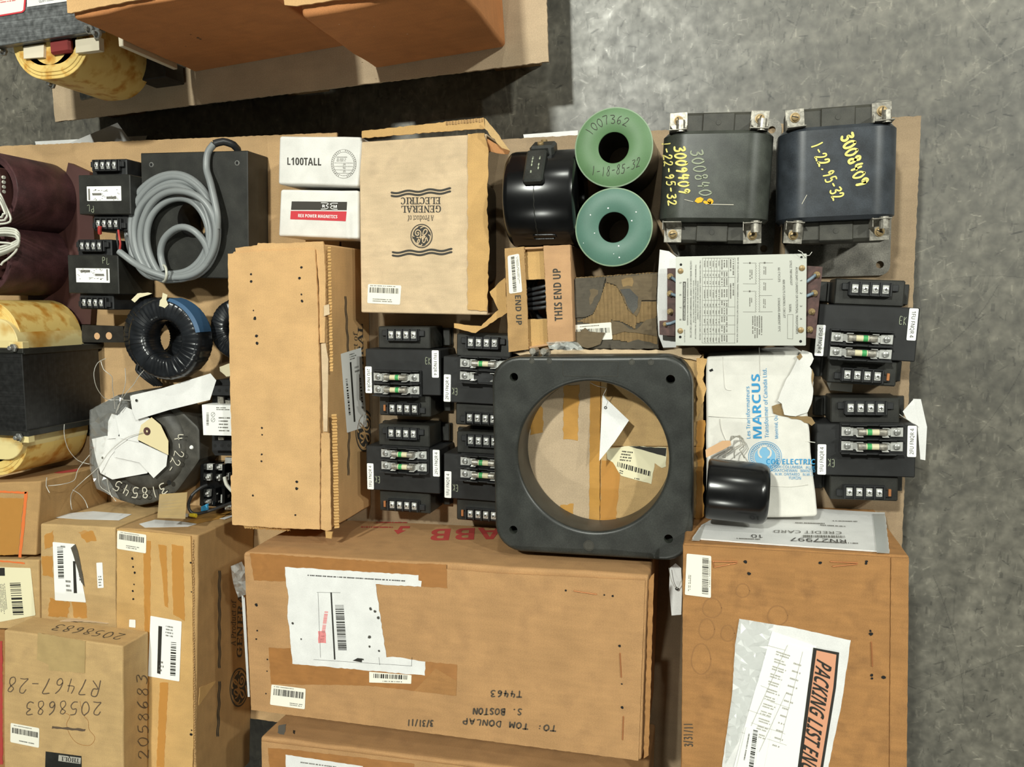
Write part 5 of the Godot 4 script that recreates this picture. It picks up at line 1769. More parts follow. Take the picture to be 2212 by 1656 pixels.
func fuse_unit(c: Vector3, yaw: float, label: String, jump: Array, missing := false, texts := ["1FU FNQR 4", "2FU FNQR 4"]) -> void:
	var o := Vector3(c.x, SHEET, c.z)
	var t := thing("control_transformer", label, "transformer", o, "black control transformers with fuse blocks")
	var xf := frame(o, yaw)
	var b := Bag.new()
	box(b, xf * Transform3D(Basis(), Vector3(0, 0.0425, 0)), Vector3(0.151, 0.085, 0.086), 0.0015)
	part("core", b, mats.black_matt, t)
	for s in [-1, 1]:
		b = Bag.new()
		box(b, xf * Transform3D(Basis(), Vector3(0, 0.040, s * 0.0645)), Vector3(0.105, 0.072, 0.042), 0.002)
		part("coil_cover", b, mats.black, t)
		b = Bag.new()
		box(b, xf * Transform3D(Basis(), Vector3(0, 0.003, s * 0.0645)), Vector3(0.146, 0.006, 0.034), 0.001)
		for e in [-1, 1]:
			box(b, xf * Transform3D(Basis(), Vector3(e * 0.064, 0.010, s * 0.0645)), Vector3(0.014, 0.012, 0.034), 0.001)
		part("mounting_foot", b, mats.black, t)
		terminal_strip(t, xf * Transform3D(Basis(Vector3.UP, 0.0 if s < 0 else PI), Vector3(0, 0, 0)), -0.070, 0.076, 0.0152, mats.grey_plastic, jump[0] if s < 0 else -jump[1])
	# double fuse block
	b = Bag.new()
	var fx := -0.008
	var fz := 0.021
	box(b, xf * Transform3D(Basis(), Vector3(fx, 0.088, fz)), Vector3(0.096, 0.008, 0.050), 0.001)
	for k in [-1, 0, 1]:
		box(b, xf * Transform3D(Basis(), Vector3(fx, 0.096, fz + k * 0.0235)), Vector3(0.094, 0.014, 0.0022), 0.0005)
		for e in [-1, 1]:
			box(b, xf * Transform3D(Basis(), Vector3(fx + e * 0.022, 0.104, fz + k * 0.0235)), Vector3(0.026, 0.008, 0.0022), 0.0005)
	part("fuse_block", b, mats.grey_plastic, t)
	for k in [-1, 1]:
		var z: float = fz + k * 0.0118
		for e in [-1, 1]:
			var p := Bag.new()
			box(p, xf * Transform3D(Basis(), Vector3(fx + e * 0.037, 0.096, z)), Vector3(0.018, 0.0016, 0.015), 0.0003)
			for q in [-1, 1]:
				box(p, xf * Transform3D(Basis(Vector3.RIGHT, q * 0.12), Vector3(fx + e * 0.019, 0.1, z + q * 0.0066)), Vector3(0.010, 0.012, 0.0009), 0.0002)
			box(p, xf * Transform3D(Basis(), Vector3(fx + e * 0.026, 0.0945, z)), Vector3(0.012, 0.0016, 0.012), 0.0003)
			var cl := part("fuse_clip", p, mats.tinned, t)
			var s := Bag.new()
			lathe(s, xf * Transform3D(Basis(), Vector3(fx + e * 0.037, 0.0968, z)), [0, 0, 0.0052, 0, 0.0052, 0.002, 0.004, 0.003, 0, 0.0032], 12)
			part("clip_screw", s, mats.steel, cl)
		if missing and k == (1 if cos(yaw) > 0 else -1):
			continue
		var f := Bag.new()
		for e in [-1, 1]:
			cyl(f, along(xf * Vector3(fx + e * 0.0155 - 0.0062, 0.1015, z), xf.basis.x), 0.0056, 0.0124, 0.0008, 16)
		var fo := part("fuse", f, mats.clip_metal, t)
		var g := Bag.new()
		cyl(g, along(xf * Vector3(fx - 0.0105, 0.1015, z), xf.basis.x), 0.0051, 0.021, 0.0003, 16)
		part("fuse_body", g, mats.fuse_body, fo)
		g = Bag.new()
		cyl(g, along(xf * Vector3(fx + 0.001, 0.1015, z), xf.basis.x), 0.00525, 0.007, 0.0002, 16)
		part("green_band", g, mats.fuse_green, fo)
	# name strips
	for k in 2:
		var lx: float = [0.0665, -0.0695][k]
		var lz: float = [-0.0165, 0.0165][k]
		b = Bag.new()
		slab(b, xf * Transform3D(Basis(), Vector3(lx, 0.0854, lz)), round_rect(0.0135, 0.051, 0.0015, 2), 0.0007)
		var l := part("name_strip", b, mats.label_white, t)
		var tb := Bag.new()
		text_bag(tb, texts[k], xf * Vector3(lx - 0.0028, 0.0862, lz - 0.021), xf.basis * Vector3(0, 0, 0.042), xf.basis * Vector3(0.0058, 0, 0), Vector3.UP, "sans", 0.0003)
		part("lettering", tb, mats.ink, l)
	# inspector's chalk
	b = Bag.new()
	hand_bag(b, "EK", func(p: Vector2) -> Vector3: return xf * Vector3(0.046 + p.x * 0.012, 0.0852, -0.028 + (1.0 - p.y) * 0.012), Vector3.UP, 0.0008, 3)
	part("chalk_mark", b, mats.chalk_grey, t)


func fuse_units() -> void:
	var y := SHEET + 0.085
	fuse_unit(Vector3(-0.581, y, 0.129), 0.0, "fused control transformer nearest the carton printed GENERAL ELECTRIC and the long golden carton", [0, -1])
	var p := at(px("h", 648, 530), y) + Vector3(0.0765, 0, 0)
	fuse_unit(p, PI - 0.02, "fused control transformer with one fuse missing beside the square black window", [0, 0], true, ["2FU FNQR 4", "1FU FNQR 4"])
	fuse_unit(Vector3(-0.584, y, 0.317), PI, "fused control transformer by the red ABB print and the long golden carton", [1, 0], false, ["1FU FNQR 4", "2FU FNQR 4"])
	p = at(px("h", 653, 1217), y) + Vector3(0.0765, 0, 0)
	fuse_unit(p, PI - 0.01, "fused control transformer by the red ABB print, half under the square black window", [1, 0])
	fuse_unit(Vector3(0.227, y, 0.047), deg_to_rad(-2.5), "fused control transformer next to the grey steel base plate at the sheet edge", [0, 1])
	fuse_unit(Vector3(0.233, y, 0.240), PI + deg_to_rad(1.5), "fused control transformer with a white paper tag at the sheet edge", [-1, 0])


# ---------- square window current transformer ----------
func ring_solid(b: Bag, outer: Array, inner: Array, y0: float, y1: float, ch: float) -> void:
	var loops := []
	var n := outer.size()
	var f := func(src: Array, off: float, y: float) -> Array:
		var r := []
		for i in n:
			var dir: Vector3 = (outer[i] - inner[i])
			dir.y = 0
			r.append(Vector3(src[i].x, y, src[i].z) + dir.normalized() * off)
		return r
	loops = [f.call(inner, 0, y0), f.call(inner, 0, y1 - ch), f.call(inner, ch * 0.3, y1 - ch * 0.3), f.call(inner, ch, y1), f.call(inner, ch + 0.003, y1), f.call(outer, -ch - 0.003, y1), f.call(outer, -ch, y1), f.call(outer, -ch * 0.3, y1 - ch * 0.3), f.call(outer, 0, y1 - ch), f.call(outer, 0, y0)]
	var mid := (y0 + y1) / 2
	for k in loops.size():
		var l: Array = loops[k]
		var m: Array = loops[(k + 1) % loops.size()]
		for i in n:
			var j := (i + 1) % n
			var core: Vector3 = (outer[i] + inner[i] + outer[j] + inner[j]) / 4
			core.y = mid
			var cen: Vector3 = (l[i] + l[j] + m[i] + m[j]) / 4
			var out := cen - core
			if k == 9:
				out = Vector3.DOWN
			elif k in [3, 4, 5]:
				out = Vector3.UP
			b.quad(l[i], l[j], m[j], m[i], out)


func window_unit() -> void:
	var h := 0.332
	var y0 := 0.2605
	var tl := at(px("n", 800, 97), h)
	var bl := at(px("n", 770, 1526), h)
	var lf := at(px("n", 84, 760), h)
	var rt := at(px("n", 1510, 760), h)
	var c := at(px("n", 787, 818), h)
	var r_in := (at(px("n", 1325, 818), h) - at(px("n", 248, 818), h)).length() / 2
	var bd := at(px("n", 1300, 1556), h) - at(px("n", 240, 1496), h)
	var td := at(px("n", 1330, 98), h) - at(px("n", 260, 98), h)
	var ang := -(atan2(bd.z, bd.x) + atan2(td.z, td.x)) / 2
	var xf := frame(Vector3(c.x, 0, c.z), ang)
	var inv := xf.affine_inverse()
	var ex := [(inv * lf).x, (inv * rt).x, (inv * tl).z, (inv * bl).z]
	var outer := []
	var inner := []
	var N := 128
	var w: float = (ex[1] - ex[0]) / 2
	var d: float = (ex[3] - ex[2]) / 2
	var oc := Vector2((ex[0] + ex[1]) / 2, (ex[2] + ex[3]) / 2)
	var cr := 0.046
	for i in N:
		var a := TAU * i / N
		var dir := Vector2(cos(a), sin(a))
		inner.append(xf * Vector3(dir.x * r_in, h, dir.y * r_in))
		# meet the rounded square
		var lo := 0.0
		var hi := 1.0
		for k in 30:
			var s := (lo + hi) / 2
			var q := (dir * s - oc).abs() - Vector2(w - cr, d - cr)
			var dist := Vector2(maxf(q.x, 0), maxf(q.y, 0)).length() + minf(maxf(q.x, q.y), 0.0) - cr
			if dist < 0:
				lo = s
			else:
				hi = s
		outer.append(xf * Vector3(dir.x * lo, h, dir.y * lo))
	var t := thing("window_transformer", "large square black window current transformer lying on a brown carton", "transformer", Vector3(c.x, y0, c.z))
	var b := Bag.new()
	ring_solid(b, outer, inner, y0, h, 0.005)
	b.smooth(35)
	var cs := CSGMesh3D.new()
	cs.name = "body"
	cs.mesh = b.mesh(origin_of(t))
	cs.material = mats.resin
	t.add_child(cs)
	for p in [[232, 246], [1352, 262], [228, 1338], [1338, 1402]]:
		var q := at(px("n", p[0], p[1]), h)
		var cc := CSGCylinder3D.new()
		cc.name = "bolt_hole"
		cc.operation = CSGShape3D.OPERATION_SUBTRACTION
		cc.radius = 0.0072
		cc.height = 0.3
		cc.sides = 24
		cc.material = mats.epoxy
		cc.position = Vector3(q.x, (h + y0) / 2, q.z) - origin_of(t)
		cs.add_child(cc)
	var pl := level(h)
	b = Bag.new()
	for p in [[360, 131, 18], [485, 131, 18], [1075, 138, 19], [1212, 138, 19], [768, 1450, 38]]:
		var q := at(px("n", p[0], p[1]), h)
		var r: float = p[2] * 0.000226
		lathe(b, frame(q), [r - 0.0009, -0.0004, r - 0.0006, 0.0006, r + 0.0006, 0.0006, r + 0.0009, -0.0004], 24)
		lathe(b, frame(q), [0, 0.0003, r - 0.001, 0.0003], 20)
	part("mould_plug", b, mats.epoxy_flat, t)
	b = Bag.new()
	var w4 := []
	for p in rounded(pts("n", [583, 130, 980, 134, 975, 241, 584, 237]), 3.0):
		w4.append(at(p, h + 0.0002))
	tube(b, w4, 0.0006, 5, true)
	part("name_recess", b, mats.epoxy_flat, t)
	for p in [[370, 60], [447, 62]]:
		b = Bag.new()
		var q := at(px("n", p[0], p[1]), 0.312)
		cyl(b, frame(Vector3(q.x, 0.288, q.z)), 0.0058, 0.03, 0.001, 16)
		box(b, frame(Vector3(q.x, 0.292, q.z + 0.006)), Vector3(0.013, 0.014, 0.014), 0.001)
		part("terminal_stud", b, mats.clip_metal, t)
	# tag hanging in the window on a wire
	var tg := thing("paper_tag", "white paper tag wired inside the square window opening", "tag", at(px("n", 900, 620), 0.2650))
	b = Bag.new()
	patch3(b, [at(px("n", 866, 375), 0.2850), at(px("n", 1058, 552), 0.2780), at(px("n", 960, 700), 0.2720), at(px("n", 853, 832), 0.2700)], Vector3(0.03, 1, -0.05).normalized(), 0.0004, 0.0)
	part("card", b, mats.paper_sheet, tg)
	b = Bag.new()
	tube(b, curve([at(px("n", 780, 285), 0.3100), at(px("n", 830, 310), 0.3050), at(px("n", 895, 325), 0.2920), at(px("n", 872, 372), 0.2880), at(px("n", 905, 420), 0.2860), at(px("n", 888, 462), 0.2860)]), 0.0006, 5)
	part("wire", b, mats.thin_wire, tg)
	b = Bag.new()
	lathe(b, frame(at(px("n", 888, 464), 0.2865)), [0.0012, 0, 0.0026, 0, 0.0026, 0.0006, 0.0012, 0.0006], 14, true)
	part("eyelet", b, mats.octagon, tg)


# ---------- round transformers ----------
func round_units() -> void:
	# black ring transformer on its side
	var R := 0.083
	var cy := SHEET + R
	var zc := at(px("i", 420, 868), cy + 0.01).z
	var x0 := at(px("i", 97, 868), cy + R * 0.9).x
	var x1 := at(px("i", 744, 868), cy + R * 0.9).x
	var c := Vector3((x0 + x1) / 2, SHEET, zc)
	var t := thing("ring_transformer", "glossy black cylindrical transformer lying beside the green rings", "transformer", c)
	var ax := Vector3(x0, cy, zc)
	var b := Bag.new()
	var L := x1 - x0
	lathe(b, along(ax, Vector3.RIGHT), [0.03, 0.006, 0.032, 0.0, R - 0.012, 0.0, R - 0.005, 0.002, R - 0.001, 0.006, R, 0.012, R, L - 0.01, R - 0.003, L - 0.003, R - 0.01, L, 0.032, L, 0.03, L - 0.006], 96, true)
	part("body", b, mats.black_gloss, t)
	var ring := func(deg: float, x: float, r: float) -> Vector3: return Vector3(x, cy + cos(deg_to_rad(deg)) * r, zc - sin(deg_to_rad(deg)) * r)
	var bx := at(px("i", 405, 600), cy + R * 0.8).x
	b = Bag.new()
	var e: Vector3 = ring.call(31.0, bx, R + 0.002)
	box(b, Transform3D(Basis(Vector3.RIGHT, deg_to_rad(-31)), e), Vector3(0.034, 0.014, 0.066), 0.003)
	var e2: Vector3 = ring.call(66.0, bx + 0.006, R + 0.004)
	box(b, Transform3D(Basis(Vector3.RIGHT, deg_to_rad(-66)), e2), Vector3(0.042, 0.020, 0.036), 0.004)
	var boss := part("terminal_boss", b, mats.resin, t)
	b = Bag.new()
	for k in [62.0, 80.0]:
		var q: Vector3 = ring.call(k, bx + 0.003, R + 0.013)
		var up: Vector3 = Vector3(0, cos(deg_to_rad(k)), -sin(deg_to_rad(k)))
		cyl(b, along(q, up), 0.0055, 0.005, 0.001, 12)
		box(b, along(q + up * 0.0055, up), Vector3(0.009, 0.001, 0.002), 0.0)
	part("terminal_screw", b, mats.brass, boss)
	b = Bag.new()
	for k in 2:
		for i in 9:
			if rng.randf() < 0.35:
				continue
			var a0 := 12.0 + i * 4.2
			ribbon(b, [ring.call(a0, bx - 0.004 + k * 0.012, R + 0.0098), ring.call(a0 + 2.4, bx - 0.004 + k * 0.012, R + 0.0098)], 0.0022, Vector3(0, 0.8, -0.6), 0.0008)
	part("faint_print", b, mats.chalk_grey, boss)
	b = Bag.new()
	var w := []
	for i in 40:
		w.append(ring.call(12.0 - i * 1.9, bx + 0.0005 * sin(i * 1.3), R))
	tube(b, w, 0.0008, 5)
	part("mould_seam", b, mats.black, t)
	b = Bag.new()
	w = []
	for p in round_rect(0.040, 0.011, 0.005, 5):
		w.append(ring.call(-56.0 - rad_to_deg(p.y / R), bx + 0.011 + p.x, R + 0.0004))
	tube(b, w, 0.0016, 6, true)
	box(b, Transform3D(Basis(Vector3.RIGHT, deg_to_rad(56)), ring.call(-56.0, bx + 0.011, R)), Vector3(0.0016, 0.002, 0.010), 0.0005)
	part("moulded_slot", b, mats.black_gloss, t)
	# green ring transformers
	for k in 2:
		var h := 0.272
		var cc := at(px("i", 1098, [408, 1121][k]), h)
		var ro := (at(px("i", 1446, 600), h) - at(px("i", 752, 600), h)).length() / 2
		var ri := (at(px("i", 1235, 600), h) - at(px("i", 957, 600), h)).length() / 2
		var o := Vector3(cc.x, SHEET, cc.z)
		var lab: String = ["light green ring transformer with pencilled numbers on its face", "dark teal green ring transformer with white paint specks"][k]
		var g := thing("ring_transformer", lab, "transformer", o)
		b = Bag.new()
		var hb := h - 0.004 - SHEET
		lathe(b, frame(o), [ri, 0, ro - 0.002, 0, ro - 0.001, 0.002, ro - 0.001, hb, ri, hb], 72, true)
		part("body", b, mats.black_gloss, g)
		b = Bag.new()
		lathe(b, frame(o + Vector3(0, hb, 0)), [ri - 0.0005, 0, ro, 0, ro, 0.003, ro - 0.0012, 0.004, ri + 0.001, 0.004, ri - 0.0005, 0.003], 72, true)
		var face := part("face", b, mats.green_light if k == 0 else mats.green_dark, g)
		b = Bag.new()
		lathe(b, frame(o + Vector3(0, hb, 0)), [ro - 0.0004, 0.0026, ro + 0.0004, 0.0026, ro + 0.0004, 0.0034, ro - 0.0012, 0.0042, ro - 0.0016, 0.004], 72, true)
		part("worn_rim", b, mats.green_edge, g)
		if k == 0:
			b = Bag.new()
			var f := func(p: Vector2) -> Vector3:
				var a := deg_to_rad(153.0 - 96.0 * p.x)
				var rr := 215.0 + p.y * 75.0
				return at(px("i", 1098 + cos(a) * rr, 408 - sin(a) * rr), h)
			hand_bag(b, "1007362", f, Vector3.UP, 0.0009, 21)
			var f2 := func(p: Vector2) -> Vector3:
				return at(px("i", lerpf(893, 1338, p.x) + p.y * 8, lerpf(655, 575, p.x) + 90.0 * p.x * (1 - p.x) * 1.6 - p.y * 82), h)
			hand_bag(b, "1-18-85-32", f2, Vector3.UP, 0.0009, 22)
			part("handwriting", b, mats.ink_box, face)
		else:
			speckle(face, "paint_speck", pts("i", [892, 1010, 928, 1173, 1300, 984, 1145, 1287, 1100, 1358, 1050, 950, 1262, 1062, 830, 1262, 1150, 1390]), level(h), mats.label_white, 0.0009)
	# small cylinder lying on the MARCUS carton
	var y0 := 0.2675
	var r := 0.0485
	var cz := at(px("o", 380, 1118), y0 + r).z
	var xa := at(px("o", 150, 1118), y0 + r * 1.7).x
	var xb := at(px("o", 606, 1118), y0 + r * 1.6).x
	t = thing("ring_transformer", "small glossy black cylinder transformer lying on the MARCUS carton", "transformer", Vector3((xa + xb) / 2, y0, cz))
	b = Bag.new()
	L = xb - xa
	var axd := Vector3(1, 0, 0.05).normalized()
	lathe(b, along(Vector3(xa, y0 + r, cz), axd), [0.018, 0.006, 0.019, 0, r - 0.006, 0, r - 0.001, 0.002, r, 0.006, r, L - 0.014, r - 0.002, L - 0.006, r - 0.007, L - 0.001, r - 0.014, L, 0.019, L, 0.018, L - 0.006], 80, true)
	part("body", b, mats.black_gloss, t)
	for k in 3:
		b = Bag.new()
		var p0 := px("o", 285 + k * 70, 892)
		tube(b, curve([at(p0, y0 + 0.03), at(px("o", 290 + k * 60, 860), y0 + 0.03), at(px("o", 330 + k * 30, 830), y0 + 0.028), at(px("o", 400 + k * 15, 790), y0 + 0.02), at(px("o", 390, 745 - k * 8), y0 + 0.018), at(px("o", 330, 735 + k * 12), y0 + 0.018), at(px("o", 315, 780), y0 + 0.02)]), 0.0009, 6)
		part("lead_wire", b, mats.clip_metal, t)
	var tg := thing("paper_tag", "salmon brown card tag tied to the small black cylinder", "tag", at(px("o", 240, 830), y0 + 0.02))
	b = Bag.new()
	patch3(b, [at(px("o", 145, 832), y0 + 0.03), at(px("o", 265, 768), y0 + 0.018), at(px("o", 322, 768), y0 + 0.016), at(px("o", 326, 800), y0 + 0.018), at(px("o", 270, 832), y0 + 0.024), at(px("o", 150, 888), y0 + 0.034)], Vector3(0.05, 0.97, -0.2).normalized(), 0.0006, 0.0)
	part("card", b, mats.tag_tan, tg)


# ---------- potential transformers ----------
func potential(c: Vector3, yaw: float, label: String, plate_px: Array, writing: Array, seed_: int) -> void:
	var t := thing("potential_transformer", label, "transformer", Vector3(c.x, SHEET, c.z), "potential transformers with fuse clips")
	var top := 0.292
	var xf := frame(Vector3(c.x, 0, c.z), yaw)
	# base plate with bolt holes
	var q := []
	for p in plate_px:
		q.append(at(p, 0.141))
	var pc: Vector3 = (q[0] + q[2]) / 2
	var pw: float = q[0].distance_to(q[1])
	var pd: float = q[1].distance_to(q[2])
	var b := Bag.new()
	slab(b, frame(Vector3(pc.x, SHEET + 0.0003, pc.z), yaw), round_rect(pw, pd, 0.016, 5), 0.006, 0.0)
	var cs := CSGMesh3D.new()
	cs.name = "base_plate"
	cs.mesh = b.mesh(origin_of(t))
	cs.material = mats.plate_grey
	t.add_child(cs)
	for sx in [-1, 1]:
		for sz in [-1, 1]:
			var cc := CSGCylinder3D.new()
			cc.name = "bolt_hole"
			cc.operation = CSGShape3D.OPERATION_SUBTRACTION
			cc.radius = 0.0062
			cc.height = 0.05
			cc.sides = 20
			cc.material = mats.plate_grey
			cc.position = frame(Vector3(pc.x, SHEET, pc.z), yaw) * Vector3(sx * (pw / 2 - 0.016), 0, sz * (pd / 2 - 0.018)) - origin_of(t)
			cs.add_child(cc)
	# lower coil housing
	b = Bag.new()
	box(b, xf * Transform3D(Basis(), Vector3(-0.004, 0.182, 0.01)), Vector3(0.128, 0.081, 0.176), 0.006)
	box(b, xf * Transform3D(Basis(), Vector3(-0.004, 0.17, 0.01)), Vector3(0.006, 0.056, 0.18), 0.001)
	part("lower_housing", b, mats.epoxy, t)
	# upper body: rounded across, straight along
	var W := 0.172
	var prof := PackedVector2Array()
	var cr := 0.040
	for i in 13:
		var a := deg_to_rad(90.0 * i / 12)
		prof.append(Vector2(W / 2 - cr + sin(a) * cr, -(top - cr + cos(a) * cr)))
	for i in 9:
		var a := deg_to_rad(90.0 * i / 8)
		prof.append(Vector2(W / 2 - 0.016 + cos(a) * 0.016, -(0.218 - sin(a) * 0.016)))
	for i in 9:
		var a := deg_to_rad(90.0 * (8 - i) / 8)
		prof.append(Vector2(-W / 2 + 0.016 - cos(a) * 0.016, -(0.218 - sin(a) * 0.016)))
	for i in 13:
		var a := deg_to_rad(90.0 * (12 - i) / 12)
		prof.append(Vector2(-W / 2 + cr - sin(a) * cr, -(top - cr + cos(a) * cr)))
	b = Bag.new()
	var L := 0.142
	slab(b, xf * Transform3D(Basis(Vector3.RIGHT, Vector3.BACK, Vector3.DOWN), Vector3(0, 0, -L / 2)), prof, L, 0.006, true)
	part("body", b, mats.epoxy if seed_ == 1 else mats.epoxy_blue, t)
	for s in [-1, 1]:
		b = Bag.new()
		box(b, xf * Transform3D(Basis(), Vector3(0, 0.245, s * (L / 2 + 0.014))), Vector3(0.152, 0.05, 0.036), 0.005)
		var tb := part("terminal_block", b, mats.epoxy_flat, t)
		b = Bag.new()
		box(b, xf * Transform3D(Basis(), Vector3(0.0, 0.271, s * (L / 2 + 0.015))), Vector3(0.050, 0.004, 0.030), 0.0015)
		lathe(b, xf * Transform3D(Basis(), Vector3(0.0, 0.2725, s * (L / 2 + 0.015))), [0, 0.0012, 0.004, 0.0012, 0.0045, 0], 14)
		part("moulded_panel", b, mats.epoxy_flat, tb)
		for e in [-1, 1]:
			clip(t, xf * Transform3D(Basis(Vector3.UP, rng.randf_range(-0.12, 0.12)), Vector3(e * 0.062, 0.270, s * (L / 2 + 0.010))), s, seed_ + e + s * 3)
	var prof_h := func(x: float) -> float:
		var ax := absf(x) - (W / 2 - cr)
		return top if ax < 0 else top - cr + sqrt(maxf(cr * cr - ax * ax, 0.0))
	var inv := xf.affine_inverse()
	for wr in writing:
		b = Bag.new()
		var a: Vector2 = wr[1]
		var e: Vector2 = wr[2]
		var u: Vector2 = wr[3]
		var f := func(p: Vector2) -> Vector3:
			var pix: Vector2 = a + (e - a) * p.x + (u - a) * p.y
			var hh := top
			var hit := Vector3.ZERO
			for k in 8:
				hit = at(pix, hh)
				hh = prof_h.call((inv * hit).x)
			return hit
		hand_bag(b, wr[0], f, Vector3.UP, wr[5], hash(wr[0]) % 1000, 0.0011)
		part("handwriting", b, wr[4], t)


# spring clip for a fuse, with its screw
func clip(t: Node3D, xf: Transform3D, s: int, seed_: int) -> void:
	var r := RandomNumberGenerator.new()
	r.seed = seed_ * 13 + 7
	var b := Bag.new()
	box(b, xf * Transform3D(Basis(), Vector3(0, 0.0012, s * 0.006)), Vector3(0.028, 0.0016, 0.032), 0.0004)
	box(b, xf * Transform3D(Basis(), Vector3(0, 0.013, -s * 0.009)), Vector3(0.028, 0.024, 0.0016), 0.0004)
	box(b, xf * Transform3D(Basis(Vector3.BACK, r.randf_range(-0.2, 0.2)), Vector3(-0.0135, 0.012, -s * 0.004)), Vector3(0.0014, 0.022, 0.014), 0.0003)
	if r.randf() < 0.7:
		# curled leaf
		var prev := []
		for i in 10:
			var a := deg_to_rad(-30.0 + 28.0 * i)
			var p := Vector3(0.004 + cos(a) * 0.007, 0.017 + sin(a) * 0.007, -s * 0.012)
			var cur := [xf * p, xf * (p + Vector3(0, 0, s * 0.018))]
			if prev.size():
				b.quad(prev[0], prev[1], cur[1], cur[0], xf.basis * Vector3(cos(a), sin(a), 0))
			prev = cur
	var o := part("fuse_clip", b, mats.clip_metal, t)
	var g := Bag.new()
	lathe(g, xf * Transform3D(Basis(), Vector3(0, 0.002, s * 0.009)), [0, 0, 0.0075, 0, 0.0075, 0.002, 0.0055, 0.0022, 0.0055, 0.005, 0.004, 0.006, 0, 0.006], 16)
	part("clip_screw", g, mats.brass, o)
	g = Bag.new()
	box(g, xf * Transform3D(Basis(Vector3.UP, r.randf() * PI), Vector3(0, 0.0079, s * 0.009)), Vector3(0.0095, 0.0006, 0.0016), 0.0)
	part("screw_slot", g, mats.ink, o)


func potential_units() -> void:
	var cy: Material = mats.chalk_yellow
	potential(Vector3(-0.016, 0, -0.2), deg_to_rad(-2.0), "black potential transformer with three chalked numbers beside the green rings", pts("j", [215, 225, 1030, 215, 1030, 1330, 215, 1330]), [
		["1-22-95-32", px("j", 112, 385), px("j", 162, 905), px("j", 178, 383), cy, 0.0022],
		["3009409", px("j", 200, 425), px("j", 255, 815), px("j", 285, 420), cy, 0.0030],
		["300840", px("j", 330, 455), px("j", 415, 835), px("j", 425, 445), mats.chalk_grey, 0.0022],
		["9", px("j", 445, 840), px("j", 455, 895), px("j", 508, 840), mats.chalk_orange, 0.0046],
		["-", px("j", 372, 880), px("j", 440, 868), px("j", 376, 840), mats.chalk_orange, 0.0075],
		["-", px("j", 250, 845), px("j", 400, 885), px("j", 252, 835), mats.chalk_white, 0.0007],
		["-", px("j", 330, 890), px("j", 820, 905), px("j", 330, 875), mats.chalk_white, 0.0009]], 1)
	potential(Vector3(0.166, 0, -0.198), deg_to_rad(1.2), "blue-black potential transformer with two slanted chalked numbers at the sheet corner", pts("j", [1090, 245, 1940, 235, 1940, 1478, 1090, 1478]), [
		["3008409", px("j", 1530, 345), px("j", 1665, 765), px("j", 1620, 305), cy, 0.0034],
		["1-22.95-32", px("j", 1290, 415), px("j", 1480, 865), px("j", 1375, 380), cy, 0.0026],
		["/", px("j", 1200, 880), px("j", 1290, 880), px("j", 1200, 815), mats.chalk_white, 0.0009]], 4)


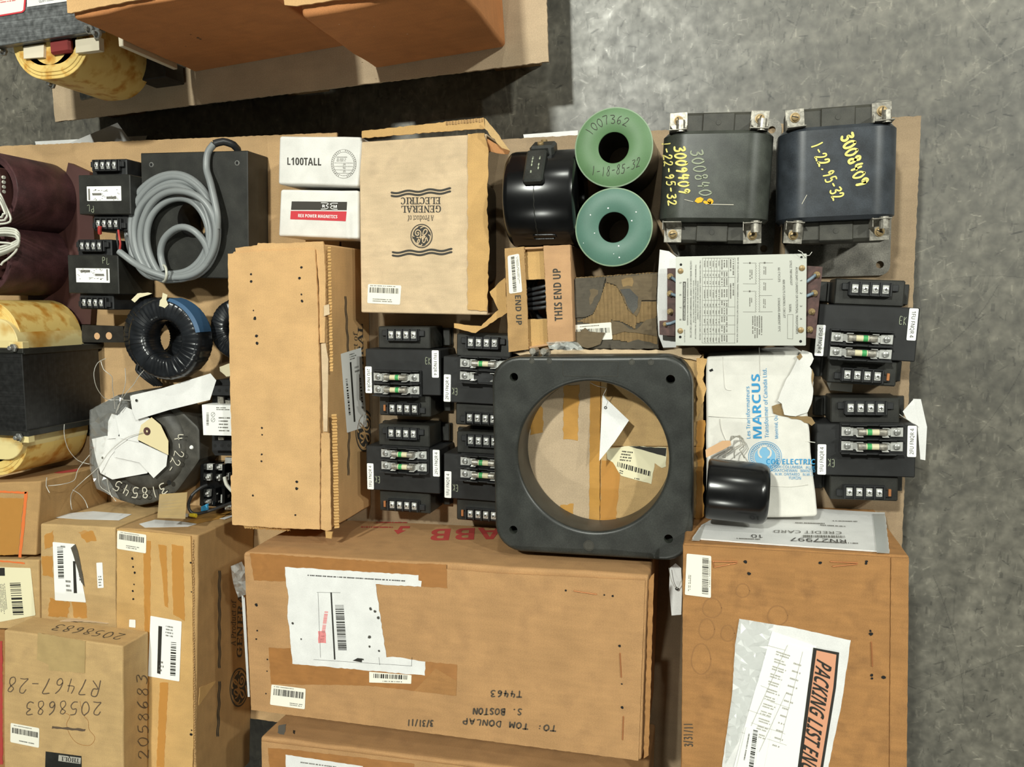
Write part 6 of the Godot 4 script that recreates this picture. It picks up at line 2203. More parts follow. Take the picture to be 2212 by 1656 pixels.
# ---------- auxiliary transformer with the engraved plate ----------
func plate_unit() -> void:
	var h := 0.30
	var q := pts("l", [330, 190, 1895, 152, 1885, 1250, 328, 1250])
	var c := Vector3.ZERO
	for p in q:
		c += at(p, h) / 4
	var t := thing("auxiliary_transformer", "auxiliary transformer under an engraved silver plate with brown terminal boards", "transformer", Vector3(c.x, SHEET, c.z))
	var b := Bag.new()
	box(b, frame(Vector3(c.x, (SHEET + 0.292) / 2, c.z + 0.008)), Vector3(0.165, 0.292 - SHEET, 0.105), 0.003)
	part("body", b, mats.black_matt, t)
	b = Bag.new()
	patch(b, rounded(q, 2.5), level(h), 0.0022, -0.0022)
	var plate := part("name_plate", b, mats.name_plate, t)
	var pl := level(h)
	for e in [[[228, 328, 335, 326, 335, 1150, 228, 1142], 0.283], [[135, 955, 320, 945, 318, 1138, 135, 1122], 0.286], [[1880, 296, 2085, 310, 2000, 1168, 1880, 1150], 0.283]]:
		b = Bag.new()
		patch(b, pts("l", e[0]), level(e[1]), 0.005, -0.005)
		part("terminal_board", b, mats.bakelite, t)
	for p in [[265, 425], [262, 630], [264, 845], [205, 995], [2015, 405], [1985, 625], [1955, 845], [1930, 1058]]:
		var o := at(px("l", p[0], p[1]), 0.284)
		b = Bag.new()
		cyl(b, frame(o), 0.0052, 0.0008, 0.0002, 16)
		slab(b, frame(o + Vector3(0, 0.0008, 0)), circle(0.0042, 6), 0.003, 0.0003)
		cyl(b, frame(o), 0.0021, 0.011, 0.0004, 10)
		part("terminal_stud", b, mats.brass, t)
	for p in [[[210, 995], [265, 985], [330, 960]], [[2005, 405], [1960, 440], [1890, 490]], [[1980, 625], [1940, 640], [1890, 660]], [[265, 430], [300, 450], [340, 480]], [[265, 632], [300, 642], [340, 655]]]:
		b = Bag.new()
		var w := []
		for k in p:
			w.append(at(px("l", k[0], k[1]), 0.288))
		tube(b, curve(w), 0.0026, 7)
		part("lead", b, mats.wire_blue, t)
	for p in [[388, 360], [385, 1075], [1838, 325], [1825, 1065]]:
		var o := at(px("l", p[0], p[1]), h)
		b = Bag.new()
		lathe(b, frame(o), [0, 0, 0.0046, 0, 0.0044, 0.0012, 0.003, 0.002, 0, 0.0022], 16)
		var s := part("plate_screw", b, mats.brass, plate)
		b = Bag.new()
	for p in [[392, 284, 16], [384, 1148, 17], [1832, 194, 14], [1822, 1200, 17]]:
		var o := at(px("l", p[0], p[1]), h)
		b = Bag.new()
		lathe(b, frame(o), [0, 0.0003, p[2] * 0.000127, 0.0003], 16)
		part("plate_hole", b, mats.black_hole, plate)
	var ink: Material = mats.ink_box
	for l in [["AUXILIARY CURRENT OR POTENTIAL TRANSFORMER", 1762, 312, 1766, 1112, 1788], ["STYLE 7881A02G07", 1690, 235, 1698, 528, 1716], ["SERIAL", 1684, 755, 1686, 856, 1710], ["600 VOLTS CONTROL CIRCUIT", 1608, 465, 1614, 920, 1634], ["60 CYCLES", 1550, 318, 1554, 490, 1576], ["STANDARD AMBIENT 55°C", 1550, 682, 1556, 1085, 1576], ["1", 1815, 462, 1815, 478, 1840], ["2", 1815, 615, 1815, 635, 1840], ["3", 1815, 768, 1815, 788, 1840], ["4", 1815, 920, 1815, 942, 1840], ["5", 375, 492, 375, 510, 398], ["6", 375, 637, 375, 655, 398], ["7", 375, 786, 375, 804, 398], ["8", 375, 932, 375, 950, 398], ["MADE IN U.S.A.", 430, 1062, 432, 1215, 442], ["CAUTION: WHEN USED AS A CURRENT TRANSFORMER ALWAYS SHORT CIRCUIT THE", 502, 240, 500, 1155, 522], ["SECONDARY WINDING BEFORE REMOVING THE BURDEN", 466, 448, 464, 1005, 482], ["RATED CURRENT AND THERMAL RATING FACTOR", 536, 475, 536, 975, 550], ["THE MAXIMUM CURRENT FOR CONTINUOUS OPERATION IS GIVEN BY THE PRODUCT OF", 562, 285, 558, 1172, 578], ["EITHER WINDING MAY BE USED AS PRIMARY", 586, 480, 586, 940, 602], ["THE TABLE GIVES NOMINAL CURRENTS AND RATIOS FOR PERFORMANCE PER CURVE 290529A", 616, 232, 612, 1185, 632], ["MAY BE USED AS POTENTIAL TRANSFORMER AT VOLTAGES NOT EXCEEDING 0.8 VOLT PER TURN", 1066, 200, 1056, 1212, 1083]]:
		print_text(plate, l[0], pl, px("l", l[1], l[2]), px("l", l[3], l[4]), px("l", l[5], l[2]), ink, "sans", "engraving", 0.0004)
	b = Bag.new()
	patch(b, pts("l", [416, 488, 452, 488, 446, 950, 414, 950]), pl, 0.0001, 0.0002)
	var bar := part("black_bar", b, ink, plate)
	var tb := Bag.new()
	text_bag(tb, "WESTINGHOUSE ELECTRIC CORPORATION", on(px("l", 424, 500), pl), on(px("l", 422, 942), pl) - on(px("l", 424, 500), pl), on(px("l", 444, 500), pl) - on(px("l", 424, 500), pl), Vector3.UP, "bold", 0.0006)
	part("engraving", tb, mats.name_plate, plate)
	# ruled table and winding diagram
	b = Bag.new()
	var rule := func(x0: float, y0: float, x1: float, y1: float) -> void:
		ribbon(b, [on(px("l", x0, y0), pl), on(px("l", x1, y1), pl)], 0.0004, Vector3.UP, 0.0004)
	for x in [652, 688, 722, 757, 790, 824, 858, 1040]:
		rule.call(x, 205, x - 6, 1220)
	rule.call(962, 205, 960, 790)
	for y in [205, 360, 435, 545, 710, 790, 893, 1003, 1112, 1220]:
		rule.call(650, y, 965 if y in [360, 545, 710] else 1042, y)
	for l in [[1665, 880, 1732, 880], [1732, 880, 1728, 1172], [1728, 1172, 1665, 1168], [1665, 1168, 1665, 880]]:
		rule.call(l[0], l[1], l[2], l[3])
	for s in [[1135, 265, 1290, 265], [1135, 512, 1290, 515], [1135, 602, 1285, 602], [1135, 848, 1290, 850], [1330, 262, 1490, 262], [1330, 460, 1490, 458], [1325, 655, 1480, 653], [1320, 848, 1485, 846]]:
		rule.call(s[0], s[1], s[2], s[3])
	for s in [[1296, 270, 510, 1], [1294, 605, 846, 1], [1322, 266, 845, -1]]:
		var w := []
		var n := int((s[2] - s[1]) / 30.0)
		for i in n * 8 + 1:
			w.append(on(px("l", s[0] - s[3] * 14 * absf(sin(PI * i / 8.0)), s[1] + (s[2] - s[1]) * i / (n * 8.0)), pl))
		ribbon(b, w, 0.0004, Vector3.UP, 0.0004)
	for p in [[1216, 264], [1392, 262], [1214, 602]]:
		patch(b, pts("l", [p[0] - 10, p[1] - 10, p[0] + 10, p[1] - 10, p[0] + 10, p[1] + 10, p[0] - 10, p[1] + 10]), pl, 0.0001, 0.0003)
	for k in 6:
		for y in [[215, 345], [375, 425], [460, 530], [560, 700], [730, 780], [810, 885], [910, 995], [1025, 1100], [1135, 1210]]:
			fine_print(b, pl, px("l", 664 + k * 34.5, y[0] + 20), px("l", 664 + k * 34.5, y[1]), px("l", 684 + k * 34.5, y[0] + 20), 1, 0.0004, k * 9 + y[0], 0.9)
	for y in [[225, 350], [370, 430], [445, 540], [575, 690], [715, 785], [800, 888], [900, 998], [1012, 1105], [1120, 1215]]:
		fine_print(b, pl, px("l", 868, y[0]), px("l", 868, y[1]), px("l", 955, y[0]), 3, 0.0004, y[0], 0.95)
	for y in [[215, 420], [500, 720]]:
		fine_print(b, pl, px("l", 970, y[0]), px("l", 970, y[1]), px("l", 1035, y[0]), 2, 0.0004, y[0], 0.95)
	for p in [[1375, 305, 425, 1415], [1208, 345, 460, 1252], [1375, 495, 625, 1412], [1205, 675, 780, 1248], [1372, 690, 830, 1408], [1238, 890, 1180, 1370]]:
		fine_print(b, pl, px("l", p[0], p[1]), px("l", p[0], p[2]), px("l", p[3], p[1]), 2 if p[0] > 1238 or p[0] < 1230 else 5, 0.0004, p[0], 0.95)
	part("ruled_table", b, mats.ink_grey, plate)


# vertical winding: outline polygon (world x, z offsets about c) from y0 to y1, built as nested turns that show on top
func winding(t: Node3D, c: Vector3, half: Vector2, corner: float, y0: float, y1: float, turns: int, step: float, m: Material, called := "coil") -> void:
	var b := Bag.new()
	for k in turns:
		var w := half * 2 - Vector2.ONE * step * k * 2
		slab(b, frame(Vector3(c.x, y0, c.z)), round_rect(w.x, w.y, maxf(corner - step * k, 0.004), 10), y1 - y0 + (0.0 if k == 0 else 0.0015 * (1.0 if k % 2 else 2.0)), 0.0008, true)
	var core := half * 2 - Vector2.ONE * (step * (turns - 1) * 2)
	lathe(b, Transform3D(Basis.from_scale(Vector3(core.x / core.y, 1, 1)), Vector3(c.x, y0, c.z)), [0, 0, core.y / 2 - 0.001, 0, core.y / 2 - 0.001, y1 - y0 + 0.0032, 0, y1 - y0 + 0.0032], 48)
	part(called, b, m, t)


func upper_goods() -> void:
	# two reddish cartons out of frame at the top
	var fl := at(px("a", 570, 150), 0.452)
	var fr := at(px("a", 1200, 22), 0.452)
	var x := (fr - fl).normalized()
	var z := Vector3(-x.z, 0, x.x)
	var d := carton("reddish_carton", "large reddish brown carton beside the yellow coil transformer", [fl - z * 0.5, fl + x * 0.345 - z * 0.5, fl + x * 0.345, fl], 0.452, SHEET, mats.kraft_upper, {"r": 0.006, "amp": 0.003})
	add_patch(d.node, "top_flap", pts("a", [535, -60, 545, 110, 575, 112, 760, 70, 1195, -10, 1195, -60]), d.top, mats.kraft_gold, 0.003, 0.004, 0.0006)
	speckle(d.node, "scuff", pts("a", [1525, 290, 1545, 300, 1430, 355, 1470, 265]), d.front, mats.pencil, 0.002)
	var bl := at(px("b", 930, 446), SHEET)
	var br := at(px("b", 1775, 308), SHEET)
	x = (br - bl).normalized()
	z = Vector3(-x.z, 0, x.x)
	var hb := 0.420
	bl.y = hb
	br.y = hb
	d = carton("reddish_carton", "large reddish brown carton with lifted top flap at the sheet corner", [bl - z * 0.5, br - z * 0.5, br, bl], hb, SHEET, mats.kraft_upper, {"r": 0.008, "amp": 0.004})
	add_patch(d.node, "top_flap", pts("b", [352, -60, 362, 45, 440, 52, 700, 12, 1100, -20, 1100, -80]), d.top, mats.kraft_gold, 0.003, 0.006, 0.0006)
	speckle(d.node, "scuff", pts("b", [695, 155, 920, 170, 1135, 218, 845, 400]), d.front, mats.kraft_pale, 0.0012)
	# yellow coil transformer at the top left
	var c := at(px("a", 480, 395), 0.335)
	c.z -= 0.075
	c.x -= 0.012
	var t := thing("coil_transformer", "yellow varnished coil transformer with silver core beside the reddish cartons", "transformer", Vector3(c.x, SHEET, c.z))
	winding(t, c, Vector2(0.088, 0.128), 0.075, 0.185, 0.349, 5, 0.006, mats.varnished)
	var b := Bag.new()
	var k0 := at(px("a", -200, 385), 0.372)
	var k1 := at(px("a", 765, 232), 0.372)
	var kx := (k1 - k0).normalized()
	var kz := Vector3(-kx.z, 0, kx.x)
	var cc := (k0 + k1) / 2 - kz * 0.062
	box(b, Transform3D(Basis(kx, Vector3.UP, kz), Vector3(cc.x, 0.364, cc.z)), Vector3(k0.distance_to(k1), 0.016, 0.124), 0.001)
	part("upper_yoke", b, mats.core_silver, t)
	b = Bag.new()
	box(b, Transform3D(Basis(kx, Vector3.UP, kz), Vector3(cc.x, 0.165, cc.z)), Vector3(k0.distance_to(k1), 0.06, 0.124), 0.001)
	part("lower_yoke", b, mats.core_silver, t)
	for e in [[180, 360, 338, 340, 335, 440, 182, 452], [580, 305, 762, 285, 765, 385, 583, 408]]:
		b = Bag.new()
		patch(b, pts("a", e), level(0.358), 0.012, -0.012)
		part("insulating_channel", b, mats.insulation, t)
	b = Bag.new()
	var o2 := k1 + kx * 0.014 - kz * 0.0
	box(b, Transform3D(Basis(kx, Vector3.UP, kz), Vector3(o2.x, 0.262, o2.z + 0.002)), Vector3(0.010, 0.15, 0.034), 0.001)
	part("insulating_board", b, mats.insulation, t)
	b = Bag.new()
	box(b, Transform3D(Basis(kx, Vector3.UP, kz), Vector3(at(px("a", 475, 360), 0.355).x, 0.348, at(px("a", 475, 360), 0.355).z)), Vector3(0.046, 0.026, 0.026), 0.004)
	part("centre_block", b, mats.red_block, t)
	b = Bag.new()
	var bo := at(px("a", 1180, 520), 0.19)
	box(b, Transform3D(Basis(kx, Vector3.UP, kz), Vector3(bo.x, 0.17, bo.z)), Vector3(0.07, 0.06, 0.05), 0.002)
	box(b, Transform3D(Basis(kx, Vector3.UP, kz), Vector3(bo.x - 0.075, 0.15, bo.z - 0.03)), Vector3(0.2, 0.03, 0.07), 0.002)
	part("mounting_frame", b, mats.dark_steel, t)
	b = Bag.new()
	patch(b, pts("a", [612, 705, 700, 690, 735, 745, 620, 768]), level(0.142), 0.006, -0.006)
	part("foot_bracket", b, mats.steel, t)
	for p in [[410, 655, 0.25], [662, 640, 0.25], [760, 268, 0.372], [700, 230, 0.373], [38, 400, 0.35]]:
		b = Bag.new()
		var q := at(px("a", p[0], p[1]), p[2])
		slab(b, frame(q), circle(0.0085, 6), 0.006, 0.001)
		cyl(b, frame(q), 0.0042, 0.014, 0.001, 12)
		part("bolt", b, mats.steel, t)
	# rating labels on the core
	var lp := level(0.3725)
	var l1 := add_patch(t, "red_edged_label", rounded(pts("a", [-120, -40, 205, -40, 195, 80, 175, 98, 0, 128, -120, 140]), 3.0), lp, mats.ink_red, 0.0003, 0.0004)
	add_patch(l1, "label_field", pts("a", [-120, -40, 192, -40, 182, 78, 168, 88, 0, 116, -120, 128]), lp, mats.label, 0.0002, 0.0008)
	b = Bag.new()
	fine_print(b, lp, px("a", 0, 30), px("a", 175, 5), px("a", 0, -6), 2, 0.0012, 4, 1.0)
	part("red_print", b, mats.ink_red, l1)
	var l2 := add_patch(t, "rating_label", pts("a", [210, -40, 520, -60, 520, 10, 210, 55]), lp, mats.paper_sheet, 0.0003, 0.0004)
	b = Bag.new()
	fine_print(b, lp, px("a", 300, 25), px("a", 480, -5), px("a", 298, 5), 2, 0.0009, 5, 1.0)
	part("small_print", b, mats.ink_grey, l2)


func small_control(c: Vector3, yaw: float, label: String, mark: String) -> Transform3D:
	var o := Vector3(c.x, SHEET, c.z)
	var t := thing("control_transformer", label, "transformer", o, "small black control transformers with white rating labels")
	var xf := frame(o, yaw)
	var b := Bag.new()
	box(b, xf * Transform3D(Basis(), Vector3(0, 0.0525, 0)), Vector3(0.125, 0.105, 0.079), 0.0015)
	part("core", b, mats.black, t)
	for s in [-1, 1]:
		b = Bag.new()
		box(b, xf * Transform3D(Basis(), Vector3(0.004, 0.047, s * 0.055)), Vector3(0.084, 0.094, 0.034), 0.002)
		part("coil_cover", b, mats.grey_plastic, t)
		b = Bag.new()
		box(b, xf * Transform3D(Basis(), Vector3(0, 0.004, s * 0.055)), Vector3(0.118, 0.008, 0.03), 0.001)
		part("mounting_foot", b, mats.black, t)
		terminal_strip(t, xf * Transform3D(Basis(Vector3.UP, 0.0 if s < 0 else PI), Vector3(0.004 if s < 0 else 0.004, 0, 0)), -0.058, 0.0955, 0.0142, mats.grey_plastic)
	b = Bag.new()
	slab(b, xf * Transform3D(Basis(), Vector3(0.0, 0.1052, -0.002)), round_rect(0.083, 0.029, 0.001, 2), 0.0004)
	var l := part("rating_label", b, mats.label_white, t)
	b = Bag.new()
	var pl := Plane(Vector3.UP, SHEET + 0.1058)
	for k in [[-0.038, -0.034, -0.012, 0.011], [0.006, 0.03, 0.004, 0.009]]:
		b.quad(xf * Vector3(k[0], 0.1059, k[2]), xf * Vector3(k[1], 0.1059, k[2]), xf * Vector3(k[1], 0.1059, k[3]), xf * Vector3(k[0], 0.1059, k[3]), Vector3.UP)
	var r := RandomNumberGenerator.new()
	r.seed = 8
	for k in 40:
		var x := r.randf_range(-0.03, 0.036)
		var zz := r.randf_range(-0.012, 0.011)
		b.quad(xf * Vector3(x, 0.1059, zz), xf * Vector3(x + 0.003, 0.1059, zz), xf * Vector3(x + 0.003, 0.1059, zz + 0.0008), xf * Vector3(x, 0.1059, zz + 0.0008), Vector3.UP)
	b.quad(xf * Vector3(-0.028, 0.1058, -0.003), xf * Vector3(-0.006, 0.1058, -0.003), xf * Vector3(-0.006, 0.1058, 0.0015), xf * Vector3(-0.028, 0.1058, 0.0015), Vector3.UP)
	part("small_print", b, mats.ink_grey, l)
	b = Bag.new()
	hand_bag(b, mark, func(p: Vector2) -> Vector3: return xf * Vector3(-0.024 - p.x * 0.02, 0.1053, 0.022 + p.y * 0.012), Vector3.UP, 0.0009, 4)
	part("chalk_mark", b, mats.chalk_grey, t)
	return xf


func left_goods() -> void:
	# maroon coil transformer: two upright tubes
	var c1 := at(px("0", 95, 430), 0.16)
	var c2 := at(px("0", 82, 562), 0.16)
	var t := thing("coil_transformer", "maroon twin coil transformer with bundled white leads", "transformer", Vector3((c1.x + c2.x) / 2, SHEET, (c1.z + c2.z) / 2))
	var b: Bag
	for c in [c1, c2]:
		b = Bag.new()
		var R := 0.0785
		lathe(b, frame(Vector3(c.x, 0.152, c.z)), [R - 0.018, 0, R, 0, R, 0.146, R - 0.0015, 0.148, R - 0.004, 0.148, R - 0.006, 0.142, R - 0.018, 0.142], 64, true)
		part("coil", b, mats.maroon, t)
		b = Bag.new()
		box(b, frame(Vector3(c.x, 0.225, c.z)), Vector3(0.09, 0.17, 0.085), 0.002)
		part("core_leg", b, mats.maroon_dark, t)
	b = Bag.new()
	var bc := at(px("0", 130, 500), 0.15)
	patch(b, pts("0", [147, 351, 193, 372, 205, 540, 195, 700, 60, 700, 60, 500, 120, 470]), level(0.152), 0.016, -0.0165)
	part("base_board", b, mats.maroon_dark, t)
	for k in 8:
		b = Bag.new()
		var y := 0.312 + 0.005 * (k % 3)
		if k < 3:
			tube(b, curve([at(px("w", -60, 420 + k * 30), y), at(px("w", 0, 480 + k * 40), y), at(px("w", 55, 600 + k * 45), y), at(px("w", 115 - k * 40, 740 - k * 25), y + 0.002), at(px("w", 80 - k * 30, 785 - k * 30), y), at(px("w", -40, 800 - k * 40), y)]), 0.0022, 7)
		elif k < 7:
			tube(b, curve([at(px("w", -60, 800 + k * 20), y), at(px("w", 60, 770 + k * 24), y), at(px("w", 170, 790 + k * 24), y + 0.004), at(px("w", 205 - k, 850 + k * 24), y + 0.004), at(px("w", 190, 900 + k * 22), y + 0.002), at(px("w", 90, 940 + k * 25), y), at(px("w", -40, 960 + k * 30), y)]), 0.0026, 7)
		else:
			tube(b, curve([at(px("w", -20, 990), y), at(px("w", 120, 1005), y), at(px("w", 178, 1060), y), at(px("w", 100, 1150), y), at(px("w", 30, 1200), y), at(px("w", 12, 1228), y)]), 0.0022, 7)
		part("lead_wire", b, mats.wire_white, t)
	for k in 4:
		b = Bag.new()
		tube(b, [at(px("w", -50, 300 + k * 50), 0.302), at(px("w", 46, 308 + k * 50), 0.302)], 0.0036, 8)
		part("lead_end", b, mats.wire_white, t)
	# two small control transformers
	var a := at(px("c", 803, 500), 0.24)
	var xa := small_control(a, deg_to_rad(-1.5), "small control transformer with blue ferrules beside the boxed coil", "PL")
	var c := at(px("c", 716, 1115), 0.24)
	small_control(c, PI - 0.02, "small control transformer between the maroon coils and taped rings", "PL")
	# boxed current transformer with cable
	cable_box()
	# taped toroids
	toroids()
	# yellow coil transformer with black core
	coil_black()
	octagon_unit()
	contactors()


func cable_box() -> void:
	var h := 0.208
	var q := []
	for p in pts("c", [1096, 180, 1915, 160, 1908, 1140, 1092, 1138]):
		q.append(at(p, h))
	var c: Vector3 = (q[0] + q[1] + q[2] + q[3]) / 4
	var t := thing("boxed_transformer", "square black boxed current transformer with grey cable coil", "transformer", Vector3(c.x, SHEET, c.z))
	var w: float = (q[0].distance_to(q[1]) + q[2].distance_to(q[3])) / 2
	var d: float = (q[0].distance_to(q[3]) + q[1].distance_to(q[2])) / 2
	var e: Vector3 = q[1] - q[0]
	var yaw := -atan2(e.z, e.x)
	var b := Bag.new()
	box(b, frame(Vector3.ZERO), Vector3(w, h - SHEET, d), 0.0015)
	var cs := CSGMesh3D.new()
	cs.name = "housing"
	cs.mesh = b.mesh(Vector3.ZERO)
	cs.material = mats.black
	cs.position = Vector3(0, (h - SHEET) / 2, 0)
	cs.rotation.y = yaw
	t.add_child(cs)
	var hc := at(px("c", 1490, 690), h)
	var cc := CSGCylinder3D.new()
	cc.name = "window"
	cc.operation = CSGShape3D.OPERATION_SUBTRACTION
	cc.radius = 0.037
	cc.height = 0.2
	cc.sides = 48
	cc.material = mats.black_matt
	cc.position = (hc - Vector3(c.x, hc.y, c.z)).rotated(Vector3.UP, -yaw)
	cs.add_child(cc)
	for p in [[1167, 270], [1828, 257], [1160, 1080]]:
		var o := at(px("c", p[0], p[1]), h)
		b = Bag.new()
		lathe(b, frame(o), [0.0028, -0.001, 0.0034, 0.001, 0.0048, 0.001, 0.0054, 0.0], 18)
		var ey := part("eyelet", b, mats.steel, t)
		b = Bag.new()
		lathe(b, frame(o), [0, 0.0004, 0.003, 0.0004], 14)
		part("hole", b, mats.black_hole, ey)
	# cable: spiral of loops, tie, inner loop, both ends
	var y := h + 0.0075
	var r := 0.0068
	var turns := []
	var n := 7
	var rr := RandomNumberGenerator.new()
	rr.seed = 6
	var loops := [[1330, 768, 352, 420, 0], [1340, 765, 330, 395, 1], [1362, 790, 322, 385, 0], [1330, 800, 300, 360, 1], [1375, 810, 290, 345, 2], [1350, 800, 262, 315, 0], [1372, 830, 245, 300, 1]]
	b = Bag.new()
	for l in loops:
		var wv := []
		var ph := rr.randf() * TAU
		for i in 72:
			var a := TAU * i / 72
			# all loops gather at the tie below
			var g := pow(maxf(0.0, sin(a)), 6.0)
			var cx := lerpf(l[0] + cos(a) * l[2] * (1 + 0.02 * sin(2 * a + ph)), 1290 + cos(a) * l[2], g * 0.8)
			var cyy := lerpf(l[1] + sin(a) * l[3] * (1 + 0.02 * sin(3 * a + ph)), 1130 + (l[4] - 1) * 26, g * 0.55)
			wv.append(at(px("c", cx, cyy), y + l[4] * r * 1.5 * (0.6 + 0.4 * sin(a + ph))))
		tube(b, wv, r, 10, true)
	tube(b, curve([at(px("c", 1270, 1090), y + r), at(px("c", 1238, 960), y + r * 0.6), at(px("c", 1262, 850), y + r * 1.2), at(px("c", 1340, 770), y + r * 2), at(px("c", 1430, 752), y + r * 2.4), at(px("c", 1520, 800), y + r * 2.2), at(px("c", 1590, 900), y + r * 1.2), at(px("c", 1600, 1010), y + r * 0.8), at(px("c", 1540, 1090), y + r)]), r, 10)
	tube(b, curve([at(px("c", 1300, 1140), y + r * 2), at(px("c", 1150, 1090), y + r * 3), at(px("c", 1040, 1030), y + r * 3), at(px("c", 960, 970), y + r * 3.4), at(px("c", 918, 938), y + r * 3.5)]), r, 10)
	tube(b, curve([at(px("c", 1675, 760), y + r * 2), at(px("c", 1672, 640), y + r * 2.4), at(px("c", 1625, 420), y + r * 1.5), at(px("c", 1592, 300), y + r * 0.5), at(px("c", 1602, 180), y), at(px("c", 1650, 110), y - 0.002)]), r, 10)
	var cable := part("cable", b, mats.cable_grey, t)
	b = Bag.new()
	tube(b, curve([at(px("c", 1650, 110), y - 0.002), at(px("c", 1720, 92), y - 0.012), at(px("c", 1800, 118), 0.190), at(px("c", 1830, 150), 0.180), at(px("c", 1836, 185), 0.175)]), r * 1.08, 10)
	part("cable_sleeve", b, mats.cable_black, cable)
	b = Bag.new()
	var tp := []
	for i in 24:
		var a := TAU * i / 24
		tp.append(at(px("c", 1262 + 22 * sin(a), 1108 + cos(a) * 62), y + r * 1.6 + sin(a) * r * 2.6))
	tube(b, tp, 0.0026, 7, true)
	part("zip_tie", b, mats.tie_white, cable)
	b = Bag.new()
	tube(b, curve([at(px("c", 920, 940), y + r * 3.5), at(px("c", 928, 880), y + r * 4), at(px("c", 918, 820), 0.243), at(px("c", 912, 770), 0.244)]), 0.0022, 7)
	part("red_core_wire", b, mats.wire_red, cable)
	b = Bag.new()
	tube(b, curve([at(px("c", 770, 745), 0.246), at(px("c", 768, 770), 0.245), at(px("c", 770, 800), 0.24)]), 0.004, 7)
	part("red_ferrule", b, mats.wire_red, cable)
	b = Bag.new()
	tube(b, curve([at(px("c", 916, 940), y + r * 3.5), at(px("c", 908, 890), y + r * 4), at(px("c", 900, 830), 0.243), at(px("c", 905, 780), 0.244)]), 0.0018, 7)
	part("black_core_wire", b, mats.cable_black, cable)


func toroid(c: Vector3, R: float, r: float, hh: float, tilt: Basis, label: String) -> Node3D:
	var t := thing("taped_ring", label, "transformer", Vector3(c.x, c.y - hh / 2, c.z))
	var b := Bag.new()
	var N := 220
	var K := 20
	var rows := []
	var rr := RandomNumberGenerator.new()
	rr.seed = int(c.x * 1000 + c.y * 3000)
	var ridges := 44
	var jit := []
	for i in ridges:
		jit.append(rr.randf_range(0.3, 1.0))
	for i in N:
		var a := TAU * i / N
		var ph := float(i) * ridges / N
		var rid: float = (1.0 - fposmod(ph, 1.0)) * jit[int(ph) % ridges]
		var row := []
		for k in K:
			var q := TAU * k / K
			var cs := cos(q)
			var sn := sin(q)
			var e := 0.55
			var rad := r * signf(cs) * pow(absf(cs), e) * (1 + 0.05 * rid)
			var y := hh / 2 * signf(sn) * pow(absf(sn), e) * (1 + 0.06 * rid)
			row.append(c + tilt * Vector3(cos(a) * (R + rad), y, sin(a) * (R + rad)))
		rows.append(row)
	for i in N:
		for k in K:
			var j := (i + 1) % N
			var l := (k + 1) % K
			var core := c + tilt * Vector3(cos(TAU * (i + .5) / N) * R, 0, sin(TAU * (i + .5) / N) * R)
			b.quad(rows[i][k], rows[j][k], rows[j][l], rows[i][l], (rows[i][k] + rows[j][l]) / 2 - core)
	b.smooth(38)
	part("winding", b, mats.tape_black, t)
	return t


func toroids() -> void:
	var lo := at(px("d", 1150, 350), 0.17)
	toroid(lo - Vector3(0, 0.005, 0), 0.058, 0.024, 0.056, Basis(), "black taped ring under the ring with the blue sticker")
	var c := at(px("d", 1213, 368), 0.242)
	var tilt := Basis(Vector3(0, 0, 1), -0.06)
	var t := toroid(c + Vector3(0, -0.004, 0), 0.0595, 0.0225, 0.058, tilt, "black taped ring with blue sticker, topmost of its pair")
	var b := Bag.new()
	var w := []
	var prev := []
	for i in 17:
		var a := deg_to_rad(-78.0 + 68.0 * i / 16)
		var ro := 0.0828
		var cur := [c + tilt * Vector3(cos(a) * ro, 0.020, sin(a) * ro), c + tilt * Vector3(cos(a) * (ro + 0.001), -0.018, sin(a) * (ro + 0.001)), c + tilt * Vector3(cos(a) * (ro - 0.006), 0.0255, sin(a) * (ro - 0.006))]
		if prev.size():
			b.quad(prev[0], cur[0], cur[1], prev[1], Vector3(cos(a), 0.2, sin(a)))
			b.quad(prev[2], cur[2], cur[0], prev[0], Vector3(cos(a), 1, sin(a)))
		prev = cur
	part("blue_sticker", b, mats.blue_sticker, t)
	for e in [[[1165, 40, 1200, 55, 1190, 90, 1205, 125, 1180, 150, 1140, 135, 1145, 95, 1160, 80], 0.267], [[940, 90, 985, 45, 1060, 38, 1090, 45, 1000, 75, 965, 110], 0.25]]:
		add_patch(t, "masking_tape", pts("d", e[0]), level(e[1]), mats.foam_tape, 0.0006, 0.0, 0.0006)
	var c2 := at(px("d", 1742, 300), 0.172)
	var t2 := toroid(c2, 0.042, 0.021, 0.062, Basis(), "black taped ring half hidden behind the golden long carton")
	add_patch(t2, "masking_tape", pts("d", [1572, 570, 1640, 545, 1690, 560, 1690, 625, 1620, 640, 1575, 600]), level(0.208), mats.foam_tape, 0.0008, 0.0, 0.0008)
	# black leads under the ring
	var lead := Bag.new()
	for k in 4:
		tube(lead, curve([at(px("d", 1000 + k * 30, 540), 0.2), at(px("d", 980 + k * 28, 590), 0.2), at(px("d", 1040 + k * 22, 650), 0.195), at(px("d", 1110 + k * 15, 700), 0.18)]), 0.004, 8)
	part("leads", lead, mats.cable_black, t)
	# drilled frame strip lying behind
	var fr := thing("frame_strip", "dark metal frame strip with two holes beside the taped rings", "bracket", at(px("d", 740, 345), SHEET))
	b = Bag.new()
	patch(b, pts("d", [585, 270, 880, 280, 890, 395, 585, 395]), level(0.165), 0.012, -0.012)
	part("strip", b, mats.dark_steel, fr)
	for p in [[695, 350, 0.0075], [780, 348, 0.008]]:
		b = Bag.new()
		cyl(b, frame(at(px("d", p[0], p[1]), 0.1652)), p[2], 0.0006, 0.0001, 20)
		part("bush", b, mats.tag_tan, fr)


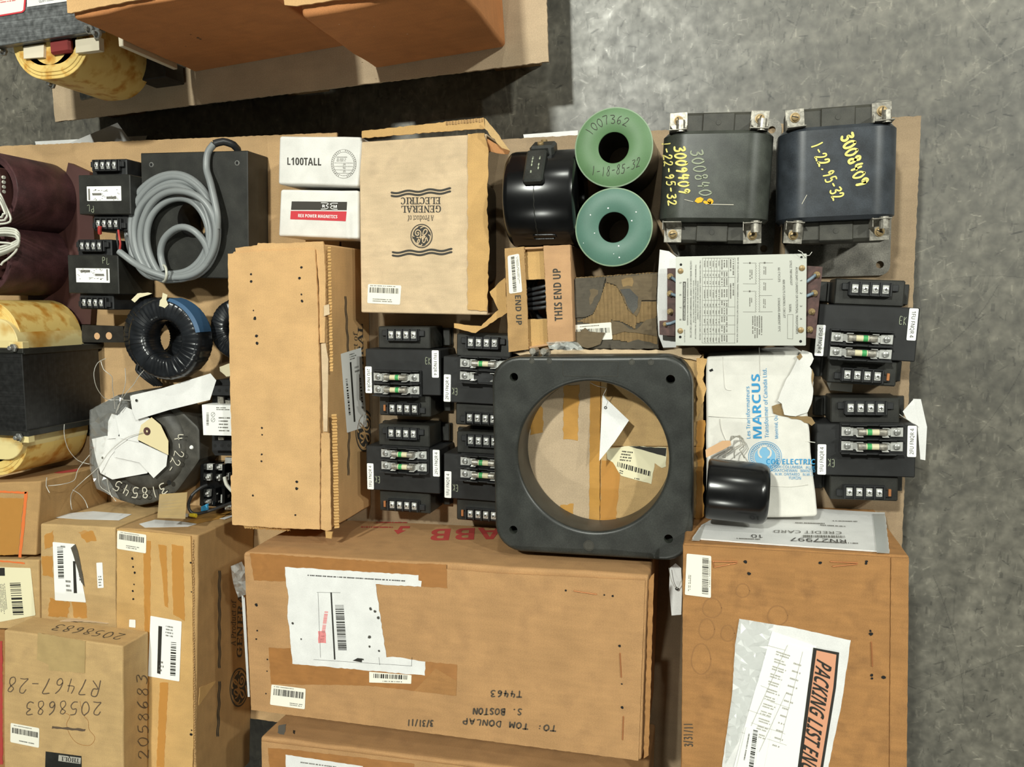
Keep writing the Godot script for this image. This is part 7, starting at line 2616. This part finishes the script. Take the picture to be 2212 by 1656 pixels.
func coil_black() -> void:
	# core: right face plane read at its foot and top edges
	var hT := 0.345
	var tr := at(px("d", 165, 470), hT)
	var br := at(px("d", 180, 1035), hT)
	var x1 := (tr.x + br.x) / 2
	var z0 := tr.z
	var z1 := br.z
	var cz := (z0 + z1) / 2
	var x0 := x1 - 0.22
	var t := thing("coil_transformer", "yellow coil transformer with black laminated core and steel flanges", "transformer", Vector3((x0 + x1) / 2, SHEET, cz))
	var b := Bag.new()
	box(b, frame(Vector3((x0 + x1) / 2, (0.145 + hT) / 2, cz)), Vector3(x1 - x0, hT - 0.145, z1 - z0), 0.0012)
	part("core", b, mats.core_black, t)
	for e in [[z0 - 0.004, -1], [z1 + 0.004, 1]]:
		b = Bag.new()
		for y in [hT - 0.012, 0.152]:
			box(b, frame(Vector3((x0 + x1) / 2, y, e[0])), Vector3(x1 - x0 + 0.012, 0.03, 0.010), 0.001)
		box(b, frame(Vector3(x1 + 0.002, (0.14 + hT) / 2, e[0] - e[1] * 0.001)), Vector3(0.008, hT - 0.14, 0.012), 0.001)
		box(b, frame(Vector3((x0 + x1) / 2, 0.139, e[0] + e[1] * 0.018)), Vector3(x1 - x0, 0.006, 0.04), 0.001)
		part("flange", b, mats.black, t)
		b = Bag.new()
		box(b, frame(Vector3(x1 - 0.012, hT - 0.006, e[0] + e[1] * 0.008)), Vector3(0.034, 0.016, 0.020), 0.001)
		part("insulating_channel", b, mats.varnished_light, t)
		b = Bag.new()
		var q := Vector3(x1 - 0.012, hT + 0.004, e[0] + e[1] * 0.006)
		slab(b, frame(q), circle(0.0085, 6), 0.006, 0.001)
		cyl(b, frame(q), 0.0045, 0.014, 0.001, 12)
		part("bolt", b, mats.steel, t)
	# coil standing round the middle leg
	var zt := at(px("d", 250, 92), 0.26).z
	var zb := at(px("d", 330, 1318), 0.26).z
	var xr := at(px("d", 578, 350), 0.165).x
	winding(t, Vector3(xr - 0.105, 0, (zt + zb) / 2), Vector2(0.105, (zb - zt) / 2), 0.085, 0.160, 0.318, 6, 0.007, mats.varnished)
	b = Bag.new()
	slab(b, frame(Vector3(xr - 0.105, 0.160, (zt + zb) / 2)), round_rect(0.216, (zb - zt) - 0.075, 0.05, 8), 0.170, 0.001, true)
	part("barrier_sleeve", b, mats.varnished_light, t)


func octagon_unit() -> void:
	var h := 0.215
	var t := thing("octagonal_transformer", "grey octagonal window transformer in a torn clear bag with chalked numbers", "transformer", at(px("d", 1030, 1150), SHEET))
	var poly := []
	for p in pts("d", [642, 880, 835, 772, 1010, 735, 1180, 790, 1290, 880, 1425, 1010, 1428, 1235, 1262, 1465, 1090, 1545, 985, 1565, 850, 1525, 690, 1440, 648, 1300]):
		poly.append(at(p, h - 0.012))
	var c := at(px("d", 1020, 1150), h)
	var inner := []
	var outer := []
	var N := 96
	var pp := PackedVector2Array()
	for p in poly:
		pp.append(Vector2(p.x, p.z))
	var r_in := 0.0615
	var cx := at(px("d", 1020, 1130), h)
	for i in N:
		var a := TAU * i / N
		var dir := Vector2(cos(a), sin(a))
		inner.append(Vector3(cx.x + dir.x * r_in, h, cx.z + dir.y * r_in))
		var hit: Variant = null
		for k in pp.size():
			var s: Variant = Geometry2D.segment_intersects_segment(Vector2(cx.x, cx.z), Vector2(cx.x, cx.z) + dir, pp[k], pp[(k + 1) % pp.size()])
			if s != null:
				hit = s
		outer.append(Vector3(hit.x, h, hit.y))
	var b := Bag.new()
	ring_solid(b, outer, inner, SHEET + 0.002, h - 0.012, 0.004)
	b.smooth(30)
	part("frame", b, mats.octagon, t)
	b = Bag.new()
	lathe(b, frame(Vector3(cx.x, h - 0.02, cx.z)), [r_in + 0.001, 0, 0.1, 0, 0.1, 0.006, 0.092, 0.016, 0.08, 0.020, r_in + 0.006, 0.020, r_in + 0.001, 0.015], 72, true)
	part("ring_winding", b, mats.octagon, t)
	for p in [[1370, 1145, 0.0045], [905, 300, 0.0]]:
		if p[2] > 0:
			b = Bag.new()
			lathe(b, frame(at(px("d", p[0], p[1]), h - 0.012)), [0, 0.003, p[2] * 0.7, 0.0026, p[2], 0], 16)
			part("nylon_bolt", b, mats.label_white, t)
	b = Bag.new()
	lathe(b, frame(at(px("d", 1210, 1397), h + 0.0003)), [0, 0.0002, 0.0055, 0.0002], 20)
	part("bolt_hole", b, mats.black_hole, t)
	b = Bag.new()
	# numbers chalked round the ring, read from the far side
	var f := func(p: Vector2) -> Vector3:
		var a := deg_to_rad(lerpf(58.0, 128.0, p.x))
		var rr := lerpf(292.0, 362.0, p.y)
		return at(px("d", 1020 + cos(a) * rr * 1.02, 1130 + sin(a) * rr * 1.05), h + 0.0006)
	hand_bag(b, "318545", f, Vector3.UP, 0.0021, 5)
	part("handwriting", b, mats.chalk_white, t)
	b = Bag.new()
	var f2 := func(p: Vector2) -> Vector3:
		var a := deg_to_rad(lerpf(-18.0, 45.0, p.x))
		var rr := lerpf(225.0, 290.0, p.y)
		return at(px("d", 1020 + cos(a) * rr * 1.02, 1130 + sin(a) * rr * 1.05), h + 0.0006)
	hand_bag(b, "4-22-", f2, Vector3.UP, 0.0017, 9)
	part("handwriting", b, mats.chalk_white, t)
	# bag: loose clear film over the left half
	b = Bag.new()
	crumple(b, pts("d", [640, 880, 835, 770, 930, 830, 900, 900, 800, 950, 760, 1080, 700, 1330, 780, 1380, 860, 1520, 690, 1440, 642, 1300]), h + 0.008, 0.004, 9)
	part("clear_bag", b, mats.film, t)
	# tags and papers stuffed into the window
	var g := "paper tags in the octagonal window"
	for e in [["white paper tag with folded corner in the octagonal window", [900, 855, 1060, 930, 1090, 950, 990, 1100, 1000, 1110, 860, 1080, 830, 930], 0.226, "paper_sheet"], ["white paper tag lying flat in the octagonal window", [800, 905, 905, 935, 870, 1010, 840, 1080, 770, 1085, 775, 960], 0.222, "paper_sheet"], ["broad white paper tag with punched hole over the octagonal window", [658, 1085, 760, 1062, 830, 1080, 1020, 1150, 1200, 1200, 1190, 1255, 1060, 1310, 1055, 1330, 805, 1375, 720, 1330, 690, 1240], 0.219, "paper_sheet"], ["white paper slip bent across the octagonal window", [830, 1060, 985, 1100, 1200, 1200, 1190, 1280, 1100, 1365, 1000, 1255, 820, 1215], 0.2235, "paper_sheet"], ["manila tag with red-brown eyelet in the octagonal window", [1010, 985, 1085, 930, 1150, 985, 1205, 1100, 1205, 1200, 985, 1090], 0.2275, "manila"]]:
		var o := thing("paper_tag", e[0], "tag", at(px("d", e[1][0], e[1][1]), e[2]), g)
		var pb := Bag.new()
		patch(pb, pts("d", e[1]), level(e[2]), 0.0005, 0.0)
		part("card", pb, mats[e[3]], o)
		if e[3] == "manila":
			pb = Bag.new()
			lathe(pb, frame(at(px("d", 1052, 1030), e[2] + 0.0006)), [0.0026, 0, 0.0085, 0, 0.0085, 0.0006, 0.0026, 0.0006], 20, true)
			part("eyelet", pb, mats.bakelite, o)
		if e[1][0] == 658:
			pb = Bag.new()
			lathe(pb, frame(at(px("d", 733, 1220), e[2] + 0.0006)), [0, 0.0002, 0.0028, 0.0002], 14)
			part("punched_hole", pb, mats.ink_grey, o)
	var lt := thing("paper_tag", "long white paper tag with small punched hole below the taped rings", "tag", at(px("d", 1250, 790), 0.23))
	b = Bag.new()
	patch3(b, [at(px("d", 930, 775), 0.236), at(px("d", 1150, 725), 0.238), at(px("d", 1540, 610), 0.215), at(px("d", 1580, 660), 0.215), at(px("d", 1520, 802), 0.222), at(px("d", 1200, 880), 0.238), at(px("d", 970, 950), 0.236), at(px("d", 945, 880), 0.236)], Vector3(0.03, 1, 0.02).normalized(), 0.0005, 0.0)
	part("card", b, mats.paper_sheet, lt)
	b = Bag.new()
	lathe(b, frame(at(px("d", 976, 810), 0.2378)), [0, 0.0002, 0.003, 0.0002], 14)
	part("punched_hole", b, mats.ink, lt)
	# thin tie wires
	var wires := [[[757, 510, .3], [700, 540, .3], [672, 610, .3], [685, 700, .29], [725, 770, .27], [770, 803, .25], [860, 805, .242], [930, 810, .24]], [[722, 530, .3], [742, 590, .3], [800, 640, .29], [805, 720, .27], [815, 790, .25], [822, 870, .235]], [[1060, 560, .26], [990, 640, .26], [960, 690, .255], [900, 760, .25], [850, 840, .24], [830, 900, .235]], [[895, 580, .27], [898, 680, .265], [870, 790, .25], [840, 880, .24]], [[460, 980, .3], [460, 1060, .3], [490, 1160, .28], [560, 1240, .25], [640, 1265, .235]], [[1020, 1040, .232], [900, 1080, .232], [780, 1180, .23], [700, 1290, .235], [600, 1380, .25], [520, 1460, .29], [505, 1530, .335], [515, 1590, .335]], [[640, 1200, .235], [560, 1300, .27], [530, 1380, .3], [440, 1410, .33], [345, 1420, .34]], [[520, 1450, .30], [570, 1480, .31], [610, 1530, .332], [628, 1578, .335]], [[335, 1360, .346], [330, 1420, .347], [355, 1470, .347]], [[700, 1310, .24], [715, 1420, .225], [780, 1470, .222], [830, 1530, .225]], [[765, 1370, .228], [780, 1450, .224], [800, 1500, .224]]]
	var wire_names := ["looped tie wire curling up from the long white tag", "kinked tie wire rising beside the black laminated core", "tie wire running from the taped ring to the octagonal window", "straight tie wire standing by the black steel flange", "tie wire arcing out over the yellow coil", "long tie wire from the manila tag eyelet down to the cartons", "tie wire reaching onto the carton with the orange line", "short forked tie wire over the brown carton edge", "stub of tie wire lying on the carton with the orange line", "tie wire drooping over the clear bag", "short tie wire under the broad white tag"]
	for wi in wires.size():
		var w: Array = wires[wi]
		var o := thing("tie_wire", wire_names[wi], "wire", at(px("d", w[0][0], w[0][1]), w[0][2]), "thin tie wires on the paper tags")
		b = Bag.new()
		var p3 := []
		for k in w:
			p3.append(at(px("d", k[0], k[1]), k[2]))
		tube(b, curve(p3), 0.0007, 5)
		part("wire", b, mats.thin_wire, o)


func contactors() -> void:
	var c := at(px("u", 330, 980), SHEET)
	var t := thing("contactor", "black contactor with white printed front plate beside the golden long carton", "contactor", c)
	var b := Bag.new()
	patch(b, pts("u", [185, 715, 210, 700, 480, 700, 480, 1225, 205, 1220, 185, 1190]), level(0.212), 0.076, -0.076)
	part("body", b, mats.black_matt, t)
	for e in [[[168, 742, 480, 745, 480, 810, 168, 806], [188, 235, 285, 335]], [[185, 1120, 480, 1122, 480, 1190, 185, 1186], [205, 252, 300, 350]]]:
		b = Bag.new()
		patch(b, pts("u", e[0]), level(0.230), 0.03, -0.03)
		var tb := part("terminal_bar", b, mats.grey_plastic, t)
		for x in e[1]:
			var y: float = (e[0][1] + e[0][5]) / 2.0 - 2
			b = Bag.new()
			lathe(b, frame(at(px("u", x, y), 0.2302)), [0, 0.0002, 0.0035, 0.0002], 14)
			part("screw_hole", b, mats.black_hole, tb)
	b = Bag.new()
	patch(b, pts("u", [115, 872, 480, 878, 480, 1088, 125, 1080]), level(0.246), 0.05, -0.05)
	var pl := part("front_plate", b, mats.label_white, t)
	var top := level(0.246)
	b = Bag.new()
	bars(b, top, px("u", 147, 925), px("u", 147, 1015), px("u", 163, 925), 20, 0.0005)
	fine_print(b, top, px("u", 210, 910), px("u", 330, 912), px("u", 210, 885), 2, 0.0005, 1)
	for k in 5:
		fine_print(b, top, px("u", 228, 970 + k * 22), px("u", 330, 972 + k * 22), px("u", 228, 952 + k * 22), 1, 0.0005, k + 5)
	for q in [[192, 938], [192, 975]]:
		var w := []
		for i in 17:
			w.append(at(px("u", q[0] + cos(TAU * i / 16) * 13, q[1] + sin(TAU * i / 16) * 15), 0.246))
		ribbon(b, w, 0.0006, Vector3.UP, 0.0005)
		ribbon(b, [at(px("u", q[0] - 9, q[1] + 9), 0.246), at(px("u", q[0] + 9, q[1] - 9), 0.246)], 0.0006, Vector3.UP, 0.0005)
	part("plate_print", b, mats.ink_grey, pl)
	for e in [[222, 815, 262, 868], [275, 840, 325, 866], [225, 1092, 262, 1114]]:
		b = Bag.new()
		patch(b, pts("u", [e[0], e[1], e[2], e[1] + 4, e[2] + 3, e[3], e[0] + 3, e[3]]), level(0.225), 0.004, -0.004)
		part("metal_clip", b, mats.clip_metal, t)
	# fuse base with bright clips
	var f := thing("fuse_base", "black fuse base with bright clips and blue tagged wire", "fuse holder", at(px("u", 300, 1430), SHEET))
	b = Bag.new()
	patch(b, pts("u", [105, 1285, 480, 1280, 480, 1590, 100, 1565]), level(0.19), 0.05, -0.05)
	for x in [110, 190, 255, 320]:
		patch(b, pts("u", [x, 1280, x + 18, 1280, x + 16, 1400, x - 2, 1400]), level(0.21), 0.03, -0.03)
		patch(b, pts("u", [x, 1450, x + 18, 1450, x + 16, 1570, x - 2, 1570]), level(0.21), 0.03, -0.03)
	part("base", b, mats.black_gloss, f)
	for e in [[135, 1278, 60, 42], [198, 1280, 65, 42], [135, 1348, 40, 45], [198, 1350, 42, 45], [255, 1340, 45, 50], [135, 1455, 32, 50], [195, 1458, 32, 48], [125, 1525, 42, 28], [188, 1530, 40, 28], [245, 1490, 48, 58], [275, 1565, 40, 30], [275, 1235, 90, 40]]:
		b = Bag.new()
		patch(b, pts("u", [e[0], e[1], e[0] + e[2], e[1] + 2, e[0] + e[2] - 3, e[1] + e[3], e[0] - 2, e[1] + e[3] - 2]), level(0.200), 0.008, -0.008)
		box(b, frame(at(px("u", e[0] + e[2] * 0.5, e[1] + e[3] * 0.5), 0.203), 0.3), Vector3(0.008, 0.006, 0.005), 0.001)
		part("clip", b, mats.tinned, f)
	b = Bag.new()
	tube(b, curve([at(px("u", 330, 1540), 0.225), at(px("u", 200, 1590), 0.225), at(px("u", 90, 1620), 0.235), at(px("u", 40, 1610), 0.24), at(px("u", 22, 1560), 0.24), at(px("u", 50, 1490), 0.235), at(px("u", 110, 1440), 0.22), at(px("u", 150, 1425), 0.21)]), 0.0032, 8)
	part("wire", b, mats.cable_black, f)
	b = Bag.new()
	tube(b, curve([at(px("u", 272, 1370), 0.215), at(px("u", 285, 1420), 0.22), at(px("u", 330, 1470), 0.22), at(px("u", 350, 1480), 0.22)]), 0.004, 8)
	part("white_wire", b, mats.wire_white, f)
	b = Bag.new()
	for k in 4:
		box(b, frame(at(px("u", 135, 1566 + k * 11), 0.226), 0.45), Vector3(0.017, 0.006, 0.0028), 0.0005)
	part("blue_plug", b, mats.blue_plug, f)
	b = Bag.new()
	tube(b, [at(px("u", 36, 1628), 0.241), at(px("u", 76, 1634), 0.241)], 0.0044, 8)
	part("yellow_sleeve", b, mats.yellow_sleeve, f)
	b = Bag.new()
	tube(b, [at(px("u", -2, 1634), 0.241), at(px("u", 12, 1632), 0.241)], 0.004, 8)
	part("ferrule", b, mats.tinned, f)
	# curled piece of tape standing on the carton edge
	var tp := thing("tape_scrap", "curled translucent tan tape scrap standing by the fuse base", "tape", at(px("d", 1235, 1560), 0.33))
	b = Bag.new()
	var prev := []
	for i in 9:
		var s := i / 8.0
		var yy := lerpf(0.33, 0.262, s)
		var wv := 0.003 * sin(s * 6)
		var cur := [at(px("d", lerpf(1125, 1140, s), lerpf(1650, 1480, s)), yy + wv), at(px("d", lerpf(1325, 1340, s), lerpf(1656, 1466, s)), yy - wv)]
		if prev.size():
			b.quad(prev[0], prev[1], cur[1], cur[0], Vector3.UP)
		prev = cur
	part("tape", b, mats.tape_tan, tp)
	var mb := Bag.new()


func loose_goods() -> void:
	# papers on the floor behind the left pallet
	var t := thing("paper_sheet", "curled white paper sheet on the floor behind the pallets", "paper", at(px("a", 780, 1030), 0.02))
	var b := Bag.new()
	var prev := []
	for i in 11:
		var s := i / 10.0
		var y := 0.012 + 0.09 * s * s
		var cur := [at(px("a", lerpf(520, 905, s), lerpf(1108, 945, s)), y), at(px("a", lerpf(560, 1015, s), lerpf(1130, 1095, s)), y * 0.8)]
		if prev.size():
			b.quad(prev[0], prev[1], cur[1], cur[0], Vector3.UP)
		prev = cur
	b.smooth(60)
	part("sheet", b, mats.paper_sheet, t)
	t = thing("paper_sheet", "flat white paper edge on the floor beside the curled sheet", "paper", at(px("a", 500, 1100), 0.004))
	b = Bag.new()
	patch(b, pts("a", [270, 1090, 1135, 1045, 1110, 1110, 700, 1130, 280, 1125]), level(0.004), 0.0006, 0.0)
	part("sheet", b, mats.paper_sheet, t)
	t = thing("paper_sheet", "white paper sticking out behind the black cylinder and light green ring", "paper", at(px("i", 600, 290), 0.02))
	b = Bag.new()
	patch3(b, [at(px("i", 292, 292), 0.10), at(px("i", 780, 255), 0.10), at(px("i", 780, 330), 0.10), at(px("i", 300, 330), 0.10)], Vector3.UP, 0.0008, 0.0)
	part("sheet", b, mats.paper_sheet, t)
	# paper behind the engraved plate
	t = thing("paper_sheet", "white paper sheet standing between the grimy carton and engraved plate", "paper", at(px("l", 230, 700), 0.25))
	b = Bag.new()
	patch3(b, [at(px("l", 140, 105), 0.262), at(px("l", 250, 125), 0.262), at(px("l", 335, 190), 0.262), at(px("l", 335, 1270), 0.262), at(px("l", 180, 1275), 0.262), at(px("l", 125, 1130), 0.262), at(px("l", 108, 800), 0.262), at(px("l", 120, 400), 0.262)], Vector3.UP, 0.0008, 0.0)
	part("sheet", b, mats.paper_sheet, t)
	t = thing("paper_sheet", "narrow white paper slip leaning on the potential transformer and engraved plate", "paper", at(px("l", 300, 100), 0.2))
	b = Bag.new()
	patch3(b, [at(px("l", 215, -10), 0.22), at(px("l", 320, -15), 0.22), at(px("l", 350, 165), 0.25), at(px("l", 290, 120), 0.25)], Vector3.UP, 0.0008, 0.0)
	part("sheet", b, mats.paper_sheet, t)
	# white tag by the right hand control transformer
	t = thing("paper_tag", "folded white paper tag hanging over the sheet edge", "tag", at(px("m", 740, 1050), 0.17))
	b = Bag.new()
	patch3(b, [at(px("m", 680, 970), 0.185), at(px("m", 745, 890), 0.18), at(px("m", 768, 1060), 0.172), at(px("m", 700, 1020), 0.18)], Vector3(0.1, 1, 0).normalized(), 0.0006, 0.0)
	patch3(b, [at(px("m", 745, 890), 0.18), at(px("m", 770, 888), 0.165), at(px("m", 785, 1060), 0.15), at(px("m", 775, 1270), 0.15), at(px("m", 760, 1268), 0.16), at(px("m", 766, 1060), 0.172)], Vector3(0.5, 0.86, 0).normalized(), 0.0006, 0.0)
	part("card", b, mats.paper_sheet, t)
	b = Bag.new()
	tube(b, curve([at(px("m", 635, 930), 0.2), at(px("m", 650, 980), 0.2), at(px("m", 690, 1010), 0.195), at(px("m", 755, 1055), 0.182)]), 0.0006, 5)
	tube(b, curve([at(px("m", 640, 890), 0.2), at(px("m", 632, 950), 0.2), at(px("m", 670, 1000), 0.195), at(px("m", 720, 1030), 0.185)]), 0.0006, 5)
	part("wire", b, mats.thin_wire, t)
	# film strip between the right hand transformers
	t = thing("film_strip", "pale clear film strip between the two sheet-edge transformers", "film", at(px("m", 280, 815), SHEET + 0.02))
	b = Bag.new()
	patch(b, pts("m", [195, 785, 362, 798, 355, 848, 215, 835]), level(0.165), 0.0006, 0.0)
	part("film", b, mats.film_silver, t)
	# crumpled clear film on the grimy carton
	t = thing("clear_film", "crumpled clear film by the grimy carton and square window", "film", at(px("k", 860, 1370), 0.27))
	b = Bag.new()
	crumple(b, pts("k", [660, 1320, 860, 1300, 1040, 1320, 1115, 1412, 960, 1420, 700, 1400]), 0.300, 0.006, 4)
	part("film", b, mats.film_milky, t)
	# tag in the gap between the lower cartons
	t = thing("paper_tag", "rounded white tag with black hole in the gap between the lower cartons", "tag", at(px("r", 170, 550), 0.28))
	b = Bag.new()
	patch3(b, [at(px("r", 135, 420), 0.262), at(px("r", 170, 392), 0.262), at(px("r", 205, 420), 0.262), at(px("r", 210, 560), 0.27), at(px("r", 205, 715), 0.275), at(px("r", 145, 720), 0.275), at(px("r", 130, 560), 0.27)], Vector3(0, 1, -0.1).normalized(), 0.0006, 0.0)
	part("card", b, mats.paper_sheet, t)
	b = Bag.new()
	lathe(b, frame(at(px("r", 179, 549), 0.2745)), [0, 0.0002, 0.0032, 0.0002], 14)
	part("punched_hole", b, mats.ink, t)
	b = Bag.new()
	tube(b, curve([at(px("r", 130, 420), 0.28), at(px("r", 145, 500), 0.282), at(px("r", 180, 550), 0.279), at(px("r", 205, 500), 0.28)]), 0.0006, 5)
	part("wire", b, mats.thin_wire, t)
	# stray wires by the base plate of the second potential transformer
	t = thing("tie_wire", "short bright tie wire at the corner of the engraved plate", "wire", at(px("j", 1280, 1280), 0.3))
	b = Bag.new()
	tube(b, curve([at(px("j", 1195, 1255), 0.306), at(px("j", 1225, 1270), 0.308), at(px("j", 1245, 1300), 0.306), at(px("j", 1285, 1295), 0.308), at(px("j", 1305, 1268), 0.306)]), 0.0006, 5)
	part("wire", b, mats.thin_wire, t)
